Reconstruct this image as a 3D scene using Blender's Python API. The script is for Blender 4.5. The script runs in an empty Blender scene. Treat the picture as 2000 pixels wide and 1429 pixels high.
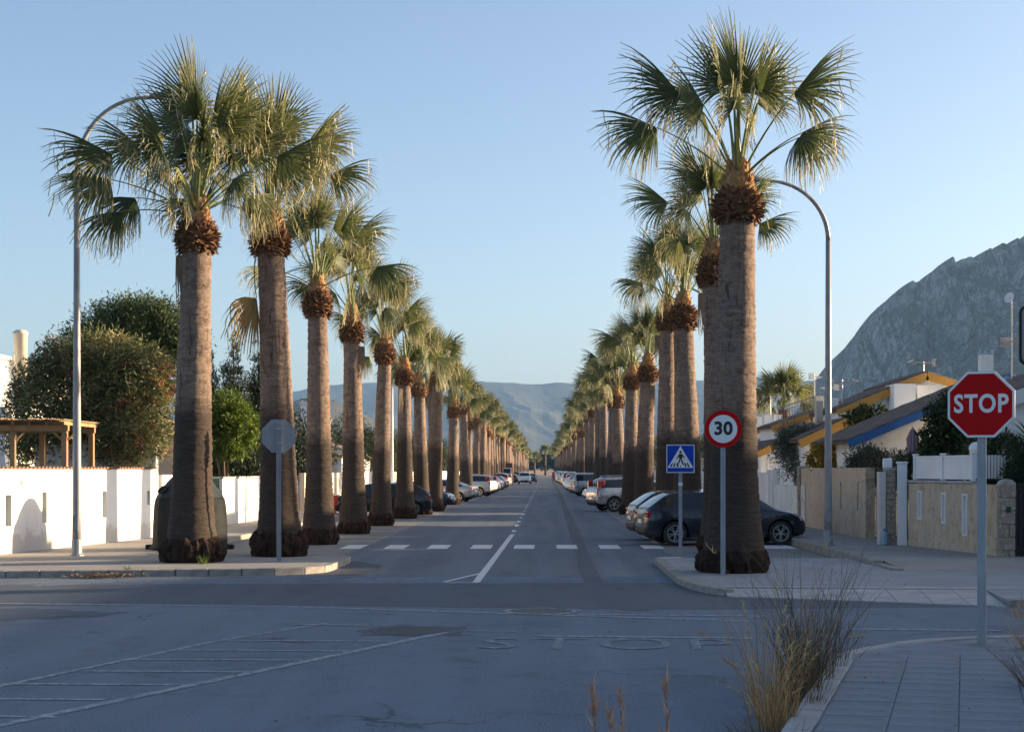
import bpy, bmesh, math, random
import numpy as np
from mathutils import Vector, Matrix, Euler, noise
R = math.radians
PI = math.pi
scene = bpy.context.scene
col = scene.collection

# ------------------------------------------------------------ camera
# world: X right, Y along the avenue, Z up, metres. f = 3200 px on the 2000 px wide photograph,
# the avenue's vanishing point at pixel (1062, 917), eye 2.05 m above the road.
F, CX, CY, H = 3200.0, 1062.0, 917.0, 2.05
cam = bpy.data.cameras.new('camera')
cam.sensor_width = 36.0
cam.lens = 36.0 * F / 2000.0
cam.shift_x = -(CX - 1000.0) / 2000.0
cam.shift_y = (CY - 714.5) / 2000.0
cam.clip_start = 0.1
cam.clip_end = 40000
cam_o = bpy.data.objects.new('camera', cam)
cam_o.location = (0, 0, H)
cam_o.rotation_euler = (R(90), 0, 0)
col.objects.link(cam_o)
scene.camera = cam_o

# ------------------------------------------------------------ sky and sun
SUN_EL, SUN_AZ = 11.0, 17.0          # elevation; azimuth turned from +X towards +Y
world = bpy.data.worlds.new('World')
scene.world = world
world.use_nodes = True
wn = world.node_tree
sky = wn.nodes.new('ShaderNodeTexSky')
sky.sky_type = 'NISHITA'
sky.sun_disc = False
sky.sun_elevation = R(SUN_EL)
sky.sun_rotation = R(90 - SUN_AZ)
sky.altitude = 0
sky.air_density = 0.70
sky.dust_density = 2.2
sky.ozone_density = 1.3
bgn = wn.nodes['Background']
bgn.inputs['Strength'].default_value = 0.092
wn.links.new(sky.outputs['Color'], bgn.inputs['Color'])
sl = bpy.data.lights.new('sun', 'SUN')
sl.energy = 5.0
sl.angle = R(0.55)
sl.color = (1.0, 0.76, 0.49)
so = bpy.data.objects.new('sun', sl)
so.rotation_euler = (R(90 - SUN_EL), 0, R(90 + SUN_AZ))
so.location = (60, 20, 40)
col.objects.link(so)

scene.view_settings.view_transform = 'Standard'
scene.view_settings.look = 'None'
scene.view_settings.exposure = 1.6
scene.view_settings.gamma = 1.0
scene.view_settings.use_curve_mapping = False
scene.render.engine = 'CYCLES'
scene.cycles.use_denoising = True
scene.cycles.max_bounces = 6
scene.cycles.diffuse_bounces = 3
scene.cycles.glossy_bounces = 3
scene.cycles.transmission_bounces = 4
scene.cycles.transparent_max_bounces = 6
scene.cycles.volume_bounces = 0

# ------------------------------------------------------------ helpers
def pt(px, py, d):
    return ((px - CX) * d / F, d, H - (py - CY) * d / F)
def gp(px, py, z=0.0):
    d = F * (H - z) / (py - CY)
    return ((px - CX) * d / F, d, z)

def tag(o, label, cat, group=None):
    o['label'] = label
    o['category'] = cat
    if group: o['group'] = group
    return o
def struct(o, kind='structure'):
    o['kind'] = kind
    return o
def empty(name, loc=(0, 0, 0), rz=0.0, parent=None):
    o = bpy.data.objects.new(name, None)
    o.empty_display_size = 0.2
    o.location = loc
    o.rotation_euler = (0, 0, rz)
    col.objects.link(o)
    if parent: o.parent = parent
    return o
def thing(name, label, cat, loc=(0, 0, 0), rz=0.0, group=None):
    return tag(empty(name, loc, rz), label, cat, group)
def link(name, me, parent=None, loc=(0, 0, 0), rot=(0, 0, 0), scale=None):
    o = bpy.data.objects.new(name, me)
    o.location = loc
    o.rotation_euler = rot
    if scale is not None:
        o.scale = scale if hasattr(scale, '__len__') else (scale,) * 3
    col.objects.link(o)
    if parent: o.parent = parent
    return o
def children_of(o):
    return [c for c in bpy.data.objects if c.parent == o]
def copy_tree(o, parent=None, kids=None):
    c = o.copy()
    col.objects.link(c)
    c.parent = parent
    for ch in (o.children if kids is None else kids):
        copy_tree(ch, c)
    return c

class MB:
    """collects faces, then links them as one mesh object"""
    def __init__(s):
        s.v, s.f, s.m = [], [], []
    def add(s, vs, fs, m=0):
        b = len(s.v)
        s.v.extend(vs)
        for f in fs:
            s.f.append(tuple(i + b for i in f)); s.m.append(m)
    def box(s, x0, x1, y0, y1, z0, z1, m=0, M=None):
        vs = [(x, y, z) for x in (x0, x1) for y in (y0, y1) for z in (z0, z1)]
        if M is not None: vs = [tuple(M @ Vector(v)) for v in vs]
        s.add(vs, [(0, 1, 3, 2), (4, 6, 7, 5), (0, 4, 5, 1), (2, 3, 7, 6), (0, 2, 6, 4), (1, 5, 7, 3)], m)
    def bbox(s, x0, x1, y0, y1, z0, z1, b=0.01, m=0, M=None, jit=0.0, rnd=random):
        c = ((x0 + x1) / 2, (y0 + y1) / 2, (z0 + z1) / 2)
        h = (abs(x1 - x0) / 2, abs(y1 - y0) / 2, abs(z1 - z0) / 2)
        vs, ix = [], {}
        for sx in (-1, 1):
            for sy in (-1, 1):
                for sz in (-1, 1):
                    for a in range(3):
                        p = [0, 0, 0]
                        for k, sg in enumerate((sx, sy, sz)):
                            p[k] = c[k] + sg * (h[k] - (0 if k == a else b)) + (rnd.uniform(-jit, jit) if jit else 0)
                        ix[(sx, sy, sz, a)] = len(vs); vs.append(tuple(p))
        if M is not None: vs = [tuple(M @ Vector(v)) for v in vs]
        fs = []
        o4 = [(-1, -1), (1, -1), (1, 1), (-1, 1)]
        for sg in (-1, 1):
            fs.append([ix[(sg, a, c2, 0)] for a, c2 in o4])
            fs.append([ix[(a, sg, c2, 1)] for a, c2 in o4])
            fs.append([ix[(a, c2, sg, 2)] for a, c2 in o4])
        for a in (-1, 1):
            for c2 in (-1, 1):
                fs.append([ix[(a, c2, -1, 0)], ix[(a, c2, 1, 0)], ix[(a, c2, 1, 1)], ix[(a, c2, -1, 1)]])
                fs.append([ix[(a, -1, c2, 0)], ix[(a, 1, c2, 0)], ix[(a, 1, c2, 2)], ix[(a, -1, c2, 2)]])
                fs.append([ix[(-1, a, c2, 1)], ix[(1, a, c2, 1)], ix[(1, a, c2, 2)], ix[(-1, a, c2, 2)]])
                for sz in (-1, 1):
                    fs.append([ix[(a, c2, sz, 0)], ix[(a, c2, sz, 1)], ix[(a, c2, sz, 2)]])
        s.add(vs, fs, m)
    def quad(s, a, b, c, d, m=0):
        s.add([a, b, c, d], [(0, 1, 2, 3)], m)
    def poly(s, pts, m=0):
        s.add(list(pts), [tuple(range(len(pts)))], m)
    def prism(s, pts, z0, z1, m=0, M=None):
        n = len(pts)
        vs = [(p[0], p[1], z0) for p in pts] + [(p[0], p[1], z1) for p in pts]
        if M is not None: vs = [tuple(M @ Vector(v)) for v in vs]
        fs = [tuple(range(n))[::-1], tuple(range(n, 2 * n))]
        fs += [(i, (i + 1) % n, n + (i + 1) % n, n + i) for i in range(n)]
        s.add(vs, fs, m)
    def tube(s, pts, rad, n=8, m=0, cap=True):
        pts = [Vector(p) for p in pts]
        if not hasattr(rad, '__len__'): rad = [rad] * len(pts)
        vs, fs = [], []
        up = Vector((0, 0, 1))
        t0 = (pts[1] - pts[0]).normalized()
        ref = Vector((1, 0, 0)) if abs(t0.z) > 0.9 else up
        a = t0.cross(ref).normalized()
        for i, p in enumerate(pts):
            t = (pts[min(i + 1, len(pts) - 1)] - pts[max(i - 1, 0)]).normalized()
            a = (a - t * a.dot(t)).normalized()
            b = t.cross(a)
            for k in range(n):
                an = 2 * PI * k / n
                q = p + (a * math.cos(an) + b * math.sin(an)) * rad[i]
                vs.append(tuple(q))
        for i in range(len(pts) - 1):
            for k in range(n):
                k2 = (k + 1) % n
                fs.append((i * n + k, i * n + k2, (i + 1) * n + k2, (i + 1) * n + k))
        if cap:
            fs.append(tuple(range(n))[::-1])
            fs.append(tuple(range((len(pts) - 1) * n, len(pts) * n)))
        s.add(vs, fs, m)
    def lathe(s, prof, n=24, m=0, cx=0, cy=0, M=None, cap=True, fn=None):
        vs, fs = [], []
        for r, z in prof:
            for k in range(n):
                an = 2 * PI * k / n
                rr = r if fn is None else fn(r, z, an)
                vs.append((cx + rr * math.cos(an), cy + rr * math.sin(an), z))
        if M is not None: vs = [tuple(M @ Vector(v)) for v in vs]
        for i in range(len(prof) - 1):
            for k in range(n):
                k2 = (k + 1) % n
                fs.append((i * n + k, i * n + k2, (i + 1) * n + k2, (i + 1) * n + k))
        if cap:
            fs.append(tuple(range(n))[::-1])
            fs.append(tuple(range((len(prof) - 1) * n, len(prof) * n)))
        s.add(vs, fs, m)
    def disc(s, c, r, n=24, axis='y', m=0, sx=1.0):
        vs = []
        for k in range(n):
            an = 2 * PI * k / n
            u, w = r * math.cos(an) * sx, r * math.sin(an)
            vs.append((c[0] + u, c[1], c[2] + w) if axis == 'y' else ((c[0], c[1] + u, c[2] + w) if axis == 'x' else (c[0] + u, c[1] + w, c[2])))
        s.add(vs, [tuple(range(n))], m)
    def mesh(s, name, mats, smooth=False, weld=False):
        me = bpy.data.meshes.new(name)
        me.from_pydata([tuple(v) for v in s.v], [], s.f)
        if not isinstance(mats, (list, tuple)): mats = [mats]
        for mt in mats: me.materials.append(mt)
        if len(mats) > 1:
            me.polygons.foreach_set('material_index', s.m)
        if smooth:
            me.polygons.foreach_set('use_smooth', [True] * len(me.polygons))
        me.update()
        return me
    def build(s, name, mats, parent=None, loc=(0, 0, 0), rot=(0, 0, 0), smooth=False):
        return link(name, s.mesh(name, mats, smooth), parent, loc, rot)

def recalc(me):
    bm = bmesh.new(); bm.from_mesh(me)
    bmesh.ops.recalc_face_normals(bm, faces=bm.faces)
    bm.to_mesh(me); bm.free()

# ------------------------------------------------------------ materials
MATS = {}
def ramp(nt, fac, stops):
    r = nt.nodes.new('ShaderNodeValToRGB')
    el = r.color_ramp.elements
    while len(el) < len(stops): el.new(0.5)
    for e, (p, c) in zip(el, stops):
        e.position = p
        e.color = (c[0], c[1], c[2], 1) if hasattr(c, '__len__') else (c, c, c, 1)
    nt.links.new(fac, r.inputs['Fac'])
    return r.outputs['Color']
def nz(nt, vec, scale, detail=4, rough=0.55, dist=0.0):
    n = nt.nodes.new('ShaderNodeTexNoise')
    n.inputs['Scale'].default_value = scale
    n.inputs['Detail'].default_value = detail
    n.inputs['Roughness'].default_value = rough
    n.inputs['Distortion'].default_value = dist
    if vec is not None: nt.links.new(vec, n.inputs['Vector'])
    return n.outputs['Fac']
def mixc(nt, fac, a, b, mode='MIX'):
    m = nt.nodes.new('ShaderNodeMix')
    m.data_type = 'RGBA'
    m.blend_type = mode
    for i, x in ((0, fac), (6, a), (7, b)):
        if hasattr(x, 'is_output') or isinstance(x, bpy.types.NodeSocket): nt.links.new(x, m.inputs[i])
        elif i == 0: m.inputs[0].default_value = x
        else: m.inputs[i].default_value = (x[0], x[1], x[2], 1)
    return m.outputs[2]
def vecmap(nt, scale=(1, 1, 1), kind='Object', loc=(0, 0, 0), rot=(0, 0, 0)):
    tc = nt.nodes.new('ShaderNodeTexCoord')
    mp = nt.nodes.new('ShaderNodeMapping')
    mp.inputs['Scale'].default_value = scale
    mp.inputs['Location'].default_value = loc
    mp.inputs['Rotation'].default_value = rot
    nt.links.new(tc.outputs[kind], mp.inputs['Vector'])
    return mp.outputs['Vector']
def newmat(name):
    m = bpy.data.materials.new(name)
    m.use_nodes = True
    nt = m.node_tree
    MATS[name] = m
    return m, nt, nt.nodes['Principled BSDF']
def bump(nt, p, h, strength=0.3, dist=0.01):
    b = nt.nodes.new('ShaderNodeBump')
    b.inputs['Strength'].default_value = strength
    b.inputs['Distance'].default_value = dist
    nt.links.new(h, b.inputs['Height'])
    nt.links.new(b.outputs['Normal'], p.inputs['Normal'])
def M(name, a, b=None, rough=0.7, scale=3.0, metal=0.0, bs=0.0, bscale=None, stretch=(1, 1, 1), spec=0.4, coat=0.0, lo=0.35, hi=0.65, detail=5, c3=None):
    """procedural paint: noise between colours a and b, optional relief"""
    if name in MATS: return MATS[name]
    m, nt, p = newmat(name)
    v = vecmap(nt, stretch)
    n = nz(nt, v, scale, detail)
    if b is None: b = tuple(x * 0.82 for x in a)
    st = [(lo, a), (hi, b)] if c3 is None else [(lo, a), ((lo + hi) / 2, b), (hi, c3)]
    nt.links.new(ramp(nt, n, st), p.inputs['Base Color'])
    p.inputs['Roughness'].default_value = rough
    p.inputs['Metallic'].default_value = metal
    p.inputs['Specular IOR Level'].default_value = spec
    if coat: p.inputs['Coat Weight'].default_value = coat; p.inputs['Coat Roughness'].default_value = 0.04
    if bs:
        h = nz(nt, v, bscale or scale * 6, 4)
        bump(nt, p, h, bs, 0.02)
    return m
# ============================================================ ground, road, pavements
def asphalt(name, c1, c2, speck=0.62, big=0.25, streak=0.0, rough=0.78, crack=0.0):
    m, nt, p = newmat(name)
    v = vecmap(nt)
    fine = nz(nt, v, 42, 4, 0.75)
    med = nz(nt, v, 2.2, 5, 0.6)
    bigN = nz(nt, v, big, 4, 0.6, 0.6)
    base = ramp(nt, bigN, [(0.36, tuple(x * 0.70 for x in c1)), (0.5, c1), (0.66, tuple(x * 1.12 for x in c2))])
    base = mixc(nt, 0.55, base, ramp(nt, med, [(0.3, tuple(x * 0.72 for x in c1)), (0.7, tuple(x * 1.18 for x in c2))]))
    base = mixc(nt, speck, base, ramp(nt, fine, [(0.34, tuple(x * 0.30 for x in c1)), (0.66, tuple(x * 1.9 for x in c2))]))
    st_ = ramp(nt, nz(nt, v, 0.7, 6, 0.7, 1.5), [(0.53, 0.0), (0.70, 0.6)])
    base = mixc(nt, st_, base, tuple(x * 0.50 for x in c1))
    pl_ = ramp(nt, nz(nt, vecmap(nt, (0.55, 0.05, 1), rot=(0, 0, R(16) if not streak else 0)), 1.5, 4, 0.6), [(0.44, 0.0), (0.62, 0.6)])
    base = mixc(nt, pl_, base, tuple(x * 1.28 for x in c2))
    if streak:
        vs = vecmap(nt, (0.9, 0.03, 1))
        s = nz(nt, vs, 1.6, 3)
        base = mixc(nt, streak, base, ramp(nt, s, [(0.36, tuple(x * 0.6 for x in c1)), (0.64, tuple(x * 1.3 for x in c2))]))
    if crack:
        vo = nt.nodes.new('ShaderNodeTexVoronoi')
        vo.feature = 'DISTANCE_TO_EDGE'
        vo.inputs['Scale'].default_value = 0.22
        dn = nt.nodes.new('ShaderNodeTexNoise'); dn.inputs['Scale'].default_value = 1.3; dn.inputs['Detail'].default_value = 5
        nt.links.new(v, dn.inputs['Vector'])
        av = nt.nodes.new('ShaderNodeVectorMath'); av.operation = 'MULTIPLY_ADD'
        nt.links.new(dn.outputs['Color'], av.inputs[0]); av.inputs[1].default_value = (1.6, 1.6, 0); nt.links.new(v, av.inputs[2])
        nt.links.new(av.outputs[0], vo.inputs['Vector'])
        cm = ramp(nt, vo.outputs['Distance'], [(0.0, 1.0), (0.006, 0.0)])
        gate = ramp(nt, nz(nt, v, 0.5, 3), [(0.5, 0.0), (0.6, crack)])
        mm = nt.nodes.new('ShaderNodeMath'); mm.operation = 'MULTIPLY'
        nt.links.new(cm, mm.inputs[0]); nt.links.new(gate, mm.inputs[1])
        base = mixc(nt, mm.outputs[0], base, tuple(x * 0.3 for x in c1))
    nt.links.new(base, p.inputs['Base Color'])
    p.inputs['Roughness'].default_value = rough
    p.inputs['Specular IOR Level'].default_value = 0.35
    bump(nt, p, fine, 0.55, 0.006)
    return m
m_asph = asphalt('asphalt', (0.090, 0.116, 0.152), (0.116, 0.147, 0.188), streak=0.0, crack=0.9)
m_asph2 = asphalt('asphalt_avenue', (0.090, 0.110, 0.136), (0.118, 0.139, 0.166), streak=0.35, crack=0.5)
m_dark = asphalt('asphalt_dark', (0.052, 0.066, 0.086), (0.072, 0.089, 0.112))
m_patch = asphalt('asphalt_trench', (0.058, 0.064, 0.075), (0.078, 0.086, 0.098))
m_bay = asphalt('bay_paving', (0.14, 0.135, 0.13), (0.19, 0.18, 0.17), big=0.5)

def paving(name, c1, c2, tile, joint=0.02, dark=0.45):
    m, nt, p = newmat(name)
    v = vecmap(nt)
    br = nt.nodes.new('ShaderNodeTexBrick')
    br.offset = 0.0
    br.inputs['Scale'].default_value = 1.0
    br.inputs['Brick Width'].default_value = tile
    br.inputs['Row Height'].default_value = tile
    br.inputs['Mortar Size'].default_value = joint * 0.35
    br.inputs['Mortar Smooth'].default_value = 0.3
    br.inputs['Color1'].default_value = (*c1, 1)
    br.inputs['Color2'].default_value = (*c2, 1)
    br.inputs['Mortar'].default_value = (*[x * dark for x in c1], 1)
    nt.links.new(v, br.inputs['Vector'])
    n = nz(nt, v, 0.8, 5)
    f = nz(nt, v, 60, 3)
    c = mixc(nt, 0.5, br.outputs['Color'], ramp(nt, n, [(0.3, tuple(x * 0.7 for x in c1)), (0.7, tuple(x * 1.2 for x in c2))]))
    c = mixc(nt, 0.2, c, ramp(nt, f, [(0.3, tuple(x * 0.5 for x in c1)), (0.7, tuple(x * 1.4 for x in c2))]))
    nt.links.new(c, p.inputs['Base Color'])
    p.inputs['Roughness'].default_value = 0.85
    bump(nt, p, f, 0.3, 0.004)
    return m
m_pave = paving('pavement_tiles', (0.25, 0.235, 0.22), (0.30, 0.28, 0.26), 0.4)
m_pave2 = paving('pavement_tiles_grey', (0.23, 0.245, 0.26), (0.27, 0.285, 0.30), 0.4, dark=0.6)
m_kerb = M('kerb_stone', (0.36, 0.33, 0.29), (0.24, 0.225, 0.20), 0.85, 5, bs=0.4, bscale=60)
m_slab = M('concrete_slab', (0.235, 0.262, 0.29), (0.155, 0.175, 0.20), 0.85, 2.6, bs=0.3, bscale=90)
m_joint = M('joint_dirt', (0.07, 0.065, 0.06), (0.045, 0.042, 0.04), 0.95, 8)
m_conc = M('pale_concrete', (0.42, 0.41, 0.40), (0.31, 0.31, 0.31), 0.85, 2.5, bs=0.25, bscale=50)
m_earth = M('dry_earth', (0.20, 0.15, 0.10), (0.12, 0.105, 0.06), 0.95, 0.02, bs=0.3, bscale=2)

def paint(name, c, wear, under=(0.10, 0.128, 0.165)):
    """road paint worn through to the asphalt in patches of its own shape"""
    m, nt, p = newmat(name)
    v = vecmap(nt)
    n1 = nz(nt, v, 9, 6, 0.7)
    n2 = nz(nt, v, 70, 3, 0.6)
    mm = nt.nodes.new('ShaderNodeMath'); mm.operation = 'MULTIPLY_ADD'
    nt.links.new(n2, mm.inputs[0]); mm.inputs[1].default_value = 0.35; nt.links.new(n1, mm.inputs[2])
    f = ramp(nt, mm.outputs[0], [(wear, 0.0), (min(wear + 0.16, 1.0), 1.0)])
    nt.links.new(mixc(nt, f, under, c), p.inputs['Base Color'])
    p.inputs['Roughness'].default_value = 0.7
    return m
m_white = paint('road_paint', (0.62, 0.62, 0.61), 0.36)
m_worn = paint('road_paint_worn', (0.40, 0.40, 0.40), 0.63)
m_ghost = paint('road_paint_ghost', (0.31, 0.335, 0.37), 0.58)
m_worn2 = paint('road_paint_faded', (0.28, 0.305, 0.34), 0.66)
m_blue = paint('road_paint_blue', (0.06, 0.22, 0.45), 0.40)

g = MB()
g.quad((-9000, -3000, -0.04), (9000, -3000, -0.04), (9000, 9500, -0.04), (-9000, 9500, -0.04))
struct(g.build('ground', m_earth))
# junction asphalt: the near street, the cross street
g = MB()
g.quad((-160, -60, 0), (160, -60, 0), (160, 31.5, 0), (-160, 31.5, 0))
struct(g.build('road_junction', m_asph))
g = MB()
g.quad((-10, 31.5, 0), (9, 31.5, 0), (9, 640, 0), (-10, 640, 0))
struct(g.build('road_avenue', m_asph2))
g = MB()
g.quad((-120, 640, 0), (120, 640, 0), (120, 652, 0), (-120, 652, 0))
struct(g.build('road_far', m_asph2))

def sheet(name, pts, z, mat, kind='structure'):
    g = MB(); g.poly([(p[0], p[1], z) for p in pts])
    o = g.build(name, mat)
    return struct(o, kind)
# resurfaced bands
sheet('road_patch', [(-16, 28.6), (-6.6, 29.4), (4.2, 29.8), (7.5, 24.6), (2.2, 24.0), (-5.0, 24.9), (-16, 23.9)], 0.0018, m_dark)
sheet('road_patch', [(-16, 22.4), (-8.2, 23.0), (-7.2, 22.3), (-16, 21.4)], 0.0018, m_dark)
c = [(-5.0, 31.7), (-3.6, 31.8), (-3.3, 33.2), (-3.5, 35.2), (-4.1, 36.6), (-5.0, 36.6)]
sheet('road_patch', c, 0.0018, m_patch)
rq = random.Random(31)
def ragged(px_pts, amp=0.10, n=7):
    w = [Vector(gp(x, y)[:2]) for x, y in px_pts]; out = []
    for a, b in zip(w, w[1:] + w[:1]):
        for i in range(n):
            q = a.lerp(b, i / n); out.append((q.x + rq.uniform(-amp, amp), q.y + rq.uniform(-amp, amp) * 1.5))
    return out
sheet('road_patch', ragged([(1118, 1160), (1290, 1157), (1345, 1172), (1260, 1192), (1128, 1188)]), 0.0030, m_dark)
sheet('road_patch', ragged([(-60, 1214), (210, 1203), (240, 1196), (60, 1186), (-60, 1190)]), 0.0030, m_dark)
sheet('road_patch', ragged([(690, 1243), (915, 1240), (905, 1222), (740, 1221)], 0.16), 0.0030, m_dark)
# trench strip down the avenue
pts = [(1160, 1137), (1146, 1110), (1138, 1085), (1126, 1050), (1114, 1018), (1103, 990), (1093, 965), (1086, 950), (1081, 941), (1075.5, 933)]
L, Rr = [], []
for i, (x, y) in enumerate(pts):
    w = gp(x, y); hw = 0.17 + 0.02 * math.sin(i * 2.3)
    L.append((w[0] - hw, w[1])); Rr.append((w[0] + hw, w[1]))
g = MB()
for i in range(len(L) - 1):
    g.quad((*L[i], 0.0024), (*Rr[i], 0.0024), (*Rr[i + 1], 0.0024), (*L[i + 1], 0.0024))
struct(g.build('road_patch', m_patch))
# parking bay surfaces
sheet('parking_bay', [(-8.85, 37.6), (-4.75, 37.6), (-4.75, 640), (-8.85, 640)], 0.0016, m_bay)
sheet('parking_bay', [(3.05, 36.2), (6.75, 36.2), (6.75, 640), (3.05, 640)], 0.0016, m_bay)

# ---- markings (flat paint, 4 mm above)
MK = [0]
def marking(name, quads, mat, z=0.008):
    MK[0] += 1; g = MB(); z = z * 0.36 + 0.00006 * (MK[0] % 24)
    for q in quads: g.poly([(p[0], p[1], z) for p in q])
    return struct(g.build(name, mat))
def strip(a, b, w):
    a = Vector(a[:2]); b = Vector(b[:2]); n = (b - a).normalized(); n = Vector((-n.y, n.x)) * w / 2
    return [tuple(a - n), tuple(b - n), tuple(b + n), tuple(a + n)]
for k in range(9):
    x = (692 + 83 * k - CX) * 43.6 / F
    if k == 8: x += 1.2
    marking('crossing_stripe', [[(x - 0.27, 42.5), (x + 0.27, 42.5), (x + 0.27, 44.7), (x - 0.27, 44.7)]], m_white, 0.012)
marking('crossing_stripe', [[(5.6, 42.5), (6.6, 42.5), (6.6, 44.7), (5.6, 44.7)]], m_white, 0.012)
marking('centre_line', [strip(gp(930, 1137), gp(1001, 1043), 0.14)], m_white, 0.012)
y = 54.0
while y < 560:
    w = -1.0 + (y - 52) * 0.0016
    marking('centre_dash', [strip((w, y, 0), (w, y + (1.6 if y < 60 else 1.1)), 0.13)], m_white, 0.012)
    y += 5.2 if y < 160 else 11
marking('give_way_line', [strip(gp(868, 1136), gp(945, 1118), 0.09)], m_white, 0.012)
marking('give_way_line', [strip(gp(868, 1137.5), gp(934, 1138), 0.10)], m_white, 0.013)
for x in (625, 690, 752, 806):
    marking('give_way_dash', [strip(gp(x - 16, 1132), gp(x + 16, 1129.5), 0.16)], m_worn, 0.012)
marking('give_way_line', [strip(gp(405, 1137), gp(866, 1138.5), 0.09)], m_worn, 0.012)
marking('bay_line', [strip((-10.1, 29.0), (-8.0, 30.6), 0.10)], m_worn, 0.012)
marking('bay_line', [strip((-9.0, 28.9), (-6.5, 31.0), 0.10)], m_worn, 0.012)
# hatched island in the near street
for a, b, w in ((gp(-40, 1424), gp(872, 1234), 0.13), (gp(-40, 1348), gp(420, 1252), 0.09), (gp(420, 1252), gp(640, 1216), 0.08)):
    marking('hatched_island_line', [strip(a, b, w)], m_ghost, 0.012)
for x0, x1, yy in ((-40, 110, 1398), (-40, 205, 1364), (0, 360, 1335), (160, 488, 1310), (235, 590, 1287), (340, 680, 1269), (430, 765, 1250), (570, 720, 1219)):
    marking('hatched_island_line', [strip(gp(x0, yy), gp(x1, yy + 2), 0.10)], m_ghost, 0.012)
marking('stop_line', [strip(gp(1050, 1241.5), gp(1470, 1246), 0.14)], m_ghost, 0.012)
marking('lane_line', [strip(gp(870, 1231.5), gp(1010, 1233), 0.07)], m_ghost, 0.012)
for a, b in (((560, 1184), (1480, 1213)), ((0, 1178), (560, 1184)), ((1130, 1199), (1500, 1203)), ((1660, 1228), (1960, 1231))):
    marking('tyre_scuff', [strip(gp(*a), gp(*b), 0.16)], m_ghost, 0.011)
marking('bay_blue', [strip(gp(1337, 1083), gp(1395, 1083), 0.55)], m_blue, 0.012)
marking('bay_line', [strip(gp(1288, 1089), gp(1330, 1088.3), 0.35)], m_white, 0.012)
for k in range(26):           # bay dividers, both sides
    yy = 47.0 + 7.6 * k
    marking('bay_line', [strip((-4.8, yy), (-7.6, yy + 0.5), 0.11)], m_white, 0.012)
    marking('bay_line', [strip((3.1, yy + 1.5), (6.2, yy + 2.0), 0.11)], m_worn, 0.012)
# STOP in worn letters, read by drivers leaving this side
def text_mesh(body, size, ext, mat, name, bold=0.0, spacing=1.0):
    cu = bpy.data.curves.new(name, 'FONT')
    cu.body = body
    cu.size = size
    cu.extrude = ext
    cu.offset = bold
    cu.align_x = 'CENTER'; cu.align_y = 'CENTER'
    cu.space_character = spacing
    cu.resolution_u = 4
    o = bpy.data.objects.new(name, cu)
    col.objects.link(o)
    dg = bpy.context.evaluated_depsgraph_get()
    me = bpy.data.meshes.new_from_object(o.evaluated_get(dg))
    bpy.data.objects.remove(o)
    bpy.data.curves.remove(cu)
    me.materials.clear(); me.materials.append(mat)
    return me
me = text_mesh('STOP', 1.0, 0.0, m_worn2, 'stop_lettering', 0.0, 1.12)
struct(link('stop_lettering', me, None, (0.72, 19.25, 0.0058), (0, 0, R(-3)), (1.18, 1.75, 1)))

# manholes
def manhole(loc, r, label, mats):
    t = thing('manhole_cover', label, 'manhole', loc)
    a = MB(); a.lathe([(r + 0.10, 0.001), (r + 0.08, 0.005), (r, 0.006), (r, 0.002)], 28, cap=False, fn=lambda q, z, a_: q + (0.03 * math.sin(a_ * 5) + 0.02 * math.sin(a_ * 11) if q > r + 0.05 else 0)); a.build('rim', mats[0], t)
    a = MB(); a.lathe([(0.01, 0.006), (r * 0.5, 0.006), (r - 0.01, 0.004)], 28, cap=False)
    a.build('lid', mats[1], t)
m_iron = M('cast_iron', (0.035, 0.033, 0.03), (0.06, 0.055, 0.05), 0.55, 12, metal=0.6)
q = gp(800, 1231); manhole((q[0], q[1], 0.004), 0.42, 'dark iron manhole cover at the tip of the hatched island', (m_patch, m_iron))
q = gp(1057, 1193.5); manhole((q[0], q[1], 0.006), 0.46, 'manhole cover with a broken white painted ring in the junction', (m_worn, m_iron))

# ---- pavements with kerbs
rs = random.Random(4)
def kerb_line(parent, pts, z0, z1, depth, length, side, jitter=0.006, mat=None):
    """separate kerb stones along a polyline, the stone lies on the left (+1) or right (-1) of travel"""
    pts = [Vector(p) for p in pts]
    cum = [0]
    for a, b in zip(pts, pts[1:]): cum.append(cum[-1] + (b - a).length)
    n = max(1, round(cum[-1] / length))
    def at(s):
        s = min(max(s, 0), cum[-1] - 1e-6)
        for i in range(len(pts) - 1):
            if s <= cum[i + 1]:
                t = (s - cum[i]) / (cum[i + 1] - cum[i])
                return pts[i].lerp(pts[i + 1], t)
        return pts[-1]
    for k in range(n):
        a, b = at(cum[-1] * k / n + 0.008), at(cum[-1] * (k + 1) / n - 0.008)
        d = b - a; ln = d.length
        ang = math.atan2(d.y, d.x)
        j = rs.uniform(-jitter, jitter)
        me = MB()
        y0, y1 = (0, depth) if side > 0 else (-depth, 0)
        me.bbox(0, ln, y0, y1, z0, z1 + j, 0.014, jit=0.004, rnd=rs)
        me.build('kerb_stone', mat or m_kerb, parent, (a.x, a.y, 0), (0, 0, ang))
def arc(cx, cy, r, a0, a1, n=8):
    return [(cx + r * math.cos(R(a0 + (a1 - a0) * i / n)), cy + r * math.sin(R(a0 + (a1 - a0) * i / n))) for i in range(n + 1)]
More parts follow.
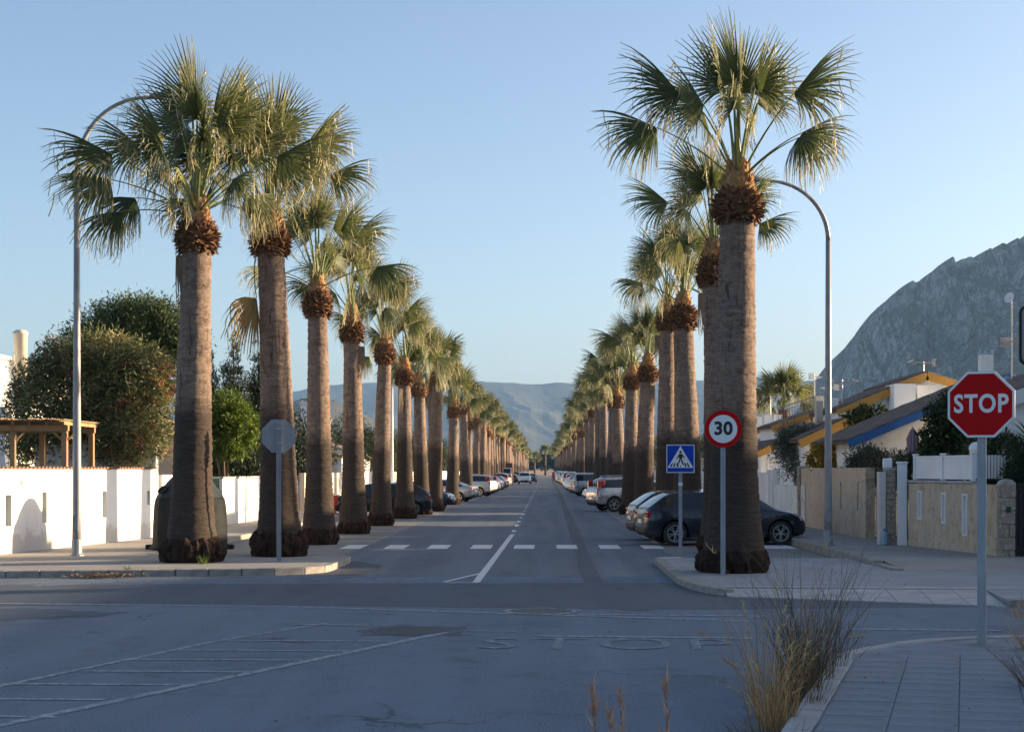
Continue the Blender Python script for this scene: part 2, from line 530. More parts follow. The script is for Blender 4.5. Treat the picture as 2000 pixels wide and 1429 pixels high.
# left corner pavement and the footway along the white walls
left_front = [(-60, 29.4), (-10.2, 31.05), (-5.6, 31.75)] + arc(-5.45, 33.0, 1.15, -80, 0, 6) + [(-4.25, 35.6)] + arc(-5.1, 36.2, 0.85, 0, 90, 5) + [(-8.7, 37.1), (-8.85, 37.4), (-8.85, 640)]
g = MB()
inner = [(p[0], p[1]) for p in left_front]
g.prism([(-60, 29.62)] + [(-10.2, 31.25), (-5.6, 31.95)] + arc(-5.45, 33.0, 0.95, -80, 0, 6) + [(-4.45, 35.6)] + arc(-5.1, 36.2, 0.65, 0, 90, 5) + [(-8.7, 36.9), (-9.05, 37.4), (-9.05, 640), (-13.2, 640), (-13.2, 44), (-60, 44)], -0.03, 0.13)
lp = struct(g.build('pavement_left', m_pave))
kerb_line(lp, left_front[:-1][1:], -0.03, 0.135, 0.2, 0.62, 1)
kerb_line(lp, [left_front[0], left_front[1]], -0.03, 0.135, 0.2, 1.0, 1)
kerb_line(lp, [(-8.85, 37.4), (-8.85, 90)], -0.03, 0.135, 0.2, 1.0, 1)
g = MB(); g.box(-9.05, -8.85, 90, 640, -0.03, 0.132); g.build('kerb_run', m_kerb, lp)
# right corner platform
plat = [(2.42, 36.0), (2.40, 31.6)] + [(2.40, 29.2), (2.50, 28.2), (2.66, 27.3), (2.92, 26.6)]
g = MB()
g.prism([(2.62, 36.0), (2.60, 31.6), (2.60, 29.2), (2.70, 28.3), (2.85, 27.5), (3.0, 27.1), (7.0, 26.6), (40, 26.2), (40, 31.6), (6.75, 32.0), (6.75, 36.0)], -0.03, 0.11)
rp = struct(g.build('pavement_corner', m_pave2))
kerb_line(rp, plat, -0.03, 0.115, 0.2, 0.55, 1)
# dropped kerb ramp
g = MB()
a0, a1 = (2.95, 26.35), (6.9, 24.35)
n = 8
for i in range(n):
    t0, t1 = i / n, (i + 1) / n
    f0 = (a0[0] + (a1[0] - a0[0]) * t0, a0[1] + (a1[1] - a0[1]) * t0); f1 = (a0[0] + (a1[0] - a0[0]) * t1, a0[1] + (a1[1] - a0[1]) * t1)
    b0 = (3.0 + 4.2 * t0, 27.35 - 0.35 * t0); b1 = (3.0 + 4.2 * t1, 27.35 - 0.35 * t1)
    me = MB()
    me.add([(f0[0] + 0.006, f0[1], -0.03), (f1[0] - 0.006, f1[1], -0.03), (f1[0] - 0.006, f1[1], 0.025), (f0[0] + 0.006, f0[1], 0.025),
            (b0[0] + 0.006, b0[1], -0.03), (b1[0] - 0.006, b1[1], -0.03), (b1[0] - 0.006, b1[1], 0.118), (b0[0] + 0.006, b0[1], 0.118)],
           [(0, 1, 2, 3), (3, 2, 6, 7), (0, 3, 7, 4), (1, 5, 6, 2), (4, 7, 6, 5)])
    me.build('ramp_slab', m_conc, rp)
kerb_line(rp, [(7.05, 24.45), (8.2, 25.2), (40, 25.9)], -0.03, 0.115, 0.2, 0.9, 1)
g = MB(); g.prism([(6.93, 24.42), (7.06, 24.5), (8.2, 25.3), (40, 26.0), (40, 26.4), (7.21, 26.95)], -0.03, 0.104); g.build('edge_fill', m_pave2, rp)
# footway in front of the stone walls
g = MB()
g.quad((6.93, 38, 0.20), (13, 38, 0.20), (13, 640, 0.20), (6.93, 640, 0.20)); g.quad((6.93, 33.4, 0.20), (40, 33.4, 0.20), (40, 38, 0.20), (6.93, 38, 0.20)); g.quad((6.93, 31.4, 0.112), (40, 31.4, 0.112), (40, 33.4, 0.20), (6.93, 33.4, 0.20))
g.add([(6.95, 31.4, -0.03), (6.95, 31.4, 0.112), (6.95, 33.4, 0.2), (6.95, 640, 0.2), (6.95, 640, -0.03)], [(0, 1, 2, 3, 4)])
rw = struct(g.build('pavement_right', m_pave))
kerb_line(rw, [(6.74, 60), (6.74, 33.4)], -0.03, 0.206, 0.2, 0.95, 1)
kerb_line(rw, [(6.74, 33.4), (6.74, 31.6)], -0.03, 0.15, 0.2, 0.6, 1)
g = MB(); g.box(6.74, 6.94, 60, 640, -0.03, 0.203); g.build('kerb_run', m_kerb, rw)

# near pavement at the camera's feet: 14 degrees off the avenue, built from slabs
PA = R(14.4)
npv = empty('pavement_near', (0, 0, 0)); struct(npv)
ux, uy = Vector((math.cos(-PA), math.sin(-PA))), Vector((math.sin(PA), math.cos(PA)))   # across, along
org = Vector((1.72, 12.0))              # kerb's outer edge at this point
def wl(a, b): q = org + ux * a + uy * b; return (q.x, q.y)
# bedding
fr = [(1650, 1272), (1700, 1259), (1760, 1250), (1830, 1245), (2000, 1238), (2150, 1236)]
front = [gp(x, y, 0.125)[:2] for x, y in fr]
e0 = wl(0.02, 0)
g = MB()
bl = wl(0.0, -14); br_ = wl(9.0, -14)
g.prism([bl, br_, (16, 19.0), *reversed([(p[0], p[1] - 0.02) for p in front])], -0.03, 0.105)
g.build('bedding', m_joint, npv)
# kerb
kerb_line(npv, [wl(0, -14), wl(0, 5.3)] , -0.03, 0.13, 0.22, 1.0, -1, mat=m_conc)
kerb_line(npv, [wl(0.0, 5.32)] + front[1:], -0.03, 0.128, 0.16, 0.7, -1, mat=m_conc)
# slabs
def inside(p, poly):
    c = False
    for i in range(len(poly)):
        a, b = poly[i], poly[i - 1]
        if (a[1] > p[1]) != (b[1] > p[1]) and p[0] < (b[0] - a[0]) * (p[1] - a[1]) / (b[1] - a[1]) + a[0]: c = not c
    return c
clip = [wl(0.24, -14), wl(8.5, -14), (16, 18.8)] + list(reversed([(p[0] + 0.03, p[1] - 0.2) for p in front]))
SW, SL = 0.52, 0.42
for i in range(0, 13):
    for j in range(-8, 22):
        a0_, b0_ = 0.235 + i * SW, -3.6 + j * SL
        cs = [wl(a0_ + 0.006, b0_ + 0.006), wl(a0_ + SW - 0.006, b0_ + 0.006), wl(a0_ + SW - 0.006, b0_ + SL - 0.006), wl(a0_ + 0.006, b0_ + SL - 0.006)]
        if not all(inside(c_, clip) for c_ in cs): continue
        me = MB()
        me.bbox(0.004, SW - 0.004, 0.004, SL - 0.004, -0.03, 0.0, 0.005)
        o = me.build('paving_slab', m_slab, npv, (*wl(a0_, b0_), 0.122 + rs.uniform(-0.003, 0.003)), (rs.uniform(-0.004, 0.004), rs.uniform(-0.004, 0.004), -PA))
g = MB()
cl2 = [(p[0], p[1]) for p in clip]
g.poly([(x, y, 0.110) for x, y in cl2]); g.build('infill', m_slab, npv)
# ============================================================ mountains and far ground
def fbm(x, y, z, oct=5, lac=2.1, gain=0.5):
    return noise.fractal((x, y, z), 1.0, lac, oct)
def ridged(x, y, z, oct=6):
    return noise.ridged_multi_fractal((x, y, z), 0.95, 2.1, oct, 1.0, 2.0)
def interp(t, tab):
    for (a, va), (b, vb) in zip(tab, tab[1:]):
        if t <= b: return va + (vb - va) * (t - a) / (b - a) if t >= a else va
    return tab[-1][1]
def grid_mesh(name, P, mat, smooth=False):
    nu, nv = len(P), len(P[0])
    vs = [p for row in P for p in row]
    fs = [(i * nv + j, (i + 1) * nv + j, (i + 1) * nv + j + 1, i * nv + j + 1) for i in range(nu - 1) for j in range(nv - 1)]
    me = bpy.data.meshes.new(name)
    me.from_pydata(vs, [], fs)
    me.materials.append(mat)
    if smooth: me.polygons.foreach_set('use_smooth', [True] * len(fs))
    return me
# limestone massif
m, nt, p = newmat('limestone_massif')
v = vecmap(nt)
n1 = nz(nt, v, 0.012, 8, 0.65)
n2 = nz(nt, vecmap(nt, (1, 1, 0.55)), 0.075, 8, 0.72, 0.8)
geo = nt.nodes.new('ShaderNodeNewGeometry')
sx = nt.nodes.new('ShaderNodeSeparateXYZ'); nt.links.new(geo.outputs['True Normal'], sx.inputs[0])
rock = ramp(nt, n2, [(0.36, (0.035, 0.038, 0.032)), (0.46, (0.17, 0.168, 0.16)), (0.55, (0.31, 0.305, 0.295)), (0.68, (0.45, 0.44, 0.42))])
n3 = nz(nt, vecmap(nt, (1, 1, 0.28)), 0.022, 7, 0.7, 1.5)
rock = mixc(nt, ramp(nt, n3, [(0.40, 0.85), (0.52, 0.0)]), rock, (0.045, 0.047, 0.042))  # darker vertical streaks put gully shading into the rock colour
scrub = ramp(nt, n2, [(0.38, (0.035, 0.045, 0.026)), (0.6, (0.12, 0.125, 0.085))])
ad = nt.nodes.new('ShaderNodeMath'); ad.operation = 'MULTIPLY_ADD'
nt.links.new(n1, ad.inputs[0]); ad.inputs[1].default_value = 0.7; nt.links.new(sx.outputs['Z'], ad.inputs[2])
f = ramp(nt, ad.outputs[0], [(0.80, 0.0), (1.0, 1.0)])
nt.links.new(mixc(nt, f, rock, scrub), p.inputs['Base Color'])
p.inputs['Roughness'].default_value = 0.95
p.inputs['Specular IOR Level'].default_value = 0.1
bump(nt, p, n2, 0.8, 6.0)
m_rock = m
D0 = 2600.0
sky_px = [(1520, 905), (1585, 880), (1618, 830), (1632, 785), (1646, 748), (1656, 715), (1668, 690), (1674, 662), (1690, 652), (1703, 656), (1708, 632), (1722, 608), (1738, 594), (1748, 574), (1768, 560),
          (1780, 548), (1795, 540), (1806, 537), (1815, 541), (1822, 528), (1845, 513), (1868, 503), (1900, 497), (1925, 494), (1947, 482), (1960, 474), (1978, 467), (2000, 457), (2080, 440), (2200, 430), (2500, 435), (3200, 450), (4300, 560), (4900, 905)]
ridge = [((x - CX) * D0 / F, (CY - y) * D0 / F + H) for x, y in sky_px]
P = []
X0, X1 = ridge[0][0], ridge[-1][0]
xs = [X0 + (820 - X0) * i / 420 for i in range(421)] + [820 + (X1 - 820) * (i / 90) for i in range(1, 91)]
for X in xs:
    hz = interp(X, ridge)
    row = []
    nv = 150
    tal = 0.40 + 0.16 * fbm(X * 0.004, 3.1, 0) + 0.10 * max(0.0, min(1.0, (X - 560) / 250))
    for j in range(nv + 1):
        t = j / nv                       # 0 at the ridge, 1 at the foot
        if t < 0.10:                     # behind the ridge is flat plateau falling away
            q = (0.10 - t) / 0.10
            y = D0 + 700 * q; z = hz * (1 - 0.55 * q * q)
            dsp = 0.25
        elif t < 0.6:                    # cliff
            q = (t - 0.10) / 0.5
            y = D0 - 190 * q - 60 * q * q; z = hz * (1 - (1 - tal) * q ** 0.72)
            dsp = 1.0
        else:                            # scree and scrub
            q = (t - 0.6) / 0.4
            y = D0 - 250 - 900 * q; z = hz * tal * (1 - q) ** 1.35
            dsp = 0.5 * (1 - q)
        amp = min(1.0, hz / 60.0) * dsp
        r = ridged(X * 0.011, y * 0.006, z * 0.007 + 5.0, 7) - 1.0
        gully = fbm(X * 0.016, z * 0.003, 1.7, 4)
        edge = min(1.0, max(0.0, (t - 0.10) * 4.0)) if t >= 0.10 else 0.0
        y2 = y - (r * 60 + gully * 70) * amp * edge
        z2 = z + fbm(X * 0.03, y * 0.02, z * 0.02, 5) * 11 * amp * edge + (fbm(X * 0.07, 2.2, 0.4, 6) * 8.0 + math.floor(fbm(X * 0.018, 0.3, 0.9, 2) * 4.0) * 3.0) * min(1.0, hz / 60) * (1 if t < 0.3 else 0)
        row.append((X, y2, z2 - 0.5))
    P.append(row)
struct(link('mountain', grid_mesh('mountain', P, m_rock)))
# long far range behind the avenue
m_hill = M('far_hill', (0.045, 0.05, 0.034), (0.085, 0.08, 0.06), 0.95, 0.004, spec=0.1, lo=0.3, hi=0.7, detail=9, c3=(0.065, 0.065, 0.047), bs=0.4, bscale=0.02)
D1 = 7600.0
hp = [(-900, 800), (-500, 760), (-100, 770), (300, 785), (470, 778), (585, 760), (620, 752), (690, 748), (760, 747), (850, 750), (950, 745), (1000, 744), (1035, 746), (1060, 748), (1110, 747), (1180, 752),
      (1290, 747), (1390, 741), (1480, 733), (1500, 737), (1530, 741), (1570, 744), (1640, 741), (1800, 730), (2200, 700), (3000, 720)]
rg = [((x - CX) * D1 / F, (CY - y) * D1 / F + H) for x, y in hp]
P = []
for i in range(361):
    X = rg[0][0] + (rg[-1][0] - rg[0][0]) * i / 360
    hz = interp(X, rg)
    row = []
    for j in range(61):
        t = j / 60
        if t < 0.1: q = (0.1 - t) / 0.1; y = D1 + 900 * q; z = hz * (1 - 0.5 * q)
        else: q = (t - 0.1) / 0.9; y = D1 - 1900 * q; z = hz * (1 - q) ** (1.25 + 0.3 * fbm(X * 0.002, 7, 0))
        a = max(0, 1 - abs(t - 0.45) / 0.6) * (0 if t < 0.1 else 1)
        sp = abs(fbm(X * 0.0026 + y * 0.0008, y * 0.0006, 2.0, 5))
        z += (fbm(X * 0.004, y * 0.0025, 0.5, 6) * 22 - sp * 55 * math.sin(min(1, max(0, (t - 0.1) / 0.6)) * PI)) * a
        if t <= 0.12: z += fbm(X * 0.006, 0, 0, 5) * 5
        row.append((X, y, max(z, -1.0) - 0.5))
    P.append(row)
struct(link('hills', grid_mesh('hills', P, m_hill)))
# nearer low spur, paler, left of the avenue
D2 = 3600.0
hp = [(300, 900), (420, 850), (520, 800), (580, 778), (630, 772), (660, 782), (720, 812), (800, 850), (900, 890), (960, 905)]
rg = [((x - CX) * D2 / F, (CY - y) * D2 / F + H) for x, y in hp]
P = []
for i in range(121):
    X = rg[0][0] + (rg[-1][0] - rg[0][0]) * i / 120
    hz = interp(X, rg); row = []
    for j in range(31):
        t = j / 30
        if t < 0.3: q = (0.3 - t) / 0.3; y = D2 + 500 * q; z = hz * (1 - 0.9 * q)
        else: q = (t - 0.3) / 0.7; y = D2 - 600 * q; z = hz * (1 - q) ** 1.3
        z += fbm(X * 0.006, y * 0.006, 3.0, 6) * 10 * (0.3 if t < 0.3 else 1 - q)
        row.append((X, y, z - 0.5))
    P.append(row)
struct(link('hill_spur', grid_mesh('hill_spur', P, m_hill)))
# ploughed rise that closes the avenue
m_field = M('ochre_field', (0.42, 0.27, 0.16), (0.30, 0.20, 0.12), 0.95, 0.3, bs=0.4, bscale=2)
g = MB()
N = 40
for i in range(N):
    x0, x1 = -120 + 240 * i / N, -120 + 240 * (i + 1) / N
    h0, h1 = 1.5 + 0.5 * fbm(x0 * 0.05, 1, 0), 1.5 + 0.5 * fbm(x1 * 0.05, 1, 0)
    g.quad((x0, 653, -0.1), (x1, 653, -0.1), (x1, 668, h1), (x0, 668, h0))
    g.quad((x0, 668, h0), (x1, 668, h1), (x1, 760, h1 + 0.3), (x0, 760, h0 + 0.3))
struct(g.build('field_bank', m_field))
# ============================================================ fan palms
def leaf_mat(name, stops, trans=0.3, tipcol=None, rough=0.55):
    m = bpy.data.materials.new(name); m.use_nodes = True; MATS[name] = m
    nt = m.node_tree; p = nt.nodes['Principled BSDF']; out = nt.nodes['Material Output']
    at = nt.nodes.new('ShaderNodeAttribute'); at.attribute_name = 'rnd'
    c = ramp(nt, at.outputs['Fac'], stops)
    if tipcol is not None:
        at2 = nt.nodes.new('ShaderNodeAttribute'); at2.attribute_name = 'tip'
        c = mixc(nt, at2.outputs['Fac'], c, tipcol)
    nt.links.new(c, p.inputs['Base Color'])
    p.inputs['Roughness'].default_value = rough
    p.inputs['Specular IOR Level'].default_value = 0.35
    tr = nt.nodes.new('ShaderNodeBsdfTranslucent')
    nt.links.new(c, tr.inputs['Color'])
    mx = nt.nodes.new('ShaderNodeMixShader'); mx.inputs[0].default_value = trans
    nt.links.new(p.outputs[0], mx.inputs[1]); nt.links.new(tr.outputs[0], mx.inputs[2])
    nt.links.new(mx.outputs[0], out.inputs['Surface'])
    return m
m_frond = leaf_mat('fan_leaf', [(0.0, (0.042, 0.060, 0.020)), (0.45, (0.085, 0.108, 0.034)), (0.8, (0.15, 0.165, 0.055)), (1.0, (0.26, 0.25, 0.09))], 0.30, (0.52, 0.45, 0.24))
m_dead = leaf_mat('dead_fan_leaf', [(0.0, (0.20, 0.12, 0.05)), (0.5, (0.34, 0.22, 0.07)), (1.0, (0.45, 0.33, 0.12))], 0.25, (0.42, 0.33, 0.17))
m_brown = leaf_mat('withered_leaf', [(0.0, (0.12, 0.07, 0.04)), (0.5, (0.2, 0.13, 0.08)), (1.0, (0.28, 0.2, 0.13))], 0.15, (0.3, 0.22, 0.14))
m_petiole = M('petiole', (0.20, 0.22, 0.07), (0.13, 0.16, 0.05), 0.5, 6)

class LeafMesh:
    def __init__(s): s.v, s.f, s.r, s.t, s.m = [], [], [], [], []
    def finish(s, name, mats):
        me = bpy.data.meshes.new(name)
        me.from_pydata(s.v, [], s.f)
        for mt in mats: me.materials.append(mt)
        me.polygons.foreach_set('material_index', s.m)
        a = me.attributes.new('rnd', 'FLOAT', 'POINT'); a.data.foreach_set('value', s.r)
        a = me.attributes.new('tip', 'FLOAT', 'POINT'); a.data.foreach_set('value', s.t)
        me.update()
        return me

def add_frond(L, elev, seed, az=0.0, nseg=46, across=3, stations=7, lp=1.35, lb=1.28, base=(0, 0, 0), scale=1.0, fil=40, age=None, mi=0, stiff=1.0):
    rd = random.Random(seed)
    if age is None: age = 1.0 - (elev + 5) / 95.0      # 0 young and upright .. 1 old and hanging
    age = min(max(age, 0), 1)
    Rz = Matrix.Rotation(az, 3, 'Z')
    B = Vector(base)
    def W(p): q = Rz @ (p * scale) + B; return (q.x, q.y, q.z)
    # petiole
    e = R(elev + 12)
    p = Vector((0.10, 0, 0)); pp = [p.copy()]; n = 6
    for i in range(n):
        e -= R(10 + 18 * age) / n
        p = p + Vector((math.cos(e), 0, math.sin(e))) * (lp / n); pp.append(p.copy())
    d = Vector((math.cos(e), 0, math.sin(e)))
    s = Vector((0, 1, 0))
    b0 = len(L.v)
    for i, q in enumerate(pp):
        w = 0.045 - 0.026 * i / n
        nn = Vector((-d.z, 0, d.x))
        for k, o in enumerate((s * w, nn * w * 0.5, -s * w, -nn * w * 0.5)):
            L.v.append(W(q + o)); L.r.append(0.5); L.t.append(0.12)
    for i in range(n):
        for k in range(4):
            a = b0 + i * 4; k2 = (k + 1) % 4
            L.f.append((a + k, a + k2, a + 4 + k2, a + 4 + k)); L.m.append(1)
    hub = pp[-1]
    nrm = Vector((-d.z, 0, d.x))
    if nrm.z < 0: nrm = -nrm
    span = R(106 + rd.uniform(-12, 12))
    beta = R(56 + 14 * age + rd.uniform(-8, 8))
    shade = rd.uniform(0.15, 0.75)
    droop0 = (0.16 + 1.2 * age ** 1.35) / stiff
    twist = rd.uniform(-0.25, 0.25)
    anchors = []
    for k in range(nseg):
        u = -1 + 2 * (k + 0.5) / nseg
        ph = u * span
        sd = s * math.cos(beta) - nrm * math.sin(beta) * (1 if u > 0 else -1)
        # each half folds down about the rib
        side = (s * (1 if u > 0 else -1)) * math.cos(beta) - nrm * math.sin(beta)
        dirv = (d * math.cos(ph) + side * abs(math.sin(ph))).normalized()
        dph = (-d * math.sin(abs(ph)) + side * math.cos(ph)).normalized()
        ln = lb * (0.66 + 0.34 * math.cos(ph * 0.9)) * rd.uniform(0.9, 1.06)
        hw = span / nseg * 1.04
        vdir = dirv.copy(); q = hub.copy() + dirv * 0.02
        st = stations; step = ln / (st - 1)
        rr = min(1, max(0, shade + rd.uniform(-0.22, 0.22)))
        split = rd.uniform(0.34, 0.47)
        drp = droop0 * rd.uniform(0.7, 1.35) * (0.45 + 2.0 * abs(u) ** 1.5)
        broken = rd.random() < 0.12 + 0.25 * age
        b0 = len(L.v)
        up = nrm if u * 0 == 0 else nrm
        for i in range(st):
            t = i / (st - 1)
            if t <= split: w = hw * ln * t
            else: w = hw * ln * split * (1 - (t - split) / (1 - split)) ** 0.8
            w = max(w, 0.004)
            if i > 0:
                g_ = drp * max(0, t - split * 0.75) ** 1.1 * (1.5 if not broken else 3.2) / (st - 1) * 7
                vdir = (vdir + Vector((0, 0, -1)) * g_ * 0.55 + dph * twist * 0.02).normalized()
                q = q + vdir * step
            if 0.4 < t < 0.95: anchors.append(q.copy())
            nl = vdir.cross(dph)
            if nl.z < 0: nl = -nl
            pl = 0.5 * w
            tip = min(1.0, max(0.0, (t - 0.50) / 0.42)) ** 1.2 * (0.15 + 0.9 * age) * (0.5 + 0.6 * abs(u))
            if across == 3:
                for o in (-dph * w, -nl * pl, dph * w):
                    L.v.append(W(q + o)); L.r.append(rr); L.t.append(tip)
            else:
                for o in (-dph * w, dph * w):
                    L.v.append(W(q + o)); L.r.append(rr); L.t.append(tip)
        for i in range(st - 1):
            for a in range(across - 1):
                x = b0 + i * across + a
                L.f.append((x, x + 1, x + across + 1, x + across)); L.m.append(mi)
    # dry threads that hang from the splits
    for k in range(fil):
        q = rd.choice(anchors).copy()
        ln = rd.uniform(0.12, 0.5) * (0.5 + 0.6 * age); w = rd.uniform(0.005, 0.012)
        sw = Vector((rd.uniform(-1, 1), rd.uniform(-1, 1), 0)) * 0.12
        b0 = len(L.v)
        ax = Vector((rd.uniform(-1, 1), rd.uniform(-1, 1), 0)).normalized() * w
        for i in range(3):
            c = q + Vector((0, 0, -1)) * ln * i / 2 + sw * (i / 2) ** 2
            for o in (-ax, ax):
                L.v.append(W(c + o)); L.r.append(0.8); L.t.append(0.95)
        for i in range(2):
            L.f.append((b0 + 2 * i, b0 + 2 * i + 1, b0 + 2 * i + 3, b0 + 2 * i + 2)); L.m.append(mi)

# frond library: one mesh for each pitch and variant
ELEVS = [87, 75, 63, 50, 36, 21, 4]
FROND = {}
for ei, e in enumerate(ELEVS):
    for k in range(3):
        L = LeafMesh()
        add_frond(L, e, 100 + ei * 10 + k, lp=1.50 + 0.14 * k + (0.12 if e < 50 else 0), lb=1.36 + 0.07 * (k - 1))
        FROND[(ei, k)] = L.finish('frond', [m_frond, m_petiole])
L = LeafMesh(); add_frond(L, -82, 777, lp=1.5, lb=1.35, age=1.0, stiff=2.0); FROND_DEAD = L.finish('dead_frond', [m_dead, m_petiole])
L = LeafMesh(); add_frond(L, -72, 778, lp=0.9, lb=1.05, age=1.0, stiff=1.2, nseg=40); FROND_BROWN = L.finish('withered_frond', [m_brown, m_brown])

# trunk surface: dense rings, pruned pale above, old dark fibre below about 3 m
m, nt, p = newmat('palm_trunk')
v = vecmap(nt, (3.2, 3.2, 22))
r1 = nz(nt, v, 1.0, 7, 0.72, 0.9)
v2 = vecmap(nt, (14, 14, 60)); r2 = nz(nt, v2, 1.0, 4, 0.6)
v3 = vecmap(nt, (1.2, 1.2, 1.0)); r3 = nz(nt, v3, 1.2, 4)
up = ramp(nt, r1, [(0.30, (0.060, 0.040, 0.034)), (0.46, (0.20, 0.142, 0.112)), (0.64, (0.37, 0.275, 0.21))])
up = mixc(nt, 0.45, up, ramp(nt, r2, [(0.32, (0.050, 0.034, 0.030)), (0.6, (0.33, 0.245, 0.19))]))
up = mixc(nt, 0.25, up, ramp(nt, r3, [(0.35, (0.16, 0.10, 0.08)), (0.65, (0.36, 0.27, 0.20))]))
crk = nz(nt, vecmap(nt, (13, 13, 1.6)), 1.0, 5, 0.65, 0.8)
up = mixc(nt, ramp(nt, crk, [(0.34, 0.75), (0.45, 0.0)]), up, (0.045, 0.030, 0.025))
bl = nz(nt, vecmap(nt, (4.5, 4.5, 7)), 1.0, 5, 0.7)
up = mixc(nt, ramp(nt, bl, [(0.36, 0.6), (0.5, 0.0)]), up, (0.085, 0.058, 0.046))
lo = ramp(nt, r1, [(0.30, (0.024, 0.018, 0.016)), (0.5, (0.066, 0.050, 0.041)), (0.7, (0.12, 0.092, 0.073))])
lo = mixc(nt, 0.4, lo, ramp(nt, r2, [(0.3, (0.022, 0.017, 0.015)), (0.65, (0.105, 0.080, 0.064))]))
tc = nt.nodes.new('ShaderNodeTexCoord'); sp = nt.nodes.new('ShaderNodeSeparateXYZ'); nt.links.new(tc.outputs['Object'], sp.inputs[0])
oi = nt.nodes.new('ShaderNodeObjectInfo')
ma = nt.nodes.new('ShaderNodeMath'); ma.operation = 'MULTIPLY_ADD'; nt.links.new(r3, ma.inputs[0]); ma.inputs[1].default_value = 0.9; nt.links.new(sp.outputs['Z'], ma.inputs[2])
mb = nt.nodes.new('ShaderNodeMath'); mb.operation = 'MULTIPLY_ADD'; nt.links.new(oi.outputs['Random'], mb.inputs[0]); mb.inputs[1].default_value = 0.6; nt.links.new(ma.outputs[0], mb.inputs[2])
mc = nt.nodes.new('ShaderNodeMapRange'); mc.inputs['From Min'].default_value = 3.65; mc.inputs['From Max'].default_value = 4.1; nt.links.new(mb.outputs[0], mc.inputs['Value'])
nt.links.new(mixc(nt, mc.outputs[0], lo, up), p.inputs['Base Color'])
p.inputs['Roughness'].default_value = 0.92
p.inputs['Specular IOR Level'].default_value = 0.15
hh = nt.nodes.new('ShaderNodeMath'); hh.operation = 'ADD'; nt.links.new(r1, hh.inputs[0]); nt.links.new(r2, hh.inputs[1])
bump(nt, p, hh.outputs[0], 0.9, 0.03)
m_trunk = m
m_root = M('palm_root_mass', (0.016, 0.011, 0.009), (0.055, 0.034, 0.024), 0.95, 14, bs=1.0, bscale=40, stretch=(1, 1, 0.35), spec=0.1)
m_boot = M('leaf_base', (0.055, 0.026, 0.016), (0.16, 0.080, 0.042), 0.85, 9, bs=0.6, bscale=50, c3=(0.28, 0.16, 0.09), lo=0.3, hi=0.7, spec=0.15)
m_boot2 = M('leaf_base_fresh', (0.24, 0.11, 0.045), (0.40, 0.22, 0.10), 0.85, 9, bs=0.6, bscale=50, c3=(0.46, 0.30, 0.15), lo=0.3, hi=0.7, spec=0.15)

PROF = [(0.0, 0.56), (0.25, 0.60), (0.5, 0.575), (0.8, 0.53), (1.2, 0.49), (1.8, 0.455), (2.6, 0.43), (3.5, 0.405), (4.6, 0.37), (5.6, 0.345), (6.6, 0.33), (7.2, 0.33)]
def trunk_mesh(seed, h, n=36, dz=0.035, rs_=1.0):
    """lathe with ring ledges; the lean and the waist differ from palm to palm"""
    rd = random.Random(seed)
    ox, oy = rd.uniform(0, 50), rd.uniform(0, 50)
    k = h / 6.7
    lean = (rd.uniform(-0.2, 0.2), rd.uniform(-0.2, 0.2))
    rows = int(h / dz)
    vs, fs = [], []
    for i in range(rows + 1):
        z = h * i / rows
        r = interp(z / k, PROF) * rs_
        ring = rd.choice((0.006, -0.005, 0.0, 0.003)) + rd.uniform(-0.004, 0.004)
        wob = 0.018 * fbm(ox, oy, z * 0.9, 3)
        for j in range(n):
            a = 2 * PI * j / n
            x, y = math.cos(a), math.sin(a)
            rr = r * (1 + wob + 0.025 * fbm(x * 1.1 + ox, y * 1.1 + oy, z * 0.5, 3)) + ring * (0.5 + abs(fbm(x * 2 + oy, y * 2, z * 3, 2)) * 1.6) + 0.013 * fbm(x * 6 + ox, y * 6, z * 14, 3)
            t = (z / h) ** 1.6
            vs.append((x * rr + lean[0] * t, y * rr + lean[1] * t, z))
    for i in range(rows):
        for j in range(n):
            j2 = (j + 1) % n
            fs.append((i * n + j, i * n + j2, (i + 1) * n + j2, (i + 1) * n + j))
    fs.append(tuple(range(rows * n, rows * n + n)))
    me = bpy.data.meshes.new('trunk'); me.from_pydata(vs, [], fs); me.materials.append(m_trunk); me.polygons.foreach_set('use_smooth', [True] * len(fs))
    return me, lean
def root_mesh(seed, n=64, rows=22, r0=0.60, hh=0.56):
    rd = random.Random(seed); o = rd.uniform(0, 90)
    vs, fs = [], []
    for i in range(rows + 1):
        t = i / rows; z = hh * t
        r = r0 * (1.0 + 0.05 * math.sin(t * PI) - 0.10 * t ** 3)
        for j in range(n):
            a = 2 * PI * j / n; x, y = math.cos(a), math.sin(a)
            rag = abs(fbm(x * 3 + o, y * 3, z * 2.2, 4)) * 0.13 + fbm(x * 11 + o, y * 11, z * 3.5, 3) * 0.045 + fbm(x * 2 + o, y * 2, 4.0, 2) * 0.06
            env = math.sin(min(1, t * 1.15 + 0.12) * PI * 0.92) if t < 0.86 else max(0, (1 - t) / 0.14) * 0.3
            rr = r + rag * env - (0.10 * ((t - 0.8) / 0.2) if t > 0.8 else 0)
            vs.append((x * rr, y * rr, z + (0.09 * fbm(x * 4 + o, y * 4, 0, 3) if t > 0.5 else 0)))
    for i in range(rows):
        for j in range(n):
            j2 = (j + 1) % n; fs.append((i * n + j, i * n + j2, (i + 1) * n + j2, (i + 1) * n + j))
    me = bpy.data.meshes.new('root_mass'); me.from_pydata(vs, [], fs); me.materials.append(m_root)
    return me
